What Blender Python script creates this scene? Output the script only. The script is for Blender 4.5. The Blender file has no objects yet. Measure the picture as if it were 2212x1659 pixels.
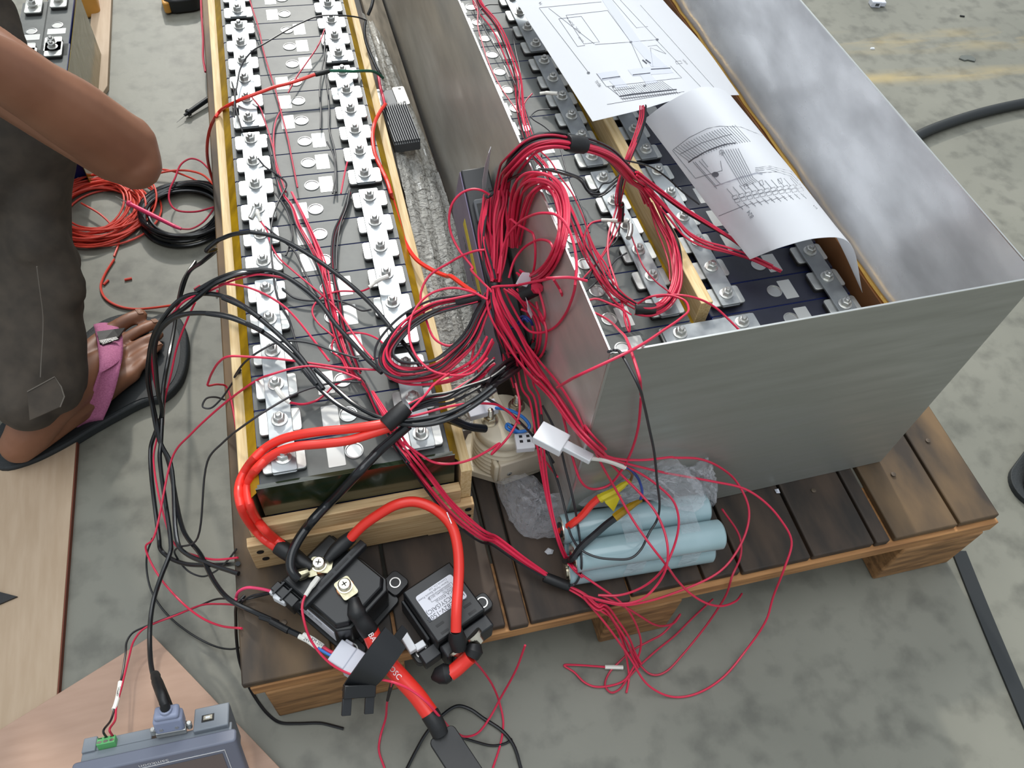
import bpy, math, random
from math import sin, cos, pi, radians
from mathutils import Matrix, Vector
from mathutils.bvhtree import BVHTree
random.seed(7)
SC = bpy.context.scene
COL = SC.collection
V = Vector
# ------------------------------------------------------------------ camera
FPX, CX, CY = 1756.98, 1106.0, 829.5
CAM = V((-0.2494, -0.4042, 0.9541))
RM = Matrix([[0.961143, -0.266149, 0.073277], [-0.17504, -0.79284, -0.583751], [0.213461, 0.548242, -0.808619]])          # rows: image right, image down, view direction
cd = bpy.data.cameras.new('camera')
cd.sensor_width = 36.0
cd.lens = FPX * 36.0 / 2212.0
cd.clip_start = 0.01
co = bpy.data.objects.new('camera', cd)
COL.objects.link(co)
co.matrix_world = Matrix.Translation(CAM) @ Matrix((RM[0], -RM[1], -RM[2])).transposed().to_4x4()
SC.camera = co
# ------------------------------------------------------------------ world, sun, window light, exposure
G = -0.14                     # workshop floor level, pallet deck is z = 0
w = bpy.data.worlds.new('world'); SC.world = w; w.use_nodes = True
bg = w.node_tree.nodes['Background']
bg.inputs[0].default_value = (0.87, 0.94, 1.0, 1); bg.inputs[1].default_value = 0.66
sl = bpy.data.lights.new('sun', 'SUN'); sl.energy = 1.85; sl.angle = radians(2.5); sl.color = (1.0, 0.95, 0.86)
so = bpy.data.objects.new('sun', sl); COL.objects.link(so)
so.rotation_euler = V((-0.09, -1.12, -0.79)).to_track_quat('-Z', 'Y').to_euler()
al = bpy.data.lights.new('bay_window_light', 'AREA'); al.shape = 'RECTANGLE'; al.size = 6; al.size_y = 3; al.energy = 500
al.color = (0.92, 0.97, 1.0)
ao = bpy.data.objects.new('bay_window_light', al); COL.objects.link(ao)
ao.location = (1.5, 9.0, 7.0)
ao.rotation_euler = (V((0, 0.5, 0)) - V((1.5, 9.0, 7.0))).to_track_quat('-Z', 'Y').to_euler()
kl = bpy.data.lights.new('overhead_fill', 'AREA'); kl.shape = 'RECTANGLE'; kl.size = 5; kl.size_y = 8; kl.energy = 330; kl.color = (0.95, 0.98, 1.0)
ko = bpy.data.objects.new('overhead_fill', kl); COL.objects.link(ko); ko.location = (-0.5, 0.5, 6.5)  # unseen overhead fill, added to brighten the paper sheets and floor
SC.view_settings.view_transform = 'Standard'
SC.view_settings.look = 'None'
SC.view_settings.exposure = 0.0
SC.view_settings.gamma = 1.0
SC.view_settings.use_curve_mapping = False

# ------------------------------------------------------------------ picking points on real planes
def ray(x, y):
    return RM.transposed() @ V(((x - CX) / FPX, (y - CY) / FPX, 1.0))
def at(x, y, z):
    d = ray(x, y); return CAM + d * ((z - CAM.z) / d.z)
def atx(x, y, X):
    d = ray(x, y); return CAM + d * ((X - CAM.x) / d.x)
def aty(x, y, Y):
    d = ray(x, y); return CAM + d * ((Y - CAM.y) / d.y)
CROP = dict(P=(0, 0, 1), A=(0, 0, 2.9625), B=(420, 0, 3.95), C=(420, 400, 3.95), D=(480, 800, 3.687), E=(0, 560, 3.77),
            F=(0, 1180, 3.4633), G=(520, 1080, 2.865), H=(800, 300, 2.764), I=(960, 0, 3.687), J=(1100, 300, 3.457),
            K=(1400, 0, 2.592), L=(960, 840, 3.253), M=(1400, 840, 2.724), N=(500, 1000, 6.144), O=(840, 800, 4.608),
            Q=(480, 1400, 6.144), R=(1240, 1240, 5.53), S=(580, 1150, 5.53), T=(860, 1200, 7.54), U=(960, 320, 5.53),
            X=(1000, 580, 6.38), W=(160, 1480, 5.53))
def cp(c, x, y):
    o = CROP[c]; return o[0] + x / o[2], o[1] + y / o[2]
SOL_OUT, SOL_IN = [], []
def outside(x, y, z):
    # a point at height z; where that would lie inside the steel box, the point on its outer skin instead
    p = at(x, y, z)
    if p.x > -0.005 and p.y > -0.008 and p.z < 0.38 and p.x < 0.48:
        q = aty(x, y, -0.009)
        if q.x >= -0.006 and q.z < 0.38: return q
        q = atx(x, y, -0.006)
        if q.z < 0.38 and q.y > -0.01: return q
    return p
def pts(c, L, out=True):
    global SOLIDS
    SOLIDS = SOL_OUT if out else SOL_IN
    return [(outside if out else at)(*cp(c, p[0], p[1]), p[2]) for p in L]

# ------------------------------------------------------------------ materials
def lin(c):
    if isinstance(c, str):
        c = [int(c[i:i + 2], 16) for i in (0, 2, 4)]
    f = lambda u: u / 12.92 if u <= 0.04045 else ((u + 0.055) / 1.055) ** 2.4
    return tuple(f(x / 255.0) for x in c) + (1.0,)
def pm(name, c, rough=0.5, metal=0.0, c2=None, scale=20.0, amt=1.0, bump=0.0, stretch=(1, 1, 1), spec=0.5, lo=0.35, hi=0.65, rvar=0.0, detail=6, coat=0.0):
    m = bpy.data.materials.new(name); m.use_nodes = True
    nt = m.node_tree; b = nt.nodes['Principled BSDF']
    b.inputs['Base Color'].default_value = lin(c); b.inputs['Roughness'].default_value = rough
    b.inputs['Metallic'].default_value = metal; b.inputs['Specular IOR Level'].default_value = spec
    if coat: b.inputs['Coat Weight'].default_value = coat; b.inputs['Coat Roughness'].default_value = 0.08
    if c2 or bump or rvar:
        tc = nt.nodes.new('ShaderNodeTexCoord'); mp = nt.nodes.new('ShaderNodeMapping')
        mp.inputs['Scale'].default_value = stretch
        nz = nt.nodes.new('ShaderNodeTexNoise'); nz.inputs['Scale'].default_value = scale; nz.inputs['Detail'].default_value = detail
        nt.links.new(tc.outputs['Object'], mp.inputs[0]); nt.links.new(mp.outputs[0], nz.inputs['Vector'])
        if c2:
            cr = nt.nodes.new('ShaderNodeValToRGB')
            cr.color_ramp.elements[0].position = lo; cr.color_ramp.elements[1].position = hi
            cr.color_ramp.elements[0].color = lin(c); cr.color_ramp.elements[1].color = lin(c2)
            nt.links.new(nz.outputs['Fac'], cr.inputs[0]); nt.links.new(cr.outputs[0], b.inputs['Base Color'])
        if rvar:
            mr = nt.nodes.new('ShaderNodeMapRange'); mr.inputs[1].default_value = 0.3; mr.inputs[2].default_value = 0.7
            mr.inputs[3].default_value = rough - rvar; mr.inputs[4].default_value = rough + rvar
            nt.links.new(nz.outputs['Fac'], mr.inputs[0]); nt.links.new(mr.outputs[0], b.inputs['Roughness'])
        if bump:
            bp = nt.nodes.new('ShaderNodeBump'); bp.inputs['Strength'].default_value = bump; bp.inputs['Distance'].default_value = 0.002
            nt.links.new(nz.outputs['Fac'], bp.inputs['Height']); nt.links.new(bp.outputs[0], b.inputs['Normal'])
    return m
def film(name, c, clear, rough=0.12, bump=0.5, scale=40, tint=(1, 1, 1)):
    m = bpy.data.materials.new(name); m.use_nodes = True
    nt = m.node_tree; nt.nodes.clear()
    o = nt.nodes.new('ShaderNodeOutputMaterial'); mix = nt.nodes.new('ShaderNodeMixShader')
    tr = nt.nodes.new('ShaderNodeBsdfTransparent'); tr.inputs[0].default_value = tint + (1,)
    b = nt.nodes.new('ShaderNodeBsdfPrincipled'); b.inputs['Base Color'].default_value = lin(c); b.inputs['Roughness'].default_value = rough
    lw = nt.nodes.new('ShaderNodeLayerWeight'); lw.inputs[0].default_value = 0.35
    mr = nt.nodes.new('ShaderNodeMapRange'); mr.inputs[3].default_value = 1 - clear; mr.inputs[4].default_value = min(1, 1.25 - clear)
    tc = nt.nodes.new('ShaderNodeTexCoord'); nz = nt.nodes.new('ShaderNodeTexNoise'); nz.inputs['Scale'].default_value = scale; nz.inputs['Detail'].default_value = 4; nz.inputs['Distortion'].default_value = 1.5
    bp = nt.nodes.new('ShaderNodeBump'); bp.inputs['Strength'].default_value = bump; bp.inputs['Distance'].default_value = 0.01
    L = nt.links.new
    L(tc.outputs['Object'], nz.inputs['Vector']); L(nz.outputs['Fac'], bp.inputs['Height'])
    L(bp.outputs[0], b.inputs['Normal']); L(bp.outputs[0], lw.inputs['Normal'])
    L(lw.outputs['Facing'], mr.inputs[0]); L(mr.outputs[0], mix.inputs[0]); L(tr.outputs[0], mix.inputs[1]); L(b.outputs[0], mix.inputs[2]); L(mix.outputs[0], o.inputs[0])
    return m
M = {}
M['alu'] = pm('aluminium', 'b2b4b2', 0.42, 0.9, rvar=0.08, scale=60, c2='c6c7c4')
M['alu_bar'] = pm('aluminium_busbar', '8d9194', 0.42, 0.9, rvar=0.07, scale=45, c2='9fa3a5')
M['nut'] = pm('zinc_steel', 'cfcfcb', 0.30, 0.9)
M['nickel'] = pm('nickel', 'cfc9b8', 0.25, 1.0)
M['tin'] = pm('tinned_copper', 'b9b49a', 0.34, 1.0, c2='a39d84', scale=200)
M['copper'] = pm('copper', 'c98a63', 0.28, 1.0)
M['celltop'] = pm('grey_insulator', '484b4a', 0.5, c2='555856', scale=35, bump=0.05, spec=0.5)
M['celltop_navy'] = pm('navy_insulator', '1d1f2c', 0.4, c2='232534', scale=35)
M['cellcase'] = pm('blue_wrap', '1b2a66', 0.35)
M['label'] = pm('silver_label', 'bcbdbb', 0.42, 0.3)
M['vent'] = pm('vent_metal', 'b9bab8', 0.36, 0.9)
M['base_shade'] = pm('black_gasket_shade', '2b2b2c', 0.5)
M['amber'] = film('amber_film', '6a5a08', 0.25, 0.15, 0.08, 15, (0.85, 0.62, 0.05))
M['ambertape'] = pm('amber_tape', 'b08a14', 0.35, 0.0, c2='7f6210', scale=30, bump=0.2, spec=.3)
M['darkgreen'] = pm('dark_green_wrap', '1b2a1c', 0.16, c2='262a14', scale=14, stretch=(1, 1, 6), coat=0.5)
M['newwood'] = pm('pine', 'd9c193', 0.6, c2='c2a470', scale=22, stretch=(14, 0.8, 14), bump=0.12)
M['newwood_x'] = pm('pine_cross', 'd3b588', 0.62, c2='ba976a', scale=22, stretch=(0.8, 14, 14), bump=0.12)
M['board'] = pm('pallet_board', '43352a', 0.66, c2='221c17', scale=6, stretch=(4, 1.2, 6), bump=0.3, detail=11, lo=.38, hi=.62)
M['board2'] = pm('pallet_board_warm', '6b5438', 0.66, c2='30271e', scale=5, stretch=(3, 1.1, 5), bump=0.3, detail=10)
M['stringer'] = pm('pallet_stringer', 'b58452', 0.66, c2='8b6038', scale=10, stretch=(1, 10, 10), bump=0.2)
M['block'] = pm('pallet_block', 'a2784c', 0.7, c2='70502f', scale=12, stretch=(1.5, 8, 9), bump=0.3)
M['nail'] = pm('rusty_nail', '5d5247', 0.5, 0.6)
M['graywood'] = pm('grey_wood', '8f8473', 0.75, c2='6f6658', scale=15, stretch=(8, 1, 8), bump=0.2)
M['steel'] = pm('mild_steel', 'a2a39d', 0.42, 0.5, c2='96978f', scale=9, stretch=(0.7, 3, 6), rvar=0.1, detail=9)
M['steel_in_lit'] = pm('mild_steel_inner_lit', 'e4e5e8', 0.30, 0.2, c2='c2c3c6', scale=7, stretch=(3, 1.2, 2.5), rvar=0.1, detail=8)  # same steel, paler: light reflected onto this wall put into its colour
M['steel_side_lit'] = pm('mild_steel_side_lit', 'c6c4be', 0.38, 0.5, c2='b2b0aa', scale=7, stretch=(3, 1.0, 3), rvar=0.1, detail=8)  # lighter copy of the box steel, bounced light painted into it
M['edge'] = pm('cut_steel_edge', 'd8dad8', 0.35, 1.0)
M['brown'] = pm('brown_insulation', '7d5534', 0.5, c2='6b4528', scale=12)
M['gold'] = pm('gold_foil', 'd0a557', 0.25, 1.0, bump=0.5, scale=60)
M['red'] = pm('red_silicone', 'd0284a', 0.42)
M['red2'] = pm('red_wire_dark', 'b52340', 0.45)
M['redcable'] = pm('orange_red_cable', 'e23328', 0.34)
M['redcoil'] = pm('coral_red_wire', 'd0402f', 0.45)
M['pink'] = pm('pink_wire', 'e0406c', 0.4)
M['black'] = pm('black_wire', '16171a', 0.36)
M['blackcable'] = pm('black_cable', '191b1e', 0.22)
M['grey_wire'] = pm('dark_grey_wire', '28292d', 0.4)
M['green'] = pm('green_wire', '0e5a44', 0.4)
M['bluewire'] = pm('blue_wire', '2a76c8', 0.4)
M['bluedark'] = pm('dark_blue_wire', '223a86', 0.4)
M['tape'] = pm('black_tape', '131416', 0.5, bump=0.15, scale=120)
M['white'] = pm('white_plastic', 'dfe1e4', 0.4)
M['milky'] = pm('milky_plastic', 'cfd2dc', 0.35)
M['sleeve'] = pm('white_sleeve', 'e2e0d8', 0.5)
M['blackplastic'] = pm('black_plastic', '141618', 0.36, bump=0.03, scale=300)
M['blackplastic2'] = pm('black_plastic_soft', '1d1f22', 0.42)
M['paper'] = pm('paper', 'f1f3f7', 0.7)
_nt = M['paper'].node_tree; _tl = _nt.nodes.new('ShaderNodeBsdfTranslucent'); _tl.inputs[0].default_value = (.85, .87, .9, 1)
_ms = _nt.nodes.new('ShaderNodeMixShader'); _ms.inputs[0].default_value = .5
_nt.links.new(_nt.nodes['Principled BSDF'].outputs[0], _ms.inputs[1]); _nt.links.new(_tl.outputs[0], _ms.inputs[2]); _nt.links.new(_ms.outputs[0], _nt.nodes['Material Output'].inputs[0])
M['sticker'] = pm('white_sticker', 'dcdee6', 0.45)
M['ink'] = pm('ink', '5c5f67', 0.8)
M['inklight'] = pm('grey_ink', 'b9bdc8', 0.8)
M['whiteink'] = pm('white_ink', 'd9d9da', 0.6)
M['bms'] = pm('purple_grey_paint', '7d768e', 0.5, c2='716a82', scale=30)
M['yellow'] = pm('yellow_sticker', 'c9b81f', 0.5)
M['cream'] = pm('cream_plastic', 'd9cfb8', 0.42)
M['creamdark'] = pm('cream_plastic_plate', 'cfc4b0', 0.45)
M['bluewrap'] = pm('light_blue_shrink', '9db6bc', 0.2, c2='93adb2', scale=20, coat=0.3)
M['skin'] = pm('skin', '8b5f46', 0.5, c2='7c523c', scale=14, bump=0.05)
M['skinfoot'] = pm('skin_foot', '846047', 0.55, c2='7c543c', scale=25, bump=0.06)
M['trouser'] = pm('trousers', '4a4239', 0.85, c2='3c362f', scale=40, bump=0.12)
M['shirt'] = pm('shirt', '45423c', 0.85, c2='38352f', scale=14, bump=0.1)
M['hair'] = pm('hair', '17130f', 0.6)
M['strap'] = pm('pink_webbing', 'bd7196', 0.75, c2='a85e84', scale=500, bump=0.4)
M['sole'] = pm('black_rubber', '24282a', 0.7, bump=0.35, scale=350)
M['ply'] = pm('plywood', 'ae9981', 0.62, c2='a58f76', scale=14, stretch=(7, 0.9, 7), bump=0.04)
M['ply2'] = pm('plywood_reddish', 'a98b78', 0.6, c2='a0826f', scale=14, stretch=(1, 6, 6), bump=0.04)
M['plyedge'] = pm('plywood_edge', '6a3320', 0.7)
M['hmi'] = pm('grey_abs', '757c84', 0.5, bump=0.02, scale=400)
M['hmibezel'] = pm('blue_grey_abs', '6c7180', 0.5)
M['screen'] = pm('dark_screen', '655d5c', 0.25)
M['greenterm'] = pm('green_terminal', '5fae6a', 0.4)
M['dsub'] = pm('lavender_hood', '8b93ab', 0.4)
M['heatsink'] = pm('grey_anodised', '505357', 0.5, 0.3)
M['bag'] = film('clear_bag', 'eef0f6', 0.87, 0.10, 0.9, 55)
M['wrap'] = film('stretch_wrap', 'f0f0ea', 0.62, 0.10, 1.0, 75)
_w = [n for n in M['wrap'].node_tree.nodes if n.type == 'BSDF_PRINCIPLED'][0]; _w.inputs['Coat Weight'].default_value = 1.0; _w.inputs['Coat Roughness'].default_value = 0.06; _w.inputs['Specular IOR Level'].default_value = 1.0
M['steelpin'] = pm('steel_pin', 'b0b0ae', 0.3, 1.0)
M['toolyellow'] = pm('tool_amber', 'c08a3a', 0.5)
M['mesh_black'] = pm('black_hose', '1e2224', 0.5)
M['scrap'] = pm('grey_scrap', '5b5f5a', 0.7)
M['thread'] = pm('stitching', '6b655d', 0.8)
def concrete():
    m = bpy.data.materials.new('concrete'); m.use_nodes = True
    nt = m.node_tree; b = nt.nodes['Principled BSDF']; L = nt.links.new
    tc = nt.nodes.new('ShaderNodeTexCoord')
    def noise(s, d, st=(1, 1, 1)):
        mp = nt.nodes.new('ShaderNodeMapping'); mp.inputs['Scale'].default_value = st
        n = nt.nodes.new('ShaderNodeTexNoise'); n.inputs['Scale'].default_value = s; n.inputs['Detail'].default_value = d
        L(tc.outputs['Object'], mp.inputs[0]); L(mp.outputs[0], n.inputs['Vector']); return n
    def ramp(n, a, c, lo, hi):
        r = nt.nodes.new('ShaderNodeValToRGB'); e = r.color_ramp.elements
        e[0].position = lo; e[1].position = hi; e[0].color = lin(a); e[1].color = lin(c); L(n.outputs['Fac'], r.inputs[0]); return r
    r1 = ramp(noise(3.2, 9), '6e6e64', '807f74', 0.32, 0.70)
    r2 = ramp(noise(26, 8), '9a9a9a', 'ffffff', 0.3, 0.52)
    mx = nt.nodes.new('ShaderNodeMix'); mx.data_type = 'RGBA'; mx.blend_type = 'MULTIPLY'; mx.inputs[0].default_value = 0.5
    L(r1.outputs[0], mx.inputs[6]); L(r2.outputs[0], mx.inputs[7])
    # two worn streaks of old yellow floor paint beyond the steel box
    sep = nt.nodes.new('ShaderNodeSeparateXYZ'); L(tc.outputs['Object'], sep.inputs[0])
    def band(yc, half):
        a = nt.nodes.new('ShaderNodeMath'); a.operation = 'SUBTRACT'; a.inputs[1].default_value = yc; L(sep.outputs[1], a.inputs[0])
        x = nt.nodes.new('ShaderNodeMath'); x.operation = 'MULTIPLY_ADD'; x.inputs[1].default_value = 0.10; x.inputs[2].default_value = -0.12; L(sep.outputs[0], x.inputs[0])
        a2 = nt.nodes.new('ShaderNodeMath'); a2.operation = 'ADD'; L(a.outputs[0], a2.inputs[0]); L(x.outputs[0], a2.inputs[1])
        ab = nt.nodes.new('ShaderNodeMath'); ab.operation = 'ABSOLUTE'; L(a2.outputs[0], ab.inputs[0])
        s = nt.nodes.new('ShaderNodeMapRange'); s.inputs[1].default_value = half; s.inputs[2].default_value = 0; L(ab.outputs[0], s.inputs[0]); return s
    s1, s2 = band(1.17, 0.06), band(1.02, 0.04)
    mm = nt.nodes.new('ShaderNodeMath'); mm.operation = 'MAXIMUM'; L(s1.outputs[0], mm.inputs[0]); L(s2.outputs[0], mm.inputs[1])
    gate = nt.nodes.new('ShaderNodeMapRange'); gate.inputs[1].default_value = 0.95; gate.inputs[2].default_value = 1.1; L(sep.outputs[0], gate.inputs[0])
    wn = ramp(noise(9, 8, (0.5, 2, 1)), '000000', 'ffffff', 0.42, 0.7)
    m1 = nt.nodes.new('ShaderNodeMath'); m1.operation = 'MULTIPLY'; L(mm.outputs[0], m1.inputs[0]); L(gate.outputs[0], m1.inputs[1])
    m2 = nt.nodes.new('ShaderNodeMath'); m2.operation = 'MULTIPLY'; L(m1.outputs[0], m2.inputs[0]); L(wn.outputs[0], m2.inputs[1])
    mx2 = nt.nodes.new('ShaderNodeMix'); mx2.data_type = 'RGBA'; mx2.inputs[7].default_value = lin('a8966a')
    L(m2.outputs[0], mx2.inputs[0]); L(mx.outputs[2], mx2.inputs[6]); L(mx2.outputs[2], b.inputs['Base Color'])
    b.inputs['Roughness'].default_value = 0.5
    bp = nt.nodes.new('ShaderNodeBump'); bp.inputs['Strength'].default_value = 0.12; bp.inputs['Distance'].default_value = 0.002
    L(noise(60, 6).outputs['Fac'], bp.inputs['Height']); L(bp.outputs[0], b.inputs['Normal'])
    return m
M['floor'] = concrete()

# ------------------------------------------------------------------ mesh building
class MB:
    def __init__(s): s.v = []; s.f = []
    def add(s, vs, fs, T=None):
        o = len(s.v)
        s.v += [(T @ V(p)) if T else V(p) for p in vs]; s.f += [tuple(i + o for i in f) for f in fs]; return s
    def box(s, a, b, T=None):
        x0, y0, z0 = a; x1, y1, z1 = b
        return s.add([(x0, y0, z0), (x1, y0, z0), (x1, y1, z0), (x0, y1, z0), (x0, y0, z1), (x1, y0, z1), (x1, y1, z1), (x0, y1, z1)],
                     [(3, 2, 1, 0), (4, 5, 6, 7), (0, 1, 5, 4), (1, 2, 6, 5), (2, 3, 7, 6), (3, 0, 4, 7)], T)
    def prism(s, poly, z0, z1, T=None, inset=0.0):
        n = len(poly); c = V((sum(p[0] for p in poly) / n, sum(p[1] for p in poly) / n))
        top = [c + (V(p[:2]) - c) * (1 - inset) for p in poly]
        vs = [(p[0], p[1], z0) for p in poly] + [(p[0], p[1], z1) for p in top]
        return s.add(vs, [tuple(range(n - 1, -1, -1)), tuple(range(n, 2 * n))] + [(i, (i + 1) % n, n + (i + 1) % n, n + i) for i in range(n)], T)
    def rrect(s, x0, y0, x1, y1, z0, z1, r, T=None, k=3):
        P = []
        for cx, cy, a in ((x1 - r, y1 - r, 0), (x0 + r, y1 - r, 90), (x0 + r, y0 + r, 180), (x1 - r, y0 + r, 270)):
            for i in range(k + 1):
                t = radians(a + 90 * i / k); P.append((cx + r * cos(t), cy + r * sin(t)))
        return s.prism(P, z0, z1, T)
    def lathe(s, prof, n=16, T=None, ph=0.0, caps=True):
        vs = []; fs = []
        for r, z in prof:
            vs += [(r * cos(2 * pi * i / n + ph), r * sin(2 * pi * i / n + ph), z) for i in range(n)]
        for k in range(len(prof) - 1):
            fs += [(k * n + i, k * n + (i + 1) % n, (k + 1) * n + (i + 1) % n, (k + 1) * n + i) for i in range(n)]
        if caps: fs.append(tuple(range(n - 1, -1, -1))); fs.append(tuple(range((len(prof) - 1) * n, len(prof) * n)))
        return s.add(vs, fs, T)
    def tube(s, P, r, n=8):
        P = [V(p) for p in P]; m = len(P)
        R = r if isinstance(r, (list, tuple)) else [r] * m
        T = [(P[min(i + 1, m - 1)] - P[max(i - 1, 0)]).normalized() for i in range(m)]
        u = T[0].orthogonal().normalized(); vs = []; fs = []
        for i in range(m):
            u = u - T[i] * u.dot(T[i])
            u = u.normalized() if u.length > 1e-6 else T[i].orthogonal().normalized()
            b = T[i].cross(u)
            vs += [P[i] + (u * cos(2 * pi * k / n) + b * sin(2 * pi * k / n)) * R[i] for k in range(n)]
        for i in range(m - 1):
            fs += [(i * n + k, i * n + (k + 1) % n, (i + 1) * n + (k + 1) % n, (i + 1) * n + k) for k in range(n)]
        fs.append(tuple(range(n - 1, -1, -1))); fs.append(tuple(range((m - 1) * n, m * n)))
        return s.add(vs, fs)
    def ribbon(s, P, half, nrm, th=0.0006):
        # flat strip along P, widths along side = tangent x nrm
        P = [V(p) for p in P]; m = len(P); vs = []; fs = []
        for i in range(m):
            t = (P[min(i + 1, m - 1)] - P[max(i - 1, 0)]).normalized(); N = V(nrm[i] if isinstance(nrm, list) else nrm).normalized()
            sd = t.cross(N).normalized(); h = half[i] if isinstance(half, (list, tuple)) else half
            vs += [P[i] + sd * h, P[i] - sd * h, P[i] - sd * h - N * th, P[i] + sd * h - N * th]
        for i in range(m - 1):
            a = i * 4; b = a + 4
            fs += [(a, a + 1, b + 1, b), (a + 1, a + 2, b + 2, b + 1), (a + 2, a + 3, b + 3, b + 2), (a + 3, a, b, b + 3)]
        e = (m - 1) * 4
        fs += [(3, 2, 1, 0), (e, e + 1, e + 2, e + 3)]
        return s.add(vs, fs)
def spline(P, per=8):
    P = [V(p) for p in P]
    if len(P) < 3: return [P[0].lerp(P[-1], i / per) for i in range(per + 1)]
    Q = [P[0] * 2 - P[1]] + P + [P[-1] * 2 - P[-2]]; out = []
    for i in range(1, len(Q) - 2):
        p0, p1, p2, p3 = Q[i - 1:i + 3]
        d0, d1, d2 = [max((b - a).length, 1e-5) ** 0.5 for a, b in ((p0, p1), (p1, p2), (p2, p3))]
        m1 = ((p1 - p0) / d0 - (p2 - p0) / (d0 + d1) + (p2 - p1) / d1) * d1
        m2 = ((p2 - p1) / d1 - (p3 - p1) / (d1 + d2) + (p3 - p2) / d2) * d1
        for k in range(per):
            t = k / per; t2 = t * t; t3 = t2 * t
            out.append(p1 * (2 * t3 - 3 * t2 + 1) + m1 * (t3 - 2 * t2 + t) + p2 * (-2 * t3 + 3 * t2) + m2 * (t3 - t2))
    out.append(P[-1]); return out
ROOT = {}
def obj(name, mb, mat, parent=None, bevel=0.0, smooth=True, angle=35):
    me = bpy.data.meshes.new(name)
    inv = None
    p = parent
    while p is not None and p.name not in ROOT: p = p.parent
    if p is not None: inv = ROOT[p.name].inverted()
    me.from_pydata([tuple(inv @ q) if inv else tuple(q) for q in mb.v], [], mb.f); me.validate()
    me.materials.append(M[mat] if isinstance(mat, str) else mat)
    if smooth:
        me.shade_smooth(); me.set_sharp_from_angle(angle=radians(angle))
    o = bpy.data.objects.new(name, me); COL.objects.link(o)
    if parent is not None: o.parent = parent
    if bevel:
        bm = o.modifiers.new('bevel', 'BEVEL'); bm.width = bevel; bm.segments = 2; bm.limit_method = 'ANGLE'; bm.angle_limit = radians(40)
    return o
def tag(o, label, cat, group=None):
    o['label'] = label; o['category'] = cat
    if group: o['group'] = group
    return o
def thing(name, label, cat, loc, rz=0.0, group=None):
    o = bpy.data.objects.new(name, None); o.empty_display_size = 0.02; COL.objects.link(o)
    o.location = loc; o.rotation_euler = (0, 0, rz)
    ROOT[o.name] = Matrix.Translation(V(loc)) @ Matrix.Rotation(rz, 4, 'Z')
    return tag(o, label, cat, group)
def solid(name, mb, mat, label, cat, group=None, **k):
    c = sum((V(q) for q in mb.v), V()) / len(mb.v); c.z = min(q[2] for q in mb.v)
    o = bpy.data.objects.new(name, None); ROOT['tmp'] = Matrix.Translation(c)
    bpy.data.objects.remove(o)
    mb.v = [V(q) - c for q in mb.v]
    o = obj(name, mb, mat, None, **k); o.location = c; ROOT[o.name] = Matrix.Translation(c)
    return tag(o, label, cat, group)
def copy_tree(o, parent=None):
    c = o.copy(); COL.objects.link(c)
    if parent is not None: c.parent = parent
    for ch in list(o.children): copy_tree(ch, c)
    return c
def text(name, s, size, o, xd, yd, mat, parent, align='LEFT', th=0.0001, sx=1.0):
    cu = bpy.data.curves.new(name, 'FONT'); cu.body = s; cu.size = size; cu.align_x = align; cu.align_y = 'CENTER'; cu.resolution_u = 2
    t = bpy.data.objects.new(name, cu); me = bpy.data.meshes.new_from_object(t)
    X = V(xd).normalized(); Y = V(yd); Y = (Y - X * Y.dot(X)).normalized(); Z = X.cross(Y)
    mb = MB(); mb.add([V(o) + X * v.co.x * sx + Y * v.co.y + Z * th for v in me.vertices], [tuple(p.vertices) for p in me.polygons])
    bpy.data.objects.remove(t); bpy.data.curves.remove(cu); bpy.data.meshes.remove(me)
    return obj(name, mb, mat, parent, smooth=False)
def frame(o, x, z=(0, 0, 1)):
    X = V(x).normalized(); Z = V(z).normalized(); Y = Z.cross(X).normalized(); X = Y.cross(Z)
    m = Matrix((X, Y, Z)).transposed().to_4x4(); m.translation = V(o); return m
SOLIDS = []            # tests for the bodies that wires lie on; filled once those bodies stand
def lift(P, r):
    # a cable sample that would sink into a body is brought back along the line of sight to its surface
    out = []
    for p in P:
        p = V(p)
        if SOLIDS:
            d = (CAM - p).normalized()
            for _ in range(160):
                if any(f(p, r) for f in SOLIDS): p = p + d * .003
                else: break
        out.append(p)
    if SOLIDS and len(out) > 4:
        q = [out[0]] + [(out[i - 1] + out[i] * 2 + out[i + 1]) / 4 for i in range(1, len(out) - 1)] + [out[-1]]
        out = [a if (a - b).length < 1e-6 else a for a, b in zip(q, out)]
    return out
def wire(name, P, r, mat, parent=None, label=None, group=None, per=8, n=7, cat='wire'):
    mb = MB().tube(lift(spline(P, per), r), r, n)
    if label: return solid(name, mb, mat, label, cat, group)
    return obj(name, mb, mat, parent)
ORD = ['first', 'second', 'third', 'fourth', 'fifth', 'sixth', 'seventh', 'eighth', 'ninth', 'tenth', 'eleventh', 'twelfth', 'thirteenth',
       'fourteenth', 'fifteenth', 'sixteenth', 'seventeenth', 'eighteenth', 'nineteenth', 'twentieth', 'twenty-first', 'twenty-second', 'twenty-third', 'twenty-fourth']

# ================================================================== floor
fl = obj('floor', MB().box((-6, -4, G - 0.1), (7, 9, G)), 'floor', smooth=False); fl['kind'] = 'structure'
wf = obj('wall_far', MB().box((-6, 8.9, G), (7, 9.0, 3.6)), pm('painted_wall', 'a9aca6', 0.8, c2='9c9f99', scale=2), smooth=False); wf['kind'] = 'structure'

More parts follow.
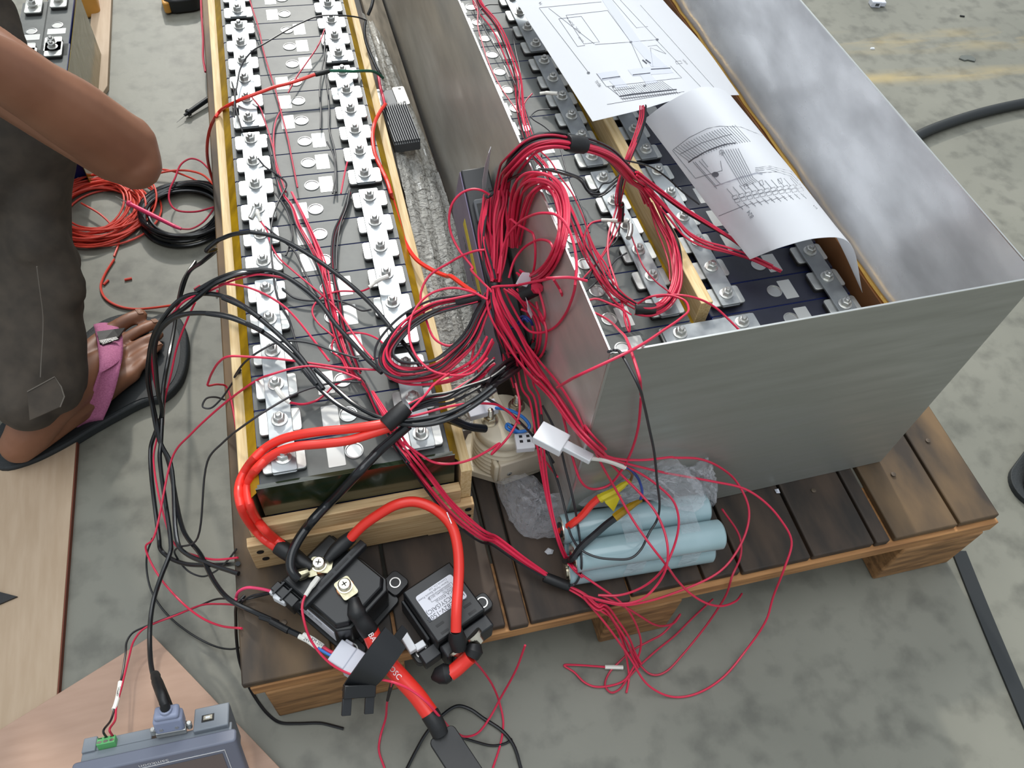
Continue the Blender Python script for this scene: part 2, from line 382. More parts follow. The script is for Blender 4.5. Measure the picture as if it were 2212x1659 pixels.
# ================================================================== pallet
PKYAW = -0.0251
palO = V((-0.3982, -0.0907, 0))
PAL = Matrix.Translation(palO) @ Matrix.Rotation(PKYAW, 4, 'Z')
pal = thing('pallet', 'weathered dark wooden pallet carrying the steel box and the framed cell row', 'pallet', palO + V((0, 0, G)), PKYAW)
PLEN = 1.62
xs = [-0.007, 0.098, 0.171, 0.303, 0.330, 0.462, 0.560, 0.612, 0.712, 0.805, 0.835, 0.935, 1.0]
gap = [0.004, 0.004, 0.004, 0.003, 0.004, 0.004, 0.004, 0.004, 0.004, 0.010, 0.004, 0.003]
rb = random.Random(3)
for i in range(len(xs) - 1):
    a, b = xs[i], xs[i + 1] - gap[i]
    dy = rb.uniform(-0.004, 0.004); dz = rb.uniform(-0.002, -0.0006)
    obj('deck_board', MB().box((a, dy, -0.0135), (b, PLEN + dy, dz), PAL), 'board2' if i in (0, 10, 11) else 'board', pal, bevel=0.002)
for y in (-0.004, 0.72, 1.5):
    obj('stringer', MB().box((0.0, y, -0.037), (1.0, y + 0.09, -0.0137), PAL), 'stringer', pal, bevel=0.0015)
for y in (0.0, 0.72, 1.5):
    for a, b in ((0.012, 0.175), (0.437, 0.535), (0.862, 0.99)):
        obj('block', MB().box((a, y - (0.006 if y == 0 else 0), G), (b, y + 0.10, -0.0372), PAL), 'block', pal, bevel=0.003)
for x, y in ((0.115, 0.05), (0.045, 0.06), (0.755, 0.09), (0.88, 0.09), (0.96, 0.13), (0.955, 0.22), (0.695, 0.16), (0.24, 0.04), (0.39, 0.045)):
    obj('nail_head', MB().lathe([(0.0035, -0.001), (0.0035, 0.0008), (0.002, 0.0012)], 10, PAL @ Matrix.Translation((x, y, 0))), 'nail', pal)

# ================================================================== framed pack of cells (left)
PKO = V((-0.3138, 0.0866, 0))
PK = Matrix.Translation(PKO) @ Matrix.Rotation(PKYAW, 4, 'Z')
S_ = 0.1519; CW = 0.2095; CT = 0.158
def cell_proto(name):
    c = thing(name, 'x', 'battery cell', (0, 0, 0))
    ROOT[c.name] = Matrix.Identity(4)
    obj('case', MB().rrect(-CW / 2, -0.0246, CW / 2, 0.0246, 0.0, CT - 0.0008, 0.002), 'cellcase', c)
    obj('top_sheet', MB().rrect(-CW / 2 + 0.0005, -0.0239, CW / 2 - 0.0005, 0.0239, CT - 0.0008, CT, 0.002), 'celltop', c)
    for sgn in (-1, 1):
        cx = sgn * S_ / 2
        t = obj('terminal', MB().rrect(cx - 0.0235, -0.0155, cx + 0.0235, 0.0155, CT + 0.0055, CT + 0.0085, 0.004), 'alu', c, bevel=0.0006)
        obj('gasket_shade', MB().rrect(cx - 0.0228, -0.0148, cx + 0.0228, 0.0148, CT, CT + 0.0055, 0.004), 'base_shade', t)  # black base made tall, painting in the shaded sides of the pad
        zb = CT + 0.0085 + 0.0034
        n = MB().lathe([(0.0092, zb), (0.0092, zb + 0.0013), (0.0068, zb + 0.0018)], 18, Matrix.Translation((cx, 0, 0)))
        n.lathe([(0.0068, zb + 0.0018), (0.0068, zb + 0.0074), (0.0057, zb + 0.0083)], 6, Matrix.Translation((cx, 0, 0)), 0.3)
        obj('nut', n, 'nut', t, angle=25)
        obj('stud', MB().lathe([(0.0036, zb), (0.0036, zb + 0.0108), (0.0027, zb + 0.0116)], 12, Matrix.Translation((cx, 0, 0))), 'steelpin', t)
    v = MB().lathe([(0.0105, CT), (0.0105, CT + 0.0012), (0.0092, CT + 0.0014), (0.0086, CT + 0.0004)], 24)
    obj('vent', v, 'vent', c)
    return c
LABM = MB().rrect(-0.0095, -0.0165, 0.0095, 0.0165, CT, CT + 0.0004, 0.001)
protoL = cell_proto('battery_cell')
lab = obj('label', LABM, 'label', protoL)
USED = []
def put_cell(M4, u, v, yaw, side, label, group, z=0.0):
    c = protoL if not USED else copy_tree(protoL)
    USED.append(c)
    c.location = M4 @ V((u, v, z)); c.rotation_euler = (0, 0, yaw)
    for ch in c.children:
        if ch.name.startswith('label'): ch.location = (side * 0.0205, 0, 0)
    tag(c, label, 'battery cell', group)
    return c
NL = 22
for i in range(NL):
    if i == 0: lbl = 'front cell of the wooden-framed row, sticker left of its vent'
    else: lbl = '%s cell from the front in the wooden-framed row, white terminal pads' % ORD[i]
    put_cell(PK, S_ / 2, i * 0.05, PKYAW, -1 if (i // 3) % 2 == 0 else 1, lbl, 'cells in the wooden frame')
def busbar(T, u, v0, v1, label, group, z=CT + 0.0085, wd=0.0135):
    b = MB().rrect(u - wd, v0 - 0.018, u + wd, v1 + 0.018, z + 0.0017, z + 0.0034, 0.002, T)
    o = solid('busbar', b, 'alu_bar', label, 'busbar', group, bevel=0.0004)
    lo = MB().rrect(u - wd + 0.0006, v0 - 0.0195, u + wd - 0.0006, v1 + 0.0165, z, z + 0.0016, 0.002, T)
    obj('lower_leaf', lo, 'alu_bar', o)
    return o
for k, (a, b) in enumerate(((0, 5), (6, 11), (12, 17), (18, 21))):
    busbar(PK, 0, a * 0.05, b * 0.05, ORD[k] + ' busbar from the front along the left bolts of the wooden frame', 'busbars of the framed cells')
for k, (a, b) in enumerate(((0, 2), (3, 8), (9, 14), (15, 20))):
    busbar(PK, S_, a * 0.05, b * 0.05, ORD[k] + ' busbar from the front along the right bolts of the wooden frame', 'busbars of the framed cells')
# timber frame
fr = thing('timber_frame', 'pale pine frame boxing in the long cell row on the pallet', 'frame', PKO, PKYAW)
RL = NL * 0.05 - 0.025
obj('rail', MB().box((-0.055, -0.034, 0.0), (-0.0415, RL + 0.02, 0.128), PK), 'newwood', fr, bevel=0.001)
obj('rail', MB().box((0.192, -0.034, 0.0), (0.2055, RL + 0.02, 0.128), PK), 'newwood', fr, bevel=0.001)
obj('front_board', MB().box((-0.061, -0.0465, 0.004), (0.2075, -0.0345, 0.064), PK), 'newwood_x', fr, bevel=0.001)
obj('foot', MB().box((-0.060, -0.0455, 0.0), (-0.005, -0.0345, 0.0038), PK), 'newwood_x', fr)
obj('foot', MB().box((0.150, -0.0455, 0.0), (0.2, -0.0345, 0.0038), PK), 'newwood_x', fr)
obj('cross_board', MB().box((-0.0410, -0.0405, 0.0643), (0.1915, -0.0285, 0.0955), PK), 'newwood_x', fr, bevel=0.001)
obj('rear_board', MB().box((-0.055, RL + 0.0205, 0.0), (0.2055, RL + 0.033, 0.11), PK), 'newwood_x', fr, bevel=0.001)
for u, z in ((-0.049, 0.046), (-0.046, 0.026), (0.2, 0.054), (0.2, 0.036)):
    Tm = PK @ Matrix.Translation((u, -0.0466, z)) @ Matrix.Rotation(pi / 2, 4, 'X')
    s = obj('screw', MB().lathe([(0.0042, -0.0005), (0.0042, 0.0006), (0.002, 0.0007)], 14, Tm), 'tape', fr)
# amber film around the cells
cw = solid('film_wrap', MB().box((-0.0335, -0.0280, 0.0965), (0.1855, -0.0264, CT + .0004), PK).box((-0.0315, -0.0263, CT + .0001), (0.1835, -0.0225, CT + .0005), PK), 'darkgreen', 'glossy dark green film on the front face of the framed cell row', 'film')
for a, b in ((-.0413, -.0293), (.1918, .1812)):
    vs = [PK @ V(p) for p in ((a, -.0262, .140), (b, -.0262, CT - .003), (b, RL, CT - .003), (a, RL, .140))]
    dn = PK.to_3x3() @ V((0, 0, -.001))
    obj('side_film', MB().add(vs + [p + dn for p in vs], [(0, 1, 2, 3), (7, 6, 5, 4), (0, 4, 5, 1), (1, 5, 6, 2), (2, 6, 7, 3), (3, 7, 4, 0)]), 'ambertape', cw, smooth=False)

# ================================================================== steel box
H, WB, BL = 0.3772, 0.4766, 1.55
box = thing('steel_box', 'open-topped bare sheet steel box standing on the pallet', 'box', (0, 0, 0))
t = 0.002
obj('base_panel', MB().box((0, 0, 0.0), (WB, BL, t)), 'steel', box)
for nm, a, b, m in (('front_panel', (0, 0, t), (WB, t, H - 0.0012), 'steel'), ('side_panel', (0, t, t), (t, BL, H - 0.0012), 'steel_side_lit'),
                    ('side_panel', (WB - t, t, t), (WB, BL, H - 0.0012), 'steel_in_lit'), ('rear_panel', (0, BL, t), (WB, BL + t, H - 0.0012), 'steel')):
    p = obj(nm, MB().box(a, b), m, box)
    obj('cut_edge', MB().box((a[0], a[1], H - 0.0012), (b[0], b[1], H)), 'edge', p)
seam = MB().box((-0.0006, -0.0006, t), (0.0022, 0.0006, H)); obj('weld_seam', seam, 'edge', box)
# cells in the box: bolt rows
bB, bC, bD, by = 0.1873, 0.2749, 0.427, 0.1564
BX = Matrix.Identity(4)
NAVY = None
for j, u in enumerate((bB - S_ / 2, bC + S_ / 2)):
    for i in range(-2, 22):
        n = i + 2
        side = (1 if (i // 3) % 2 == 0 else -1)
        rowname = 'left' if j == 0 else 'right'
        cl_ = put_cell(BX, u, by + i * 0.05, 0.0, side, '%s cell from the front wall in the %s row inside the steel box' % (ORD[n], rowname), 'cells in the steel box', 0.0022)
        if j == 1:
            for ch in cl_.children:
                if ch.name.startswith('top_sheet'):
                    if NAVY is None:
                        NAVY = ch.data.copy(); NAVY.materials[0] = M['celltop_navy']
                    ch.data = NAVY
zb = CT + 0.0085 + 0.0022
spans = [(1, 6), (7, 12), (13, 18), (19, 21)]
for k, (a, b) in enumerate(spans):
    busbar(BX, bB, by + a * 0.05, by + b * 0.05, ORD[k] + ' long busbar from the front, left of the wooden divider in the box', 'busbars in the steel box', zb)
    busbar(BX, bC, by + a * 0.05, by + b * 0.05, ORD[k] + ' long busbar from the front, right of the wooden divider in the box', 'busbars in the steel box', zb)
for k, (a, b) in enumerate(((-2, 3), (4, 9), (10, 15), (16, 21))):
    busbar(BX, bD, by + a * 0.05, by + b * 0.05, ORD[k] + ' busbar from the front beside the brown lining board', 'busbars in the steel box', zb)
    busbar(BX, bB - S_, by + a * 0.05, by + b * 0.05, ORD[k] + ' busbar from the front against the left wall of the steel box', 'busbars in the steel box', zb)
br = MB().rrect(bB - 0.022, by - 0.0125, bC + 0.022, by + 0.0125, zb + 0.0001, zb + 0.0034, 0.002)
solid('busbar', br, 'alu_bar', 'bridging busbar running crosswise just behind the front wall of the box', 'busbar', 'busbars in the steel box', bevel=0.0004)
# divider, lining, gold foil
solid('divider_board', MB().box((0.2225, 0.182, 0.003), (0.2395, BL - 0.02, 0.192)), 'newwood', 'pale wooden divider board standing between the two cell rows in the box', 'board', bevel=0.001)
solid('film_wrap', MB().box((0.2164, 0.10, 0.1535), (0.2221, 1.3, 0.1555)), 'ambertape', 'amber film strip between the left cell row and the wooden divider', 'film')
lin_b = solid('lining_board', MB().box((0.4640, 0.03, 0.003), (0.4725, BL - 0.03, 0.186)), 'brown', 'brown insulation board lining the right wall inside the box', 'board')
rg = random.Random(5); P = []
for i in range(60):
    y = 0.03 + i * 0.0245; P.append((0.4685 + rg.uniform(-0.0008, 0.0008), y, 0.1885 + rg.uniform(-0.0012, 0.0012)))
obj('foil_edge', MB().tube(P, [0.0029 + rg.uniform(-0.0006, 0.0006) for _ in P], 6), 'gold', lin_b)

# ================================================================== dark management unit leaning on the box
bq = [-0.004, 0.40, 0.27]
def leanbox():
    F1 = V((-0.043, 0.4, 0.269)); F2 = V((-0.0045, 0.4, 0.27)); F3 = V((-0.038, 0.453, 0.161)); N1 = V((-0.041, 0.171, 0.157))
    a = (N1 - F1).normalized(); d = (F3 - F1); d = (d - a * d.dot(a)).normalized(); wv = a.cross(d)
    if wv.x < 0: wv = -wv
    m = Matrix((a, wv, d)).transposed().to_4x4(); m.translation = F1; return m      # x along unit, y towards wall, z down its tall side
BM = leanbox(); BL_, BW_, BD_ = 0.2547, 0.0365, 0.138
bms = thing('management_unit', 'purple-grey electronic unit with a yellow strip leaning on the steel box', 'control unit', BM @ V((BL_ / 2, BW_ / 2, BD_)))
obj('case', MB().box((0, 0.0006, 0.001), (BL_, BW_, BD_), BM), 'blackplastic2', bms, bevel=0.002)
obj('side_cover', MB().box((0.001, -0.0012, 0.004), (BL_ - 0.001, 0.0005, BD_ - 0.001), BM), 'bms', bms, bevel=0.0008)
obj('yellow_strip', MB().box((0.050, -0.0017, 0.042), (0.175, -0.0012, 0.062), BM), 'yellow', bms)
for k in range(2):
    x0 = 0.045 + k * 0.034
    sk = obj('socket', MB().rrect(x0, 0.006, x0 + 0.03, 0.022, -0.007, 0.0012, 0.003, BM), 'heatsink', bms, bevel=0.0008)
    obj('socket_hole', MB().box((x0 + 0.006, 0.0095, -0.0075), (x0 + 0.024, 0.0185, -0.0069), BM), 'tape', sk)
obj('label_plate', MB().box((0.03, BW_ - 0.006, -0.0005), (0.034, BW_ - 0.002, 0.0012), BM), 'tape', bms)
# pale marks along the cover (too small to read in place)
mk = MB()
rm = random.Random(2)
for i in range(14):
    x = 0.06 + i * 0.011
    mk.box((x, -0.0016, 0.078 + rm.uniform(0, 0.004)), (x + rm.uniform(0.004, 0.008), -0.0012, 0.084 + rm.uniform(0, 0.008)), BM)
obj('print_marks', mk, 'heatsink', bms)
# paper tag tied to the plug on top
tg = [cp('U', 480, 500), cp('U', 490, 330), cp('U', 520, 120), cp('U', 543, 20)]
tz = [0.275, 0.30, 0.335, 0.36]
solid('paper_tag', MB().ribbon([at(p[0], p[1], z) for p, z in zip(tg, tz)], [0.005, 0.0085, 0.0085, 0.004], (0.75, -0.6, 0.1), 0.0004), 'sticker', 'curled white paper tag standing up from the plug of the purple-grey unit', 'tag')

# ================================================================== cream contactor beside the frame
ce = V((-0.047, 0.128, 0))
CT_ = frame(ce, (1, 0.12, 0))
cc = thing('cream_contactor', 'cream plastic high-current contactor with ribbed barrel beside the pine frame', 'contactor', ce)
obj('base', MB().prism([(-0.050, -0.012), (-0.012, -0.042), (0.042, -0.040), (0.048, -0.034), (0.048, 0.035), (0.03, 0.042), (-0.03, 0.042), (-0.050, 0.02)], 0.0, 0.014, CT_), 'cream', cc, bevel=0.0015)
prof = [(0.030, 0.014)]
for k in range(6):
    z = 0.018 + k * 0.0095; prof += [(0.0385, z), (0.040, z + 0.002), (0.0385, z + 0.0045), (0.034, z + 0.006)]
prof += [(0.0365, 0.076), (0.0385, 0.079), (0.0385, 0.094), (0.037, 0.0955)]
obj('barrel', MB().lathe(prof, 40, CT_), 'cream', cc, angle=50)
pl = obj('cover_plate', MB().box((-0.020, -0.044, 0.0145), (0.047, -0.034, 0.058), CT_), 'creamdark', cc, bevel=0.002)
obj('side_block', MB().box((-0.026, -0.0425, 0.016), (-0.0195, -0.02, 0.056), CT_), 'cream', cc, bevel=0.003)
for x, z in ((-0.006, 0.032), (0.038, 0.038)):
    Tm = CT_ @ Matrix.Translation((x, -0.044, z)) @ Matrix.Rotation(pi / 2, 4, 'X')
    s = obj('screw', MB().lathe([(0.0036, 0), (0.0036, 0.0008), (0.0022, 0.0016)], 14, Tm), 'nut', pl)
    obj('recess', MB().box((-0.0018, -0.0004, 0.0016), (0.0018, 0.0004, 0.0018), Tm).box((-0.0004, -0.0018, 0.0016), (0.0004, 0.0018, 0.0018), Tm), 'tape', s)
obj('barrier', MB().box((-0.004, -0.030, 0.0956), (0.003, 0.034, 0.108), CT_), 'cream', cc, bevel=0.001)
for x, y in ((-0.018, 0.004), (0.022, 0.012)):
    Tm = CT_ @ Matrix.Translation((x, y, 0.0956))
    o = obj('terminal', MB().lathe([(0.011, 0), (0.011, 0.0016), (0.0085, 0.0018)], 20, Tm), 'nickel', cc)
    obj('nut', MB().lathe([(0.0085, 0.0018), (0.0085, 0.009), (0.0078, 0.0098)], 6, Tm), 'nickel', o, angle=25)
    st = [(0.0042, 0.009)]
    for k in range(8): st += [(0.0046, 0.0115 + k * 0.0014), (0.0040, 0.0122 + k * 0.0014)]
    obj('stud', MB().lathe(st + [(0.003, 0.0235)], 14, Tm), 'nickel', o, angle=60)
obj('ring_boss', MB().lathe([(0.008, 0), (0.008, 0.006), (0.0055, 0.006), (0.0055, 0.001)], 20, CT_ @ Matrix.Translation((0.012, -0.022, 0.0956))), 'cream', cc)
obj('mount_hole', MB().lathe([(0.0035, 0), (0.0035, 0.0003)], 14, CT_ @ Matrix.Translation((-0.040, -0.006, 0.0141))), 'creamdark', cc)
Tm = frame(at(*cp('O', 940, 400), 0.112), (1, 0.1, 0.05))
solid('wire_label', MB().box((-0.02, -0.008, -0.004), (0.018, 0.010, 0.006), Tm), 'milky', 'milky plastic block lying on top of the cream contactor', 'connector', bevel=0.001)

# ================================================================== light blue cell bundle
b0 = at(1228, 1276, 0.0); b1 = at(1553, 1222, 0.0)
bx = (b1 - b0).normalized(); RB = 0.0185; LB = 0.188
BF = frame(b0 + V((0, 0, 0)), bx)
bp = thing('cell_bundle', 'bundle of light blue shrink-wrapped cylinder cells taped together on the pallet', 'battery bundle', BF @ V((LB / 2, RB * 2, 0)))
for r, (y, z, dx) in enumerate(((RB, RB, 0.0), (RB * 3.03, RB, 0.002), (RB * 1.02, RB * 3.03, 0.003), (RB * 3.05, RB * 3.05, -0.003))):
    L_ = []
    for k in range(9):
        L_.append((RB * (0.90 if k in (0, 8) else 1.0), [0, 0.002, 0.004, 0.06, 0.09, 0.13, 0.182, 0.186, 0.188][k]))
    Tm = BF @ Matrix.Translation((dx, y, z)) @ Matrix.Rotation(pi / 2, 4, 'Y')
    c = obj('cell', MB().lathe(L_, 28, Tm), 'bluewrap', bp)
    obj('end_cap', MB().lathe([(RB * 0.86, -0.0012), (RB * 0.86, 0.0), (RB * 0.6, 0.0004)], 20, Tm), 'nickel', c)
    obj('end_disc', MB().lathe([(RB * 0.5, -0.0026), (RB * 0.5, -0.0012)], 16, Tm), 'tape' if r % 2 else 'nickel', c)
for x in (0.078, 0.148):
    P = []
    for k in range(41):
        a = 2 * pi * k / 40; q = 2 * RB; s = RB * 2.03
        n = max(abs(cos(a)), abs(sin(a))); ex = 4.0
        rr = (abs(cos(a)) ** ex + abs(sin(a)) ** ex) ** (-1 / ex)
        P.append(BF @ V((x, q + 0.0006 + s * rr * cos(a), q + 0.0006 + max(-q + 0.0004, s * rr * sin(a)))))
    mb = MB(); n = len(P)
    mb.add([p - bx * 0.012 for p in P] + [p + bx * 0.012 for p in P], [(i, i + 1, n + i + 1, n + i) for i in range(n - 1)])
    obj('clear_tape', mb, 'bag', bp)
wire('red_lead', [BF @ V((-0.004, RB * 3, RB * 3)), *pts('L', [(900, 945, .080), (970, 885, .09), (1030, 815, .10), (1085, 765, .108)])], 0.0046, 'redcable', bp)
wire('black_lead', [BF @ V((-0.004, RB * 1.2, RB * 2.2)), *pts('L', [(905, 1185, .072), (960, 1110, .08), (1060, 1020, .085), (1140, 950, .092), (1215, 895, .10)])], 0.0044, 'blackcable', bp)
a1 = pts('L', [(1085, 775, .108), (1110, 760, .11), (1200, 715, .115), (1270, 665, .118), (1308, 645, .12)])
obj('yellow_tape', MB().tube(spline(a1, 4), [0.005 + 0.0005 * (i % 3) if i < 4 else 0.0062 - 0.0002 * i if i < 12 else 0.0028 for i in range(17)], 7), 'yellow', bp)
fa = pts('L', [(1110, 745, .112), (1245, 745, .108), (1190, 862, .095), (1130, 800, .106)])
obj('tape_flap', MB().add(fa + [p - V((0, 0, 0.0006)) for p in fa], [(0, 1, 2, 3), (7, 6, 5, 4), (0, 4, 5, 1), (1, 5, 6, 2), (2, 6, 7, 3), (3, 7, 4, 0)]), 'yellow', bp, smooth=False)
obj('amber_tape', MB().tube(spline(pts('L', [(1195, 905, .099), (1240, 870, .103), (1300, 830, .108), (1350, 800, .11), (1388, 782, .112)]), 4), [0.0052 if i < 6 else 0.005 - 0.0003 * (i - 6) for i in range(17)], 7), 'ambertape', bp)
wire('blue_lead', pts('L', [(1375, 785, .112), (1390, 730, .118), (1375, 660, .125), (1340, 600, .13), (1300, 565, .134), (1260, 548, .136)]), 0.0016, 'bluedark', bp)
wire('brown_lead', pts('L', [(1308, 645, .12), (1320, 610, .126), (1300, 575, .132), (1260, 550, .135)]), 0.0016, 'brown', bp)
wire('sleeve', pts('L', [(1265, 550, .136), (1180, 515, .14), (1100, 493, .142), (1010, 483, .145)]), 0.0030, 'sleeve', bp)
pA, pB = outside(*cp('L', 1010, 483), .146), outside(*cp('L', 905, 430), .150) - V((.012, 0, 0))
FM = frame(pA, pB - pA)
obj('plug', MB().box((-0.004, -0.0055, -0.004), (0.034, 0.0055, 0.004), FM).box((0.028, -0.012, -0.006), (0.062, 0.013, 0.006), FM), 'white', bp, bevel=0.001)

# ================================================================== large black contactor
CB = frame((-0.287, -0.016, 0), (0.6, -0.8, 0))
hv = thing('black_contactor', 'large black high-voltage contactor with two screw terminals on the pallet corner', 'contactor', (-0.287, -0.016, 0))
obj('body', MB().prism([(-0.045, -0.040), (0.045, -0.040), (0.056, -0.028), (0.056, 0.030), (0.046, 0.040), (-0.045, 0.040)], 0.006, 0.052, CB).prism([(-0.044, -0.0385), (0.043, -0.0385), (0.052, -0.027), (0.052, 0.028), (0.044, 0.038), (-0.044, 0.038)], 0.052, 0.060, CB, 0.06), 'blackplastic', hv, bevel=0.0015)
obj('base_flange', MB().rrect(-0.05, -0.044, 0.062, 0.044, 0.0, 0.006, 0.006, CB), 'blackplastic', hv, bevel=0.001)
rd = obj('barrier', MB().box((-0.005, -0.046, 0.058), (0.005, 0.052, 0.069), CB), 'blackplastic2', hv, bevel=0.001)
for a in (-0.042, -0.018, 0.006, 0.030):
    obj('slot', MB().box((-0.0014, a, 0.0691), (0.0014, a + 0.020, 0.0693), CB), 'tape', rd)
obj('step_block', MB().box((-0.047, -0.052, 0.03), (-0.012, -0.040, 0.054), CB), 'blackplastic', hv, bevel=0.001)
for a in (-0.040, -0.028):
    obj('rib', MB().box((a, -0.055, 0.0545), (a + 0.002, -0.036, 0.057), CB), 'blackplastic2', hv)
for sx, sy in ((0.060, -0.036), (0.044, 0.054)):
    ear = obj('mount_ear', MB().rrect(sx - 0.013, sy - 0.013, sx + 0.013, sy + 0.013, 0.0, 0.010, 0.006, CB), 'blackplastic', hv, bevel=0.001)
    obj('eyelet', MB().lathe([(0.0068, 0.0101), (0.0068, 0.0112), (0.0054, 0.0112), (0.0054, 0.0101), (0.0068, 0.0101)], 22, CB @ Matrix.Translation((sx, sy, 0)), caps=False), 'nut', ear)
def screwterm(root, T, ring=True):
    tm = obj('terminal', MB().lathe([(0.0105, 0), (0.0105, 0.004), (0.0098, 0.0046)], 26, T), 'copper', root)
    obj('lug_plate', MB().rrect(-0.010, -0.0092, 0.015, 0.0092, 0.0047, 0.0066, 0.003, T), 'tin', tm)
    s = obj('screw', MB().lathe([(0.0088, 0.0067), (0.0088, 0.0078), (0.0074, 0.008), (0.0074, 0.0125), (0.0060, 0.0142)], 22, T), 'nickel', tm, angle=30)
    obj('cross_slot', MB().box((-0.0032, -0.0006, 0.0142), (0.0032, 0.0006, 0.0144), T).box((-0.0006, -0.0032, 0.0142), (0.0006, 0.0032, 0.0144), T), 'tape', tm)
screwterm(hv, CB @ Matrix.Translation((-0.020, 0.0, 0.060)) @ Matrix.Rotation(0.6, 4, 'Z'))
_d = CB.inverted() @ at(*cp('G', 690, 600), .066) - V((0.0205, 0, 0))
screwterm(hv, CB @ Matrix.Translation((0.0205, 0.0, 0.060)) @ Matrix.Rotation(math.atan2(_d.y, _d.x), 4, 'Z'))
# side sticker
st = obj('sticker', MB().box((-0.036, -0.0408, 0.012), (0.040, -0.0401, 0.040), CB), 'sticker', hv)
sx, sy = CB.to_3x3() @ V((1, 0, 0)), V((0, 0, 1))
for i, (s, z, x, a) in enumerate((('HFE18V-400', 0.0075, -0.018, 0.032), ('24 Vd.c. 400A', 0.0042, -0.018, 0.0255), ('Coil 24Vdc', 0.0034, -0.02, 0.0205), ('1000038', 0.0034, -0.02, 0.0165))):
    text('lettering', s, z, CB @ V((x, -0.0409, a)), sx, sy, 'ink', st)
# side plug
wp = frame(at(*cp('S', 185, 745), 0.045), CB.to_3x3() @ V((0.2, -1, 0)))
obj('white_plug', MB().box((-0.006, -0.008, -0.006), (0.010, 0.008, 0.006), wp), 'white', hv, bevel=0.0015)
obj('plug_latch', MB().box((-0.004, -0.0165, -0.008), (0.006, -0.0085, 0.001), wp), 'white', hv, bevel=0.001)
# big crimp lug pointing up-left from terminal 1
T1 = CB @ V((-0.020, 0, 0.065))
lug = thing('crimp_lug', 'bare tinned crimp lug on the upper screw of the large black contactor', 'cable lug', T1 + V((-0.02, 0, 0)))
lp = pts('S', [(560, 440, .066), (480, 470, .066), (420, 495, .066), (355, 515, .066)])
obj('barrel', MB().tube([lp[1], lp[2], lp[3]], [0.0052, 0.0066, 0.0066], 10), 'tin', lug)
obj('tongue', MB().ribbon([lp[0] + V((0, 0, .001)), lp[1] + V((0, 0, .001)), lp[1].lerp(lp[2], .4)], [0.008, 0.0075, 0.006], (0, 0, 1), 0.0016), 'tin', lug)

# ================================================================== small black contactor with white sticker
zl = 0.05
LQ = [at(*cp('T', x, y), zl) for x, y in ((275, 680), (860, 295), (1125, 670), (545, 1070))]
oc = sum(LQ, V()) / 4
ex = ((LQ[1] - LQ[0]) + (LQ[2] - LQ[3])).normalized()
SB = frame(V((oc.x, oc.y, 0)), ex)     # x = image right-up along sticker, y = away
lw = (LQ[1] - LQ[0]).length / 2; lh_ = (LQ[3] - LQ[0]).length / 2
c2 = thing('black_contactor', 'small black contactor with a large white sticker on top near the pallet edge', 'contactor', (oc.x, oc.y, 0))
obj('body', MB().box((-lw - 0.008, -lh_ - 0.024, 0.003), (lw + 0.008, lh_ + 0.014, zl - 0.0008), SB), 'blackplastic', c2, bevel=0.002)
obj('front_block', MB().box((-lw - 0.006, -lh_ - 0.041, 0.0), (lw + 0.009, -lh_ - 0.0245, 0.036), SB), 'blackplastic2', c2, bevel=0.002)
obj('nose', MB().box((-lw + 0.000, -lh_ - 0.056, 0.0), (lw * 0.05, -lh_ - 0.0415, 0.030), SB), 'blackplastic', c2, bevel=0.002)
obj('side_rail', MB().box((-lw - 0.012, -lh_ - 0.01, 0.0), (-lw - 0.0082, lh_ + 0.012, 0.030), SB), 'blackplastic2', c2, bevel=0.001)
for x in (-lw + 0.006, lw - 0.006):
    for y in (-lh_ - 0.008, -lh_ - 0.018):
        obj('slot', MB().box((x - 0.005, y - 0.0015, zl - 0.0008), (x + 0.005, y + 0.0015, zl - 0.0005), SB), 'tape', c2)
for x, y in ((-lw - 0.022, -lh_ - 0.012), (lw + 0.019, -lh_ - 0.005)):
    ear = obj('mount_ear', MB().rrect(min(x - 0.011, -lw - 0.033 if x < 0 else x - 0.011), y - 0.011, x + 0.011, y + 0.011, 0.0, 0.012, 0.006, SB), 'blackplastic', c2, bevel=0.001)
    obj('eyelet', MB().lathe([(0.007, 0.0121), (0.007, 0.0133), (0.0056, 0.0133), (0.0056, 0.0121), (0.007, 0.0121)], 22, SB @ Matrix.Translation((x, y, 0)), caps=False), 'nut', ear)
obj('plug_arm', MB().box((-lw - 0.028, -lh_ - 0.030, 0.004), (-lw - 0.006, -lh_ - 0.014, 0.024), SB), 'blackplastic2', c2, bevel=0.0015)
pc = frame(at(*cp('T', 160, 1420), 0.024), at(*cp('T', 220, 1520), 0.02) - at(*cp('T', 110, 1320), 0.024))
obj('white_clip', MB().box((-0.014, -0.004, -0.006), (0.012, 0.005, 0.004), pc).box((0.006, 0.004, -0.006), (0.014, 0.016, 0.002), pc), 'white', c2, bevel=0.001)
sk = obj('sticker', MB().rrect(-lw, -lh_, lw, lh_, zl - 0.0007, zl, 0.003, SB), 'sticker', c2)
tx, ty = SB.to_3x3() @ V((-1, 0, 0)), SB.to_3x3() @ V((0, -1, 0))
def sl(s, size, fx, fy, al='LEFT', sx=1.0): text('lettering', s, size, SB @ V((fx * lw, fy * lh_, zl)), tx, ty, 'ink', sk, al, sx=sx)
sl('HFE82V-150B', 0.0082, 0.66, -0.80, sx=0.95); sl('HC5Y(SAIC)', 0.0075, 0.52, -0.40, sx=0.95); sl('DCA 450Vdc', 0.0048, 0.70, -0.06)
sl('Serial No.', 0.0036, 0.70, 0.16); sl('10000386992-00126', 0.0044, 0.70, 0.36, sx=0.86)
sl('Xiamen Hongfa Electric Power', 0.0037, 0.70, 0.64, sx=0.9); sl('Controls Co., Ltd.', 0.0037, 0.70, 0.86, sx=0.9)
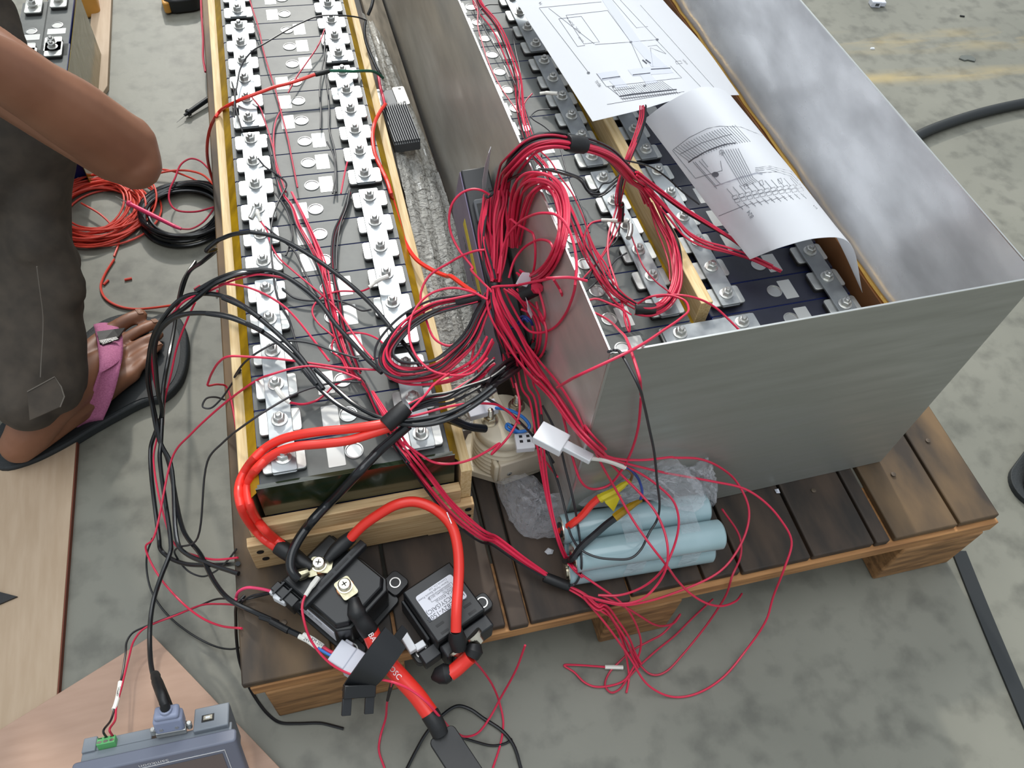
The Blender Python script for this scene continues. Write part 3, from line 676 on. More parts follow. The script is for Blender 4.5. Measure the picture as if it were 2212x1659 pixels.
def outline(x0, y0, x1, y1, th, z):
    m = MB()
    for a, b in (((x0, y0), (x1, y0 + th)), ((x0, y1 - th), (x1, y1)), ((x0, y0), (x0 + th, y1)), ((x1 - th, y0), (x1, y1))):
        m.box((a[0], a[1], z), (b[0], b[1], z + 0.0001), SB)
    return m
obj('frame_line', outline(-lw * 0.50, lh_ * 0.05, lw * 0.78, lh_ * 0.48, 0.0004, zl), 'ink', sk)
el = MB(); n = 28
el.add([SB @ V((lw * 0.86 + r * 0.0045 * cos(2 * pi * i / n), -lh_ * 0.72 + r * 0.0062 * sin(2 * pi * i / n), zl + 0.0001)) for r in (1, 0.86) for i in range(n)], [(i, (i + 1) % n, n + (i + 1) % n, n + i) for i in range(n)])
obj('emblem', el, 'ink', sk, smooth=False)
text('emblem_letter', 'H', 0.006, SB @ V((lw * 0.86, -lh_ * 0.72, zl)), tx, ty, 'ink', sk, 'CENTER')
q0, q1 = at(*cp('T', 1210, 1280), 0.040), at(*cp('T', 1330, 1420), 0.034)
bt = obj('terminal_bolt', MB().tube([q0, q0.lerp(q1, .3), q0.lerp(q1, .31), q0.lerp(q1, .45), q0.lerp(q1, .46), q1], [0.0105, 0.0105, 0.0085, 0.0085, 0.0072, 0.0062], 14), 'nickel', c2, angle=30)
q0, q1 = at(*cp('T', 890, 1500), 0.034), at(*cp('T', 990, 1600), 0.028)
obj('terminal_bolt', MB().tube([q0, q0.lerp(q1, .3), q0.lerp(q1, .31), q0.lerp(q1, .45), q0.lerp(q1, .46), q1], [0.0105, 0.0105, 0.0085, 0.0085, 0.0072, 0.0062], 14), 'nickel', c2, angle=30)

# ================================================================== black plastic strip leaning off the pallet edge
sp = [at(*cp('G', 960, 850), 0.068), at(*cp('G', 880, 960), 0.069), at(*cp('G', 800, 1070), 0.060), at(*cp('G', 735, 1150), 0.040), at(*cp('G', 690, 1210), 0.012)]
sb = thing('bracket', 'black plastic channel strip leaning over the pallet edge between the two black contactors', 'bracket', sp[3])
obj('strip', MB().ribbon(spline(sp[:4] + [sp[3] + (sp[4] - sp[3]).normalized() * .010], 5), 0.0165, (0.25, -0.5, 0.8), 0.003), 'blackplastic2', sb, bevel=0.0006)
dirv = (sp[4] - sp[3]).normalized(); FS = frame(sp[3], dirv, (0.25, -0.5, 0.8))
obj('end_clip', MB().box((-0.002, -0.0175, -0.004), (0.012, 0.0175, 0.005), FS), 'blackplastic', sb, bevel=0.001)
for y in (-0.0175, 0.0075):
    obj('prong', MB().box((0.0122, y, -0.003), (0.030, y + 0.010, 0.001), FS), 'blackplastic2', sb, bevel=0.0006)
lipm = MB().ribbon([p + V((0.012, 0.010, -0.006)) for p in spline(sp[:4], 5)], 0.005, (0.85, 0.45, 0.3), 0.002)
obj('edge_lip', lipm, 'blackplastic', sb)

# ================================================================== wiring
PKI, PALI, BMI, BFI, CTI, CBI, SBI = [m.inverted() for m in (PK, PAL, BM, BF, CT_, CB, SB)]
def in_pk(p, r):
    q = PKI @ p
    if -.026 - r < q.y < 1.1:
        if -.0335 < q.x < .1855 and q.z < .1605 + r: return True
        if -.056 - r < q.x < .2065 + r and q.z < .1285 + r: return True
    if -.048 - r < q.y < -.02 and -.062 - r < q.x < .209 + r and q.z < .066 + r: return True
    return -.042 - r < q.y < -.02 and -.042 < q.x < .192 and q.z < .0965 + r
def in_pal(p, r):
    q = PALI @ p; return -.007 - r < q.x < 1 + r and -.005 - r < q.y < 1.6 and -.037 - r < q.z < .0006 + r
def in_floor(p, r): return p.z < G + r + .0003
def in_box(p, r): return -.001 - r < p.x < .4776 + r and -.001 - r < p.y and p.z < .3775 + r
def in_boxcells(p, r):
    if not (.003 < p.x < .474 and p.y > .003): return False
    if p.z < .1630 + r: return True
    if .2215 - r < p.x < .2405 + r and p.y > .181 - r and p.z < .1925 + r: return True
    return any(abs(p.x - u) < .0235 + r and p.z < .1695 + r for u in (bB, bC, bD, bB - S_))
def in_walls(p, r):
    if p.z > .3775 + r or p.y < -.001 - r: return False
    return abs(p.x - .001) < .0012 + r or abs(p.x - .4756) < .0012 + r or (p.y < .003 + r and -.001 < p.x < .478)
def in_unit(p, r):
    q = BMI @ p; return -r < q.x < BL_ + r and -.002 - r < q.y < BW_ + r and -r < q.z < BD_
def in_bundle(p, r):
    q = BFI @ p
    return -.001 < q.x < LB and any((q.y - a) ** 2 + (q.z - b_) ** 2 < (RB + r) ** 2 for a, b_ in ((RB, RB), (RB * 3.03, RB), (RB * 1.02, RB * 3.03), (RB * 3.05, RB * 3.05)))
def in_cream(p, r):
    q = CTI @ p; return (q.x ** 2 + q.y ** 2 < (.040 + r) ** 2 and q.z < .0958 + r) or (-.051 < q.x < .049 and -.045 - r < q.y < .042 and q.z < .014 + r) or (-.021 < q.x < .048 + r and -.045 - r < q.y < 0 and q.z < .0585 + r)
def in_hv(p, r):
    q = CBI @ p; return -.048 - r < q.x < .057 + r and -.041 - r < q.y < .041 + r and q.z < .0605 + r
def in_small(p, r):
    q = SBI @ p; return -lw - .009 - r < q.x < lw + .009 + r and -lh_ - .041 - r < q.y < lh_ + .015 + r and q.z < (.0505 if q.y > -lh_ - .024 else .0385) + r
SOL_OUT += [in_pk, in_pal, in_floor, in_box, in_unit, in_bundle, in_cream, in_hv, in_small]
SOL_IN += [in_pk, in_pal, in_floor, in_walls, in_boxcells, in_unit]
def offsets(n, R, rnd, m):
    out = []
    for i in range(n):
        rr = R * math.sqrt((i + 0.5) / n); a = i * 2.399963 + rnd.uniform(-0.3, 0.3)
        d = rnd.uniform(-0.9, 0.9); ph = rnd.uniform(0, 6.28); w_ = rnd.uniform(0.25, 0.5) * R
        out.append([(rr * cos(a + d * k / m) + w_ * sin(ph + 5.0 * k / m), rr * sin(a + d * k / m) + w_ * cos(ph * 2 + 4.0 * k / m)) for k in range(m)])
    return out
def bundle(root, P, n, R, mats, r=0.00145, seed=1, per=8, spread=None, zmin=None, skin=True):
    # n strands running along path P; R may vary along it; mats is a list cycled through
    global SOLIDS
    SOLIDS = SOL_OUT if skin else SOL_IN
    C = lift(spline(P, per), r); m = len(C); rnd = random.Random(seed)
    T = [(C[min(i + 1, m - 1)] - C[max(i - 1, 0)]).normalized() for i in range(m)]
    u = T[0].orthogonal().normalized(); F = []
    for i in range(m):
        u = u - T[i] * u.dot(T[i]); u = u.normalized() if u.length > 1e-6 else T[i].orthogonal().normalized()
        F.append((u.copy(), T[i].cross(u)))
    Rf = (lambda t: R) if not isinstance(R, (list, tuple)) else (lambda t: R[min(int(t * (len(R) - 1)), len(R) - 2)] * (1 - (t * (len(R) - 1) - min(int(t * (len(R) - 1)), len(R) - 2))) + R[min(int(t * (len(R) - 1)), len(R) - 2) + 1] * (t * (len(R) - 1) - min(int(t * (len(R) - 1)), len(R) - 2)))
    for i, of in enumerate(offsets(n, 1.0, rnd, m)):
        mt = mats[i % len(mats)]; Q = []
        for k in range(m):
            rr = Rf(k / (m - 1)); q = C[k] + F[k][0] * of[k][0] * rr + F[k][1] * of[k][1] * rr
            if zmin is not None: q.z = max(q.z, zmin)
            if skin and 0.0 < q.x < 0.4766 and q.y > -0.004 and q.z < 0.378 and q.y < 0.03: q.y = -0.004
            Q.append(q)
        obj(('black_wire' if mt in ('black', 'grey_wire') else 'red_wire'), MB().tube(lift(Q, r), r, 6), mt, root)
def tapewrap(root, A, B, r, name='tape_wrap'):
    A, B = V(A), V(B); obj(name, MB().tube([A, A.lerp(B, .06), A.lerp(B, .5), A.lerp(B, .94), B], [r * .93, r, r * 1.04, r, r * .93], 12), 'tape', root)
RED3 = ['red', 'red', 'red2']
MIX = ['red', 'black', 'red', 'grey_wire', 'red2']

# --- big arch of red and black wires from the unit over the box wall
h = thing('wire_harness', 'taped arch of red and black wires rising over the left wall of the steel box', 'wire harness', at(1085, 520, 0.26))
AR = pts('U', [(640, 1280, .225), (650, 1000, .255), (690, 700, .285), (760, 330, .325)]) + pts('I', [(560, 1290, .372), (700, 1155, .395), (860, 1118, .40), (1040, 1145, .392), (1200, 1180, .375)]) + \
     pts('I', [(1350, 1255, .34), (1500, 1410, .29)], False) + pts('J', [(1010, 345, .255), (1075, 470, .225)], False)
bundle(h, AR, 20, [0.008, 0.009, 0.010, 0.009, 0.0075, 0.007, 0.009, 0.010], MIX, seed=2, skin=False)
tapewrap(h, at(*cp('I', 975, 1138), .396), at(*cp('I', 1120, 1160), .386), 0.0092)
bundle(h, pts('J', [(1075, 470, .225), (1150, 620, .205), (1215, 740, .198), (1250, 860, .196), (1262, 1000, .196), (1235, 1130, .196), (1160, 1235, .194), (1060, 1280, .190), (950, 1265, .186)], False), 12, [0.007, 0.008, 0.008, 0.007, 0.006, 0.006], ['red', 'red', 'red2', 'red', 'black'], seed=5, skin=False)
tapewrap(h, at(*cp('J', 940, 1270), .187), at(*cp('J', 1095, 1275), .190), 0.0078)
bundle(h, pts('J', [(950, 1265, .186), (850, 1200, .184), (760, 1105, .182), (690, 1010, .182), (620, 890, .182), (560, 780, .182), (500, 620, .180), (420, 450, .178), (330, 320, .178), (255, 190, .178), (180, 110, .176)], False) + pts('I', [(650, 1080, .176), (600, 900, .176), (575, 640, .176), (520, 470, .176), (400, 200, .176), (265, 30, .176), (240, -120, .176)], False), 6,
       [0.009, 0.008, 0.010, 0.010, 0.008, 0.008, 0.009, 0.007], ['red', 'red2', 'black', 'red'], r=0.0011, seed=6, skin=False)
bundle(h, pts('J', [(880, 1225, .186), (800, 1170, .186), (730, 1080, .186), (670, 980, .186), (600, 850, .186), (565, 740, .19)], False), 6, [0.006, 0.007, 0.010, 0.008], RED3, r=0.0012, seed=16, skin=False)
# branch to the right, under the lower sheet
bundle(h, pts('J', [(940, 260, .30), (1100, 385, .262), (1300, 530, .232), (1500, 650, .21), (1680, 760, .196), (1850, 900, .186), (2030, 990, .182)], False), 4, 0.0035, ['red', 'red', 'black'], seed=8, skin=False)
bundle(h, pts('J', [(1010, 350, .255), (1130, 480, .235), (1220, 580, .222), (1330, 710, .208), (1460, 785, .20), (1620, 830, .194), (1800, 890, .188), (1960, 960, .184)], False), 5, 0.004, ['red', 'red', 'red2'], seed=9, skin=False)
wire('black_wire', pts('J', [(860, 160, .31), (960, 180, .29), (1060, 210, .262), (1180, 290, .235), (1300, 400, .215), (1420, 490, .205)], False), 0.0012, 'black', h)
# --- red bunch at the plug and down into the tie
h = thing('wire_harness', 'thick bunch of red wires tied below the plug of the purple-grey unit', 'wire harness', at(1060, 560, 0.22))
bundle(h, pts('U', [(520, 570, .282), (510, 660, .28), (500, 900, .272), (525, 1150, .262), (570, 1400, .252), (610, 1600, .245)]), 16, [0.004, 0.006, 0.010, 0.012, 0.010, 0.006], RED3 + ['grey_wire'], seed=11)
bundle(h, pts('U', [(700, 500, .31), (720, 650, .30), (690, 850, .29), (670, 1100, .275), (640, 1400, .26), (615, 1600, .248)]), 9, [0.008, 0.009, 0.007], RED3, seed=12)
wire('tie', pts('U', [(485, 570, .29), (520, 590, .296), (560, 560, .296), (650, 470, .305), (730, 410, .32), (830, 345, .345), (960, 300, .38), (1100, 285, .392)]) + pts('J', [(230, 225, .37), (420, 265, .30), (540, 320, .21), (600, 400, .185), (690, 410, .19), (760, 350, .19), (830, 290, .20)], False), 0.0016, 'grey_wire', h)
tapewrap(h, at(*cp('U', 600, 1600), .247), at(*cp('X', 440, 330), .238), 0.0068)
# --- red coil beside the hub
h = thing('wire_harness', 'coiled hank of bright red wire looped against the left wall of the steel box', 'wire harness', at(1150, 480, 0.3))
bundle(h, pts('U', [(840, 1180, .262), (840, 950, .285), (860, 750, .31), (900, 540, .345), (1000, 420, .375), (1130, 385, .392), (1260, 420, .395), (1360, 530, .39), (1420, 700, .385), (1425, 900, .382), (1390, 1100, .378), (1330, 1270, .36), (1220, 1450, .32), (1100, 1540, .285), (990, 1560, .262), (900, 1500, .255)]), 9, [0.006, 0.0075, 0.009, 0.008, 0.006, 0.006, 0.006, 0.005], ['red'], seed=21, skin=False)
bundle(h, pts('U', [(880, 1150, .26), (930, 900, .29), (1000, 650, .33), (1080, 500, .365), (1180, 440, .385), (1280, 520, .39), (1340, 700, .388), (1370, 900, .384), (1350, 1120, .37), (1250, 1380, .33), (1130, 1520, .285)]), 3, 0.004, ['red'], seed=22, skin=False)
def loose(label, c, L, r=0.00145, mat='red', out=True, n=7, group=None, cat='wire', name=None):
    nm = name or {'red': 'red_wire', 'red2': 'red_wire', 'black': 'black_wire', 'grey_wire': 'black_wire', 'blackcable': 'black_cable', 'redcable': 'red_cable', 'redcoil': 'red_wire', 'pink': 'pink_wire', 'green': 'green_wire', 'bluewire': 'blue_wire'}.get(mat, 'wire')
    P = pts(c, L, out) if isinstance(c, str) else [q for cc_, LL in zip(c, L) for q in pts(cc_, LL, out)]
    return wire(nm, P, r, mat, None, label, group, n=n, cat=cat)
# single loops about the hub
loose('red loop sweeping left past the yellow strip of the unit', ['U', 'X'], [[(520, 545, .30), (430, 500, .305), (330, 490, .305), (200, 540, .30), (90, 670, .29), (55, 860, .275), (90, 1050, .262), (190, 1240, .252), (340, 1440, .246)], [(110, 10, .246), (260, 180, .244), (400, 330, .243), (500, 570, .238), (640, 900, .21)]])
loose('red wire crossing rightwards from the hub over the box edge', ['X', 'J'], [[(400, 262, .25), (480, 245, .255), (700, 235, .27), (950, 190, .30), (1200, 140, .34)], [(300, 1040, .39), (450, 1035, .393), (580, 1060, .385)]], out=False)
loose('red wire arcing high over the right side of the hub', 'U', [(640, 1500, .26), (680, 1250, .275), (740, 1080, .29), (860, 920, .32), (1000, 820, .355), (1180, 775, .385), (1340, 800, .395), (1460, 920, .398), (1540, 1130, .395), (1580, 1400, .392), (1560, 1640, .385)], out=False)
loose('red loop continuing down outside the box wall below the hub', 'X', [(1560, 20, .39), (1545, 250, .375), (1480, 480, .345), (1400, 650, .31), (1250, 820, .262), (1080, 885, .235), (930, 870, .225), (830, 780, .222), (700, 560, .225), (560, 280, .235)], out=False)
loose('kinked red wire standing up in the middle of the hub', 'U', [(770, 980, .29), (790, 850, .31), (870, 910, .31), (1000, 980, .31), (1065, 1040, .31), (1085, 1180, .305), (1080, 1380, .285), (1030, 1540, .27), (960, 1600, .26)])
loose('red loop turning back inside the coil hank', 'U', [(770, 1550, .255), (830, 1350, .27), (920, 1220, .285), (1060, 1120, .305), (1180, 1095, .325), (1280, 1150, .33), (1305, 1260, .32), (1240, 1400, .30), (1120, 1530, .28), (1010, 1570, .268)])
for k, (x, zz) in enumerate(((0, .0), (40, .006), (-60, .0), (120, 0.004))):
    loose(['second from the left', 'third from the left', 'leftmost', 'rightmost'][k] + ' of the red loops hanging down the outer box wall', 'X', [(620 + x, 280, .245), (800 + x * .6, 420, .238), (960 + x, 640, .22 + zz), (1030 + x, 850, .20 + zz), (1020 + x, 1040, .175 + zz), (960 + x, 1200, .15 + zz), (800 + x, 1290, .13), (640 + x, 1280 - x, .12), (560, 1180, .125)], group=None)
loose('red wire dropping in a long bight at the box wall', 'X', [(1040, 280, .262), (1100, 480, .245), (1130, 640, .228), (1110, 720, .222), (1060, 650, .225), (1010, 460, .24)])
loose('red wire dipping to a low bight right of the hanging loops', 'X', [(1250, 150, .345), (1340, 300, .325), (1430, 550, .29), (1455, 760, .262), (1430, 930, .245), (1350, 1020, .235), (1230, 990, .228), (1130, 780, .225), (980, 640, .225), (800, 560, .23)], out=False)
loose('red loop wandering out over the stretch wrap left of the hub', ['U', 'H'], [[(480, 1215, .268), (380, 1225, .265), (220, 1280, .255), (60, 1370, .24)], [(350, 820, .225), (300, 930, .215), (330, 1070, .21), (390, 1200, .21), (480, 1235, .21), (560, 1170, .212)]])
loose('red loop swinging wide left over the pine rail', 'H', [(700, 960, .25), (600, 910, .245), (480, 890, .24), (350, 930, .232), (260, 1030, .225), (230, 1160, .22), (270, 1290, .216), (360, 1380, .214), (470, 1410, .212), (600, 1400, .21), (700, 1310, .21)])
loose('two-turn red wire drooping left of the tape below the hub', 'X', [(430, 1230, .19), (330, 1350, .19), (200, 1420, .192), (100, 1380, .194), (130, 1200, .20), (160, 1050, .205)])
# --- red and black flat loop lying on the framed cells
h = thing('wire_harness', 'flat loop of red and black wires lying over the right busbars of the framed cells', 'wire harness', at(900, 760, 0.19))
LP = pts('H', [(715, 930, .236), (650, 1060, .226), (590, 1190, .215), (500, 1290, .206), (400, 1370, .200), (280, 1400, .197), (170, 1395, .197), (100, 1340, .198), (95, 1270, .200), (150, 1180, .204), (240, 1090, .210), (380, 1010, .218), (520, 975, .228), (640, 945, .236)])
bundle(h, LP, 16, [0.006, 0.010, 0.011, 0.012, 0.011, 0.010, 0.009, 0.006], ['red', 'grey_wire', 'red2', 'grey_wire', 'black', 'red'], seed=31, zmin=.183)
tapewrap(h, at(*cp('H', 515, 978), .228), at(*cp('H', 660, 940), .238), 0.0066)
bundle(h, pts('H', [(90, 1300, .19), (110, 1400, .188), (210, 1440, .188), (360, 1440, .19), (500, 1410, .194), (640, 1330, .20), (720, 1200, .21)]), 5, 0.006, ['red'], seed=32, zmin=.182)
# --- bundle running down from the hub past the cream contactor
h = thing('wire_harness', 'long fan of red wires falling from the hub past the box corner', 'wire harness', at(1180, 900, 0.15))
FN = pts('X', [(430, 260, .246), (470, 450, .238), (560, 650, .228), (680, 850, .215), (820, 1100, .20), (960, 1330, .188), (1130, 1560, .178)]) + pts('L', [(790, 60, .165), (900, 230, .15), (1000, 360, .135), (1110, 460, .125)])
bundle(h, FN, 12, [0.006, 0.010, 0.011, 0.011, 0.010, 0.008, 0.006, 0.006], ['red'], seed=41)
bundle(h, pts('X', [(440, 330, .243), (480, 600, .23), (490, 900, .205), (560, 1150, .185), (640, 1400, .17), (720, 1640, .155)]), 3, [0.004, 0.007, 0.007, 0.003], ['red', 'red', 'grey_wire'], seed=42)
bundle(h, pts('X', [(470, 400, .24), (620, 720, .222), (760, 1050, .20), (830, 1350, .18), (880, 1640, .16)]) + pts('L', [(620, 60, .15), (650, 250, .135), (670, 430, .12), (700, 640, .105), (740, 850, .095), (790, 1030, .075), (840, 1150, .05), (905, 1260, .03), (960, 1310, .015)]), 3, [0.005, 0.008, 0.006, 0.004, 0.004], ['red'], seed=43)
# loose ends of that fan
loose('red wire running down in front of the box corner to the cell bundle', 'L', [(1110, 460, .125), (1240, 600, .135), (1380, 740, .135), (1480, 860, .128), (1545, 1000, .118), (1570, 1130, .11), (1560, 1250, .095), (1500, 1370, .07), (1400, 1470, .055), (1270, 1510, .045), (1120, 1490, .035), (980, 1450, .025)])
loose('red wire lying in a wide arc right of the cell bundle', ['L', 'M', 'L'], [[(1090, 450, .125), (1200, 490, .13), (1400, 500, .13), (1600, 480, .12)], [(150, 405, .11), (290, 410, .10), (420, 460, .088), (530, 560, .07), (592, 700, .05), (580, 830, .035), (500, 990, .016), (400, 1090, .008)], [(1600, 1440, .004), (1400, 1500, .006), (1250, 1520, .012), (1060, 1480, .02)]])
loose('outermost red wire hooking past the pallet edge to the floor', ['L', 'M', 'P'], [[(1090, 470, .12), (1300, 530, .125), (1550, 590, .12)], [(160, 505, .11), (380, 545, .105), (560, 585, .095), (680, 660, .08), (780, 770, .06), (845, 900, .035), (800, 1060, .008)], [(1670, 1290, -.05), (1655, 1340, -.085), (1615, 1400, -.125), (1560, 1465, -.137), (1500, 1500, -.137), (1450, 1505, -.136), (1400, 1480, -.12), (1360, 1420, -.08), (1310, 1350, -.02), (1260, 1290, .02)]])
loose('red wire crossing diagonally over the cell bundle', 'L', [(1060, 440, .12), (1120, 560, .125), (1200, 700, .13), (1330, 930, .11), (1450, 1100, .105), (1560, 1240, .085), (1640, 1350, .04), (1730, 1440, .012), (1850, 1510, -.02), (1960, 1525, -.05), (2050, 1490, -.07), (2090, 1440, -.09)])
loose('red wire curling across the light blue cells to the pallet front', 'L', [(1180, 520, .125), (1330, 570, .13), (1500, 680, .125), (1610, 790, .115), (1645, 900, .105), (1640, 1010, .10), (1580, 1190, .10), (1500, 1310, .07), (1380, 1400, .045), (1230, 1450, .03), (1080, 1450, .026)])
loose('red wire looping low in front of the steel box corner', 'L', [(800, 60, .16), (850, 260, .145), (900, 480, .13), (960, 650, .115), (1050, 705, .115), (1150, 680, .13), (1240, 580, .155), (1310, 450, .19), (1360, 280, .235), (1382, 60, .30)])
loose('red wire from inside the box hanging over its front rim', ['J', 'L'], [[(620, 1290, .19), (720, 1340, .22), (820, 1430, .30), (890, 1530, .375)], [(1370, -80, .388), (1378, -20, .372), (1380, 40, .35)]], out=False)
loose('black wire hanging over the front rim of the box down to the cell bundle', ['J', 'L'], [[(740, 1590, .30), (790, 1580, .36), (840, 1610, .388)], [(1360, -30, .384), (1400, 100, .34), (1440, 280, .28), (1475, 450, .23), (1495, 650, .175), (1512, 830, .125), (1490, 930, .10), (1440, 1010, .095), (1380, 1130, .085), (1310, 1190, .082), (1180, 1197, .082), (1060, 1180, .082), (960, 1130, .080), (890, 1030, .075), (860, 900, .075), (800, 660, .09), (750, 520, .11), (700, 330, .13), (680, 180, .15)]], mat='grey_wire')
loose('thin black wire running beside the red fan to the bundle end', 'L', [(690, 120, .15), (790, 320, .125), (850, 560, .10), (900, 760, .085), (935, 940, .08), (960, 1150, .06), (960, 1280, .04), (920, 1370, .02), (880, 1385, .012)], mat='grey_wire')
loose('red wire draped from inside the box across its rim to the hub', ['J', 'X'], [[(960, 1230, .20), (1050, 1180, .215), (1180, 1165, .22), (1300, 1200, .225), (1340, 1270, .24), (1280, 1340, .28), (1150, 1430, .33), (1000, 1530, .38), (870, 1600, .392)], [(1640, 1450, .375), (1450, 1550, .33), (1300, 1640, .29)]], out=False)
loose('red wire crossing the wooden divider towards the bridging busbar', 'J', [(1100, 1180, .20), (1250, 1165, .215), (1400, 1190, .215), (1540, 1260, .2), (1640, 1350, .19), (1720, 1430, .182)], out=False)
loose('red wire bent over the front cells beside the left box wall', 'J', [(590, 1205, .18), (650, 1195, .182), (750, 1230, .182), (850, 1280, .182), (900, 1400, .18), (895, 1440, .176), (870, 1380, .178), (850, 1260, .182), (800, 1080, .184), (740, 880, .184), (745, 700, .186), (800, 520, .192), (840, 330, .23), (880, 160, .28), (950, 0, .30)], out=False)
loose('red wire strung from the front busbar up over the divider', 'J', [(690, 608, .182), (620, 625, .18), (575, 680, .18), (562, 800, .18), (600, 900, .18)], out=False, mat='red')
for k, L_ in enumerate(([(545, 1050, .18), (650, 930, .182), (740, 780, .184), (800, 600, .19), (870, 300, .25), (900, 160, .275), (950, 30, .285)], [(560, 1030, .18), (680, 900, .182), (780, 740, .186), (860, 560, .192)], [(900, 690, .188), (940, 800, .186), (1000, 950, .186), (1090, 1060, .19), (1190, 1140, .2), (1250, 1190, .215)], [(1050, 500, .215), (1090, 650, .205), (1150, 800, .2), (1190, 930, .2), (1200, 1060, .2)])):
    loose(['thin red wire slung from the box wall up under the upper sheet', 'thin red wire slung from the box wall to the slim bunch', 'thin red wire draped over the busbar bolts left of the divider', 'thin red wire running down past the face of the divider'][k], 'J', L_, 0.0011, 'red2', out=False)
for k, L_ in enumerate(([(180, 235, .178), (330, 225, .18), (460, 260, .184), (545, 300, .186), (585, 380, .184), (650, 395, .188), (700, 335, .19), (755, 325, .19), (830, 260, .2)], [(590, 400, .182), (650, 435, .184), (720, 410, .186), (800, 340, .19)], [(880, 850, .186), (800, 900, .182), (720, 1000, .178), (660, 1060, .176), (560, 1150, .174)], [(830, 590, .186), (800, 760, .184), (700, 850, .18), (590, 1050, .176)], [(240, 110, .178), (260, 280, .176), (350, 420, .176), (480, 580, .176), (560, 720, .176)], [(380, 60, .18), (430, 250, .178), (500, 420, .178), (560, 560, .178), (600, 700, .178)])):
    loose(['upper wavy black wire crossing the busbar left of the divider', 'lower wavy black wire crossing the busbar left of the divider', 'black wire from the busbar bolts down to the left box wall', 'black wire slanting over the cells beneath the red bunch in the box', 'black wire hugging the left box wall over the vents', 'black wire over the middle of the left cells in the box'][k], 'J', L_, 0.0012, 'grey_wire', out=False)
bundle(thing('wire_harness', 'slim bunch of red and dark wires passing under the upper sheet to the divider', 'wire harness', at(1390, 260, .22)), pts('I', [(1590, 840, .27), (1590, 930, .262), (1560, 1050, .255), (1500, 1200, .25), (1440, 1350, .245), (1400, 1500, .235), (1390, 1620, .225)], False) + pts('J', [(840, 480, .215), (835, 620, .195)], False), 6, [0.004, 0.005, 0.004], ['red2', 'black', 'red2'], r=0.0011, seed=51, skin=False)
# --- the row of thin wires in the left row, at the top
for k, L_ in enumerate(([(200, -40, .178), (262, 60, .178), (265, 200, .176), (300, 340, .175), (360, 520, .175), (440, 680, .175), (520, 800, .176), (590, 900, .176)], [(262, 0, .178), (340, 110, .178), (450, 260, .176), (520, 400, .176), (560, 560, .176), (580, 760, .176), (610, 920, .176)], [(700, 745, .18), (650, 800, .178), (620, 880, .177), (640, 1000, .176)])):
    loose(['leftmost red sense wire at the far end of the box row', 'red sense wire crossing the stickers at the far end of the box row', 'short red wire curving from the white crimp beside the upper sheet'][k], 'I', L_, 0.0011, 'red2', out=False)
for k, L_ in enumerate(([(430, 35, .182), (340, 40, .18), (280, 90, .178), (320, 230, .176), (430, 420, .175), (540, 620, .175), (650, 880, .176), (720, 1080, .178)], [(540, 250, .18), (570, 420, .177), (605, 580, .176), (600, 800, .176)], [(840, 870, .182), (740, 880, .18), (690, 930, .178), (800, 1010, .178), (890, 1090, .18)])):
    loose(['black sense wire hooking off the far busbar in the steel box', 'short black wire hanging straight beside the upper sheet', 'black wire curling below the white crimp beside the upper sheet'][k], 'I', L_, 0.0011, 'grey_wire', out=False)

# --- wires lying on the framed cells
h = thing('wire_harness', 'bunch of red and black sense wires running down the middle of the framed cells', 'wire harness', at(700, 640, .17))
zc = .165
bundle(h, pts('B', [(740, 930, zc), (690, 1030, zc), (670, 1200, zc), (690, 1400, zc), (740, 1640, zc)]) + pts('C', [(830, 190, zc), (880, 340, zc), (980, 520, zc), (1080, 730, zc), (1130, 900, zc), (1180, 1120, zc), (1230, 1330, zc), (1330, 1560, .168)]) + pts('D', [(1130, 100, .17), (1240, 330, .185), (1350, 560, .16), (1480, 740, .12)], ), 4, [0.0005, 0.001, 0.003, 0.006, 0.007, 0.006], ['red', 'red', 'grey_wire'], r=.0012, seed=61, zmin=.1615)
bundle(h, pts('C', [(830, 60, zc), (1020, 460, zc), (1110, 720, zc), (1130, 900, zc), (1180, 1120, zc), (1250, 1350, zc), (1340, 1560, .168)]), 4, [0.002, 0.004, 0.005, 0.006], ['red'], r=.0012, seed=62, zmin=.1615)
bundle(h, pts('C', [(1330, 60, zc), (1270, 250, zc), (1200, 400, zc), (1180, 600, zc), (1200, 820, zc), (1240, 1000, zc), (1260, 1180, zc), (1330, 1400, zc), (1400, 1600, .17)]), 4, [0.003, 0.004, 0.004], ['red', 'grey_wire', 'black'], r=.0012, seed=63, zmin=.1615)
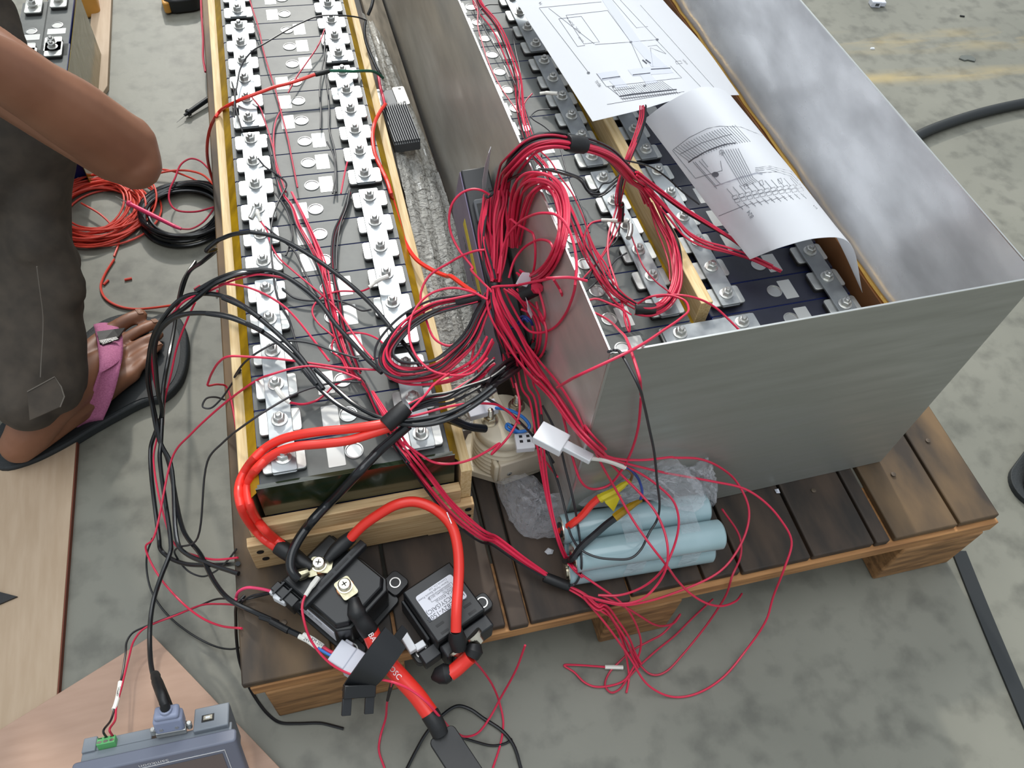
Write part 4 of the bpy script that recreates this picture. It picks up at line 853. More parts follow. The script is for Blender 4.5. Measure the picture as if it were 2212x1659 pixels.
for k, (c, L_, m_) in enumerate((
    ('B', [(465, -20, .17), (500, 90, .17), (550, 250, .17), (590, 440, .17), (650, 640, .168), (700, 800, .168), (740, 960, .168), (790, 1150, .168), (830, 1350, .168), (880, 1600, .168)], 'red2'),
    ('B', [(1110, 250, .176), (1060, 380, .172), (960, 530, .17), (870, 660, .172), (800, 790, .17)], 'red2'),
    ('B', [(490, 830, .176), (560, 920, .172), (600, 1030, .168), (660, 1220, .166), (700, 1400, .166), (780, 1640, .166)], 'red2'),
    ('B', [(1305, 1380, .176), (1280, 1490, .172), (1250, 1650, .168)], 'red'),
    ('C', [(565, 310, .18), (620, 390, .176), (650, 500, .172), (720, 620, .17), (830, 720, .168), (1020, 880, .168), (1200, 1040, .17), (1330, 1230, .172), (1450, 1400, .176), (1530, 1490, .18)], 'red'),
    ('C', [(1490, 880, .178), (1420, 905, .17), (1240, 905, .168), (1110, 940, .166), (1030, 1010, .166), (1005, 1080, .166), (1050, 1170, .166), (1200, 1300, .166)], 'red'),
    ('C', [(1640, 1380, .18), (1560, 1310, .176), (1440, 1265, .172), (1300, 1265, .17), (1190, 1320, .168), (1180, 1420, .168), (1250, 1480, .168), (1310, 1600, .17)], 'red'))):
    loose(['long thin red wire running down the far framed cells', 'red wire slanting from a right bolt towards the far vents', 'red wire leaving the left bolts beneath the orange-red test lead', 'short red wire dropping beside a gap between right busbars', 'red wire running from the bare crimp barrel across the framed cells', 'red wire from the right white crimp curling round a vent', 'red wire hooking from the flat loop round a near vent'][k], c, L_, .0012, m_)
for k, (c, L_) in enumerate((
    ('B', [(500, 180, .172), (560, 330, .17), (600, 480, .168)]),
    ('B', [(300, 640, .16), (340, 780, .172), (350, 900, .176), (390, 1060, .176), (410, 1120, .174)]),
    ('B', [(1110, 280, .176), (1110, 450, .172), (1080, 640, .168), (1070, 800, .166), (1080, 950, .166), (1075, 1100, .166)]),
    ('B', [(1130, 420, .172), (1115, 600, .168), (1140, 780, .166), (1150, 950, .166), (1150, 1100, .166), (1200, 1300, .166), (1210, 1640, .166)]),
    ('B', [(540, 1350, .178), (600, 1420, .17), (720, 1500, .168), (785, 1570, .166), (750, 1650, .166)]),
    ('B', [(1130, 1210, .17), (1190, 1330, .168), (1200, 1500, .166), (1180, 1650, .166)]),
    ('B', [(620, 1180, .17), (650, 1330, .168), (700, 1480, .166), (760, 1640, .166)]),
    ('C', [(780, 20, .17), (700, 180, .17), (660, 330, .172), (650, 520, .174), (670, 720, .174), (690, 880, .172), (730, 1010, .17), (800, 1130, .168), (850, 1290, .168), (900, 1470, .168)]),
    ('C', [(690, 70, .17), (780, 200, .168), (830, 360, .166), (830, 470, .166), (780, 600, .166)]),
    ('C', [(600, 350, .178), (700, 430, .172), (850, 560, .168), (930, 720, .166), (1000, 860, .166), (1060, 960, .166)]),
    ('C', [(750, 880, .168), (850, 960, .166), (980, 985, .166), (1200, 980, .166), (1330, 1020, .166), (1430, 1070, .168), (1510, 1060, .17)]),
    ('C', [(1330, 30, .17), (1300, 180, .168), (1250, 320, .166), (1220, 500, .166), (1210, 720, .166)]))):
    loose(['short black wire beside the far end of the left busbars', 'black wire running down over the far left bolts', 'black wire dropping straight from a far right bolt', 'long black wire beside the right busbars of the far framed cells', 'black wire bending away from a left bolt beside the black coil', 'black wire starting at a sticker amid the framed cells', 'black wire beside the gap between left busbars', 'long black wire passing under the black cables to the front', 'black wire curving round a sticker amid the framed cells', 'black wire from the bare crimp barrel to the middle bunch', 'black wire sagging between both busbars under the black cables', 'black wire along the right side of the middle red bunch'][k], c, L_, .0013, 'grey_wire')
loose('black cord laid across the far framed cells from the foil wrap', 'B', [(1530, -30, .20), (1510, 60, .19), (1480, 130, .18)], .0028, 'blackcable')
loose('thin black lead looping over the far framed cells to the left bolts', 'B', [(1460, 170, .17), (1380, 145, .185), (1200, 130, .20), (1050, 140, .20), (900, 200, .20), (750, 280, .20), (600, 370, .20), (500, 430, .198), (430, 510, .19), (390, 590, .185), (365, 720, .182), (345, 850, .18), (340, 1000, .176)], .0013, 'grey_wire')
loose('black lead running down the foil wrap to the finned resistor', 'B', [(1460, 175, .16), (1450, 280, .15), (1470, 380, .14), (1520, 500, .13), (1560, 590, .12), (1600, 660, .11)], .0026, 'blackcable')
loose('green lead crossing the right rail to the finned resistor', 'B', [(1140, 605, .19), (1240, 605, .186), (1350, 610, .18), (1450, 605, .16), (1540, 615, .14), (1610, 665, .12)], .0024, 'green')
rp = solid('red_cable', MB().tube(lift(spline(pts('A', [(1370, 1180, -.11), (1340, 1080, -.06), (1325, 950, 0.02), (1345, 820, .08), (1400, 720, .13), (1470, 670, .165), (1560, 630, .18), (1680, 585, .185)]) + pts('B', [(690, 740, .185), (830, 705, .185), (1030, 635, .19)]), 8), .0026), .0026, 8), 'redcable', 'long orange-red test lead rising from the floor over the far framed cells', 'cable')
tapewrap(rp, at(*cp('B', 1030, 635), .19), at(*cp('B', 1150, 605), .19), .0038, 'joint_sleeve')
loose('orange-red cable snaking along the right pine rail to the hub', ['B', 'C', 'H'], [[(1630, 890, .125), (1580, 960, .145), (1535, 1060, .162), (1520, 1180, .167), (1545, 1330, .166), (1600, 1450, .16), (1650, 1560, .155)], [(1690, 120, .146), (1740, 290, .142), (1790, 470, .140), (1890, 630, .145), (2020, 720, .155), (2150, 775, .165)], [(480, 820, .18), (570, 885, .195), (640, 930, .215)]], .0030, 'redcable')
loose('short red lead soldered to the finned resistor', 'B', [(1570, 640, .115), (1585, 740, .112), (1610, 830, .11), (1625, 900, .12)], .0024, 'red')

# --- heavy cables at the front
rc = thing('red_cable', 'pair of thick red cables curving from the framed cells to the large contactor', 'cable', at(560, 1050, .1))
obj('cable', MB().tube(lift(spline(pts('D', [(1345, 415, .205), (1200, 440, .205), (1000, 468, .20), (800, 485, .196), (600, 515, .19), (450, 560, .18), (320, 640, .165), (210, 760, .145), (145, 880, .125), (130, 980, .11), (160, 1110, .095), (230, 1230, .082), (330, 1340, .072), (450, 1425, .068)]), 7), .0052), .0052, 12), 'redcable', rc)
obj('cable', MB().tube(lift(spline(pts('D', [(1350, 450, .20), (1200, 500, .198), (1000, 560, .194), (800, 585, .19), (600, 605, .186), (450, 650, .178), (330, 730, .165), (240, 830, .148), (200, 940, .13), (215, 1060, .112), (270, 1180, .095), (350, 1280, .082), (430, 1350, .076), (490, 1395, .072)]), 7), .0052), .0052, 12), 'redcable', rc)
tapewrap(rc, at(*cp('D', 1300, 440), .206), at(*cp('D', 1470, 290), .215), .0095, 'heat_shrink')
tapewrap(rc, at(*cp('D', 440, 1395), .070), at(*cp('D', 570, 1480), .066), .0098, 'heat_shrink')
obj('lug_sleeve', MB().tube([at(*cp('D', 560, 1470), .066), at(*cp('D', 640, 1530), .065), at(*cp('D', 720, 1570), .065)], [.0098, .0085, .006], 12), 'tape', rc)
bk = thing('black_cable', 'thick black cable dropping from the wire crossing to the bare crimp lug', 'cable', at(700, 1050, .1))
obj('cable', MB().tube(lift(spline(pts('D', [(1480, 440, .20), (1400, 510, .19), (1250, 640, .17), (1080, 820, .14), (900, 1010, .11), (760, 1150, .095), (660, 1270, .088), (590, 1380, .085), (550, 1480, .082), (545, 1570, .078), (575, 1630, .074), (600, 1655, .070)]), 7), .0056), .0056, 12), 'blackcable', bk)
r2 = thing('red_cable', 'thick red cable arching between the two black contactors', 'cable', at(900, 1120, .1))
obj('cable', MB().tube(lift(spline(pts('G', [(680, 235, .078), (760, 155, .092), (860, 85, .105), (960, 30, .115), (1060, 10, .118), (1150, 30, .118), (1240, 85, .115), (1310, 170, .108), (1340, 280, .10), (1350, 400, .092), (1345, 540, .085), (1335, 680, .078), (1332, 815, .066)]), 7), .0060), .0060, 12), 'redcable', r2)
obj('lug_sleeve', MB().tube(spline(pts('G', [(690, 225, .077), (640, 265, .072), (580, 320, .070), (530, 375, .069)]), 4), [.0072, .0078, .0082, .0085, .0088, .0088, .0086, .0084, .008, .0074, .0066, .006, .005], 12), 'tape', r2)
obj('lug_sleeve', MB().tube(pts('G', [(1332, 805, .066), (1340, 860, .055), (1350, 920, .045)]), [.0075, .0105, .0085], 12), 'tape', r2)
for k, (x, y) in enumerate(((1283, 95), (1297, 128))):
    obj('print_marks', MB().box((-.004, -.0006, 0), (.004, .0006, .0003), frame(at(*cp('G', x, y), .1195), at(*cp('G', x + 8, y + 20), .1195) - at(*cp('G', x, y), .1195))), 'whiteink', r2)
r3 = thing('red_cable', 'short thick red cable with printed letters running from the large contactor off the pallet', 'cable', at(840, 1500, 0))
RC3 = pts('G', [(800, 810, .050), (850, 920, .044), (930, 1030, .036), (1010, 1120, .028), (1090, 1210, .022), (1170, 1320, .016)])
obj('cable', MB().tube(spline(RC3, 6), .0098, 14), 'redcable', r3)
obj('lug_sleeve', MB().tube(spline(pts('G', [(700, 610, .070), (715, 690, .068), (745, 740, .062), (800, 815, .050)]), 4), [.006, .007, .008, .009, .0105, .0105, .0095, .009, .0092, .0098, .0102, .0105, .0105], 14), 'tape', r3)
obj('lug_sleeve', MB().tube(spline(pts('G', [(1170, 1320, .016), (1210, 1390, .012), (1235, 1450, .006)]), 4), [.0105, .0105, .0104, .0102, .010, .0098, .0096, .0094, .0092], 14), 'tape', r3)
FL = frame(at(*cp('G', 1235, 1440), .004), at(*cp('G', 1345, 1640), -.02) - at(*cp('G', 1235, 1440), .004))
obj('lug_blade', MB().rrect(0, -.016, .068, .016, -.003, .003, .006, FL), 'tape', r3, bevel=.001)
for s, x, y, z, x2, y2 in (('BAW', 800, 825, .0595, 845, 905), ('OSC', 925, 1035, .0465, 985, 1105)):
    o = at(*cp('G', x, y), z); e = at(*cp('G', x2, y2), z)
    text('lettering', s, .0085, o, e - o, V((.8, .6, 0)), 'whiteink', r3)
r4 = thing('red_cable', 'stubby red cable end with a taped lug beside the small contactor', 'cable', at(985, 1440, 0))
obj('cable', MB().tube(lift(spline(pts('G', [(1420, 970, .035), (1380, 1005, .03), (1330, 1050, .026), (1295, 1075, .024)]), 5), .0085), .0085, 12), 'redcable', r4)
obj('lug_sleeve', MB().tube(pts('G', [(1300, 1070, .024), (1265, 1075, .023), (1215, 1090, .021), (1180, 1105, .02)]), [.0088, .0115, .009, .002], 12), 'tape', r4)
obj('lug_sleeve', MB().tube(pts('G', [(1425, 970, .035), (1445, 930, .038), (1450, 890, .04)]), [.0088, .0105, .007], 12), 'tape', r4)
# white-sleeved sense lead from terminal 1 of the large contactor
sn = thing('red_wire', 'thin red lead with white sleeve looping from the large contactor screw', 'wire', at(655, 1300, .06))
obj('lead', MB().tube(lift(spline(pts('G', [(470, 490, .072), (400, 590, .075), (380, 660, .075), (395, 760, .068), (430, 860, .055), (500, 960, .045), (580, 1030, .038), (700, 1085, .036), (830, 1105, .045), (950, 1130, .05), (1060, 1180, .045), (1150, 1250, .04), (1230, 1340, .02), (1310, 1420, -.06), (1400, 1465, -.12), (1470, 1440, -.13), (1540, 1350, -.128), (1600, 1240, -.11), (1700, 1060, -.05), (1760, 900, 0.008)]), 7), .0014), .0014, 7), 'red', sn)
obj('sleeve', MB().tube(pts('G', [(478, 480, .073), (445, 525, .075), (430, 545, .075), (400, 592, .075)]), [.003, .0034, .0026, .0024], 8), 'sleeve', sn)
# long bundle of red wires from the cells to the pallet front
h = thing('wire_harness', 'long straight run of red wires from the framed cells to the taped joint', 'wire harness', at(1000, 1130, .08))
bundle(h, pts('D', [(1170, 180, .172), (1300, 400, .18), (1420, 600, .165), (1560, 780, .135), (1700, 960, .11), (1850, 1140, .085), (2050, 1310, .06)]) + pts('L', [(330, 1060, .04), (520, 1200, .026), (710, 1320, .018)]), 8, [0.005, 0.007, 0.008, 0.009, 0.010, 0.009, 0.007, 0.004], ['red', 'red', 'red', 'red2', 'red', 'black'], seed=71)
tapewrap(h, at(*cp('L', 700, 1320), .017), at(*cp('L', 880, 1390), .012), .0065)
bundle(h, pts('L', [(870, 1388, .012), (980, 1450, .012), (1080, 1540, .012)]) + pts('R', [(330, 390, .01), (470, 590, -.03), (590, 800, -.07), (660, 960, -.11), (740, 1080, -.13)]), 4, [0.003, 0.005, 0.007, 0.006], ['red'], seed=72)
wire('red_wire', pts('D', [(1440, 570, .18), (1560, 660, .165), (1680, 730, .155), (1800, 745, .155), (1950, 720, .155), (2100, 650, .16), (2212, 580, .17)]) + pts('L', [(330, 460, .16), (440, 350, .155), (510, 230, .16), (530, 120, .17), (500, -40, .18)]), .00145, 'red', h)
# floor tangle at the front
for k, (c, L_, m_) in enumerate((
    (['L', 'R'], [[(980, 1450, .012), (1100, 1560, .006)], [(440, 520, -.02), (560, 760, -.06), (600, 900, -.09), (640, 1080, -.125), (655, 1250, -.137), (625, 1420, -.137)]], 'red'),
    ('R', [(80, 0, .04), (300, 150, .03), (500, 290, .012), (620, 400, .004), (700, 520, -.02), (770, 680, -.06), (800, 830, -.09), (770, 980, -.115), (700, 1130, -.13), (600, 1270, -.136), (450, 1330, -.136), (250, 1345, -.136), (120, 1290, -.136), (0, 1170, -.136), (-120, 1090, -.136), (0, 1085, -.134), (370, 1110, -.134)], 'red'),
    ('R', [(330, 260, .01), (620, 400, .004), (800, 510, -.02), (950, 600, -.05), (1080, 620, -.075), (1200, 580, -.085), (1270, 480, -.085), (1180, 590, -.09), (1050, 720, -.1), (900, 800, -.11), (700, 910, -.12), (540, 1050, -.13), (420, 1180, -.136), (370, 1330, -.136), (440, 1415, -.136), (540, 1380, -.136), (640, 1250, -.136), (800, 1080, -.134), (1000, 900, -.132), (1200, 740, -.13), (1400, 540, -.128), (1560, 390, -.126), (1660, 300, -.124)], 'red2'),
    (['R', 'P'], [[(340, 390, .006), (520, 640, -.04), (700, 930, -.10), (790, 1090, -.13), (900, 1190, -.136), (1000, 1205, -.136), (1120, 1150, -.134), (1300, 960, -.125), (1560, 640, -.10), (1740, 380, -.06), (1830, 220, -.03), (1890, 20, .005)], [(1600, 1200, .008), (1598, 1160, .012), (1560, 1100, .05)]], 'red2'),
    ('G', [(1440, 990, .02), (1500, 1060, -.04), (1560, 1150, -.09), (1600, 1250, -.125), (1625, 1370, -.137), (1610, 1500, -.137), (1560, 1660, -.137)], 'red'),
    ('G', [(940, 1120, .02), (920, 1190, -.03), (905, 1260, -.07), (895, 1360, -.12), (865, 1460, -.137), (855, 1550, -.137), (890, 1660, -.137)], 'red'))):
    o = loose(['red wire falling straight from the pallet front to the floor', 'red floor wire with a white sleeve on its end', 'red wire doubling back beside the middle pallet block', 'red wire swinging wide right over the bare floor', 'red wire falling from the small contactor to the floor', 'red wire with a black sleeve hanging below the bracket'][k], c, L_, .0014, m_)
    if k == 1: obj('sleeve', MB().tube(pts('R', [(370, 1110, -.134), (480, 1112, -.133), (585, 1115, -.133)]), .0028, 8), 'sleeve', o)
    if k == 5: obj('sleeve', MB().tube(pts('G', [(945, 1105, .022), (925, 1170, -.018), (908, 1240, -.06)]), [.0026, .0024, .0018], 8), 'tape', o)
loose('thick-sheathed black wire looping on the floor below the red cable lug', 'G', [(1020, 1680, -.134), (1080, 1560, -.134), (1150, 1440, -.13), (1250, 1330, -.13), (1340, 1275, -.132), (1420, 1295, -.134), (1500, 1350, -.136), (1620, 1430, -.136), (1690, 1520, -.136), (1740, 1680, -.136)], .0022, 'blackcable')
loose('thin black wire passing under the red cable lug on the floor', 'G', [(1190, 1400, -.13), (1310, 1450, -.134), (1450, 1495, -.137), (1560, 1520, -.137), (1640, 1505, -.137), (1680, 1480, -.137)], .0016, 'black')

# --- black cables arching left of the frame
h = thing('black_cable', 'group of four black cables arching from the frame over the floor beside the sandal', 'cable', at(370, 800, 0))
CB1 = [
    (['E', 'E', 'F', 'F'], [[(2150, 95, .20), (1950, 120, .205), (1750, 200, .20), (1620, 300, .185), (1500, 400, .165), (1380, 480, .14), (1280, 590, .11), (1220, 760, .07), (1200, 950, .03), (1240, 1200, -.02)], [(1290, 1450, -.05), (1370, 1640, -.065)], [(1370, -120, -.05), (1500, 60, -.03), (1600, 260, -.01), (1720, 400, .008)], [(1900, 490, .012), (2078, 570, .02)]]),
    (['E', 'F'], [[(2120, 480, .20), (1980, 380, .20), (1850, 310, .195), (1680, 280, .185), (1520, 300, .17), (1420, 370, .155), (1330, 480, .135), (1250, 620, .105), (1210, 850, .05), (1225, 1080, .0), (1270, 1300, -.035), (1310, 1500, -.05), (1390, 1660, -.06)], [(1330, -20, -.05), (1400, 60, -.04), (1560, 130, -.02), (1785, 205, .006)]]),
    (['E', 'E', 'F'], [[(2140, 590, .20), (2000, 520, .198), (1850, 460, .19), (1680, 440, .18), (1520, 445, .168), (1400, 490, .15), (1300, 590, .125), (1260, 720, .10), (1270, 900, .06), (1290, 1100, .01), (1320, 1250, -.03)], [(1270, 1400, -.06), (1225, 1550, -.08)], [(1190, -60, -.09), (1200, 20, -.10), (1260, 80, -.10), (1380, 130, -.09), (1600, 140, -.06), (1780, 130, -.03)]]),
    (['E', 'F'], [[(1590, 20, -.09), (1500, 160, -.08), (1460, 300, -.06), (1440, 430, -.04), (1410, 620, -.02), (1370, 820, -.01), (1330, 1050, -.02), (1320, 1300, -.04), (1310, 1500, -.05), (1300, 1620, -.055)], [(1280, 0, -.06), (1270, 60, -.06), (1200, 240, -.07), (1150, 400, -.08), (1125, 560, -.08), (1120, 760, -.07), (1140, 940, -.05), (1180, 1050, -.04)]]),
]
for k, (c, L_) in enumerate(CB1):
    obj('cable', MB().tube(lift(spline([q for cc_, LL in zip(c, L_) for q in pts(cc_, LL)], 8), .003), .0030, 9), 'blackcable', h)
# same cables across the framed cells to the crossing
for k, L_ in enumerate(([(480, 400, .205), (650, 430, .205), (800, 490, .20), (1050, 640, .195), (1330, 850, .192), (1530, 1040, .192), (1700, 1250, .19), (1850, 1430, .19), (1960, 1600, .19)],
                        [(560, 720, .205), (680, 735, .205), (850, 820, .20), (1050, 980, .192), (1200, 1180, .188), (1370, 1370, .188), (1480, 1490, .19), (1600, 1600, .192)],
                        [(240, 960, .20), (450, 1060, .20), (680, 1240, .196), (900, 1460, .19), (1000, 1600, .188), (1100, 1740, .188)],
                        [(100, 1095, .20), (300, 1130, .20), (560, 1240, .196), (780, 1400, .19), (940, 1560, .188), (1050, 1700, .188)])):
    obj('cable', MB().tube(lift(spline(pts('C', L_), 8), .003), .0028, 9), 'blackcable', h)
for L_ in ([(200, 470, .19), (330, 420, .20), (480, 400, .205)], [(20, 900, .19), (200, 800, .20), (380, 740, .205), (560, 720, .205)]):
    obj('cable', MB().tube(lift(spline(pts('C', L_), 8), .003), .0029, 9), 'blackcable', h)
obj('cable', MB().tube(lift(spline(pts('E', [(1440, 440, -.03), (1470, 300, .02), (1530, 120, .06), (1650, 20, .12), (1760, -80, .16)]) + pts('C', [(100, 560, .178), (200, 470, .19)]), 8), .0029), .0029, 9), 'blackcable', h)
for L_ in ([(640, -10, .188), (780, 150, .186), (950, 290, .19), (1200, 395, .20), (1400, 405, .205), (1600, 385, .21), (1800, 340, .215), (2000, 240, .22), (2150, 130, .225)],
           [(740, -10, .188), (900, 140, .186), (1050, 270, .19), (1250, 375, .20), (1450, 430, .206), (1650, 430, .21), (1850, 370, .215), (2050, 250, .22), (2180, 150, .225)],
           [(1480, 440, .205), (1700, 400, .21), (1900, 300, .215), (2100, 170, .22)]):
    obj('cable', MB().tube(lift(spline(pts('D', L_), 8), .003), .0026, 9), 'blackcable', h)
bundle(h, pts('X', [(330, 1640, .21), (450, 1520, .205), (620, 1380, .195), (760, 1290, .18), (900, 1220, .16), (1000, 1100, .15)]), 6, [.006, .010, .008], ['black'], r=.0024, seed=81)
bundle(h, pts('D', [(1500, 300, .20), (1650, 230, .205), (1800, 200, .208), (1950, 130, .21), (2100, 60, .21), (2212, -30, .21)]), 6, [.004, .008, .012], ['black', 'grey_wire', 'red'], r=.0018, seed=82)
nh = loose('black cable with a printed sleeve ending at the cream contactor stud', 'O', [(560, 470, .17), (680, 515, .15), (800, 560, .13), (900, 575, .118), (955, 580, .112)], .0052, 'blackcable', n=12)
tapewrap(h, at(*cp('F', 1170, 1000), -.045), at(*cp('F', 1285, 1290), -.02), .0062, 'cable_boot')
# red wires travelling with the black cables
for k, (c, L_, m_) in enumerate((
    (['C', 'E', 'F'], [[(800, 800, .195), (680, 775, .198), (550, 762, .2)], [(2060, 130, .2), (1900, 170, .195), (1700, 260, .185), (1520, 330, .17), (1400, 450, .14), (1270, 600, .11), (1235, 800, .06), (1270, 1050, .0), (1330, 1250, -.04), (1280, 1450, -.06), (1250, 1640, -.08)], [(1280, -60, -.08), (1350, 20, -.07), (1480, 75, -.04), (1620, 100, -.01), (1780, 85, .006)]], 'red'),
    (['C', 'E', 'F'], [[(1640, 1580, .185), (1300, 1560, .186), (1000, 1520, .186), (700, 1480, .19), (480, 1465, .195), (300, 1460, .195), (210, 1510, .17), (150, 1600, .13)], [(1700, 990, .09), (1690, 1025, .08), (1780, 1020, .03), (1850, 1045, .008)], [] if False else [(1810, -620, .005)]], 'red'),
    (['C', 'E', 'F'], [[(1420, 1660, .185), (1250, 1590, .187), (1000, 1545, .19), (850, 1560, .192), (640, 1620, .192)], [(2110, 975, .17), (1950, 1080, .14), (1750, 1240, .09), (1560, 1420, .04), (1400, 1620, -.02)], [(1150, 0 - 60, -.06), (1090, 0, -.075), (1110, 80, -.085), (1200, 240, -.09), (1350, 410, -.09), (1500, 530, -.07), (1650, 595, -.04), (1810, 615, .004)]], 'red'),
    (['C'], [[(1530, 1490, .185), (1380, 1330, .184), (1150, 1070, .184), (900, 880, .186), (750, 830, .19), (640, 860, .19)]] if False else [[(1150, 1500, .184), (1000, 1300, .184), (880, 1150, .186), (760, 1030, .19), (600, 930, .195), (450, 870, .2), (330, 848, .2), (200, 845, .19), (80, 880, .165), (0, 930, .15)]], 'red'),
    (['E'], [[(1590, 350, .1), (1530, 480, .07), (1440, 720, .03), (1390, 950, .0), (1340, 1160, -.04), (1330, 1350, -.06)]], 'red'))):
    L_ = [l for l in L_]
    loose(['red wire following the topmost black cable to the pallet edge', 'red wire bent square over the left rail near the sandal', 'red wire sweeping from the flat loop out over the floor and back', 'red wire arching over the left busbar beside the black cables', 'short red wire hanging beside the black cables over the sandal'][k], c, L_, .0014, m_)
for k, (c, L_, r_) in enumerate((
    (['D', 'E', 'F'], [[(1110, 95, .182), (960, 90, .184), (780, 120, .186), (600, 180, .188), (400, 290, .19), (200, 420, .18), (0, 580, .13)], [(1690, 1640, .1)], [(1480, -60, .0), (1330, 10, -.06), (1310, 60, -.09), (1400, 180, -.11), (1500, 225, -.11), (1600, 195, -.08), (1700, 110, -.03), (1770, 20, .006)]], .0013),
    (['C', 'E'], [[(1400, 1480, .184), (1200, 1420, .185), (1000, 1350, .188), (850, 1330, .19), (700, 1345, .192), (550, 1420, .19), (430, 1510, .17), (340, 1640, .12)], [(1960, 900, .09), (1870, 1040, .05), (1790, 1150, .03), (1710, 1215, .02), (1650, 1200, .02), (1680, 1135, .02), (1750, 1122, .015), (1830, 1145, .006)]], .0013),
    (['F'], [[(1140, -60, -.09), (1100, 60, -.11), (1100, 200, -.125), (1140, 350, -.13), (1250, 510, -.132), (1420, 650, -.132), (1600, 745, -.13), (1720, 770, -.12), (1815, 752, -.1)]], .0013),
    (['F', 'Q'], [[(1830, 370, .0), (1770, 440, -.02), (1765, 560, -.05), (1770, 700, -.08), (1790, 850, -.1)], [(330, 460, -.125), (440, 660, -.136), (600, 870, -.137), (760, 985, -.137), (1000, 1000, -.137), (1300, 995, -.137), (1480, 1035, -.137), (1610, 1070, -.137)]], .0020))):
    loose(['thin black wire sweeping from the framed cells out over the floor', 'thin black wire with a small loop beside the pallet edge', 'thin black wire curving over the floor near the plywood corner', 'black wire rounding the pallet corner and ending on the floor'][k], c, L_, r_, 'grey_wire' if k < 2 else 'black')
# cable with sleeve and connector by the large contactor
ck = thing('black_cable', 'black cable with white marked sleeve feeding the milky four-way connector', 'cable', at(620, 1380, .03))
obj('cable', MB().tube(spline(pts('S', [(-100, 1010, .014), (30, 1055, .018), (130, 1110, .02), (230, 1165, .022), (370, 1230, .026)]), 6), [.003] * 7 + [.0034] * 18, 10), 'blackcable', ck)
obj('heat_shrink', MB().tube(lift(spline(pts('S', [(30, 1060, .019), (130, 1115, .021), (240, 1175, .023)]), 5), .0040), .0040, 10), 'tape', ck)
s1 = obj('sleeve', MB().tube(pts('S', [(365, 1240, .026), (470, 1290, .027), (595, 1380, .027)]), .0030, 10), 'sleeve', ck)
s2 = obj('sleeve', MB().tube(pts('S', [(415, 1222, .028), (530, 1280, .029), (650, 1365, .028)]), .0030, 10), 'sleeve', ck)
o = at(*cp('S', 420, 1265), .0302); text('lettering', '24V-', .0052, o, at(*cp('S', 500, 1305), .0302) - o, V((.7, .7, 0)), 'ink', s1)
o = at(*cp('S', 510, 1268), .0322); text('lettering', 'KM 25V+', .0048, o, at(*cp('S', 590, 1318), .0322) - o, V((.7, .7, 0)), 'ink', s2)
obj('red_lead', MB().tube(lift(spline(pts('S', [(650, 1368, .028), (740, 1425, .027), (870, 1462, .026)]), 6), .0020), .0020, 8), 'red', ck)
obj('blue_lead', MB().tube(lift(spline(pts('S', [(595, 1382, .027), (690, 1440, .026), (840, 1515, .024)]), 6), .0020), .0020, 8), 'bluewire', ck)
FC = frame(at(*cp('S', 960, 1530), .022), at(*cp('S', 1060, 1600), .022) - at(*cp('S', 870, 1480), .022))
obj('connector', MB().box((-.019, -.013, -.008), (.002, .014, .008), FC).box((.0022, -.0145, -.009), (.021, .0145, .009), FC).box((-.016, .0142, -.004), (-.006, .018, .004), FC), 'milky', ck, bevel=.0012)
loose('pink wire curving from the floor to the white side plug', 'F', [(1780, 445, -.03), (1765, 390, .0), (1790, 335, .02), (1850, 310, .03), (1950, 318, .034), (2060, 345, .04)], .0018, 'pink')
loose('black wire arching from the white side plug over the pallet edge', 'F', [(2120, 330, .04), (2030, 345, .03), (1900, 365, .03), (1830, 400, .02), (1790, 460, -.02)], .0012, 'black')
loose('blue looped lead on top of the cream contactor', 'O', [(1065, 375, .118), (1150, 385, .125), (1260, 420, .125), (1360, 490, .12), (1400, 560, .115), (1340, 610, .112), (1240, 610, .112), (1170, 570, .112), (1180, 535, .114), (1230, 570, .118), (1290, 610, .12), (1370, 600, .12)], .0021, 'bluewire')
loose('black stub wire at the side of the cream contactor', 'O', [(1215, 550, .115), (1270, 580, .105), (1285, 640, .085), (1275, 715, .07)], .0026, 'black')
FW = frame(outside(*cp('O', 1380, 670), .11) + V((-.006, -.006, 0)), at(*cp('O', 1440, 690), .11) - at(*cp('O', 1320, 700), .11))
wq = thing('connector', 'small white four-hole plug hanging in front of the cream contactor', 'connector', FW.translation)
obj('housing', MB().box((-.011, -.011, -.005), (.012, .011, .005), FW), 'white', wq, bevel=.001)
for x in (-.004, .005):
    for y in (-.001, .006):
        obj('hole', MB().box((x - .002, y - .0018, .0051), (x + .002, y + .0018, .0053), FW), 'tape', wq)
loose('red wire dropping from the white four-hole plug along the box wall', 'O', [(1440, 700, .1), (1520, 850, .085), (1600, 960, .07), (1680, 1060, .06)], .0014, 'red')
loose('long black wire crossing behind the white four-hole plug', 'O', [(870, 0, .21), (870, 160, .2), (950, 260, .19), (1080, 340, .18), (1200, 420, .17), (1320, 530, .15), (1440, 660, .12), (1560, 800, .1), (1640, 920, .09)], .0017, 'grey_wire')
loose('red wire leaving the crossing above the cream contactor', 'O', [(140, 475, .205), (300, 440, .21), (560, 370, .21), (800, 330, .205), (960, 330, .2), (1080, 345, .19), (1200, 420, .175), (1300, 530, .16)], .0014, 'red')
loose('red bight doubled back above the cream contactor', 'O', [(140, 470, .205), (230, 380, .208), (350, 260, .21), (450, 140, .21), (600, 30, .214)], .0014, 'red')
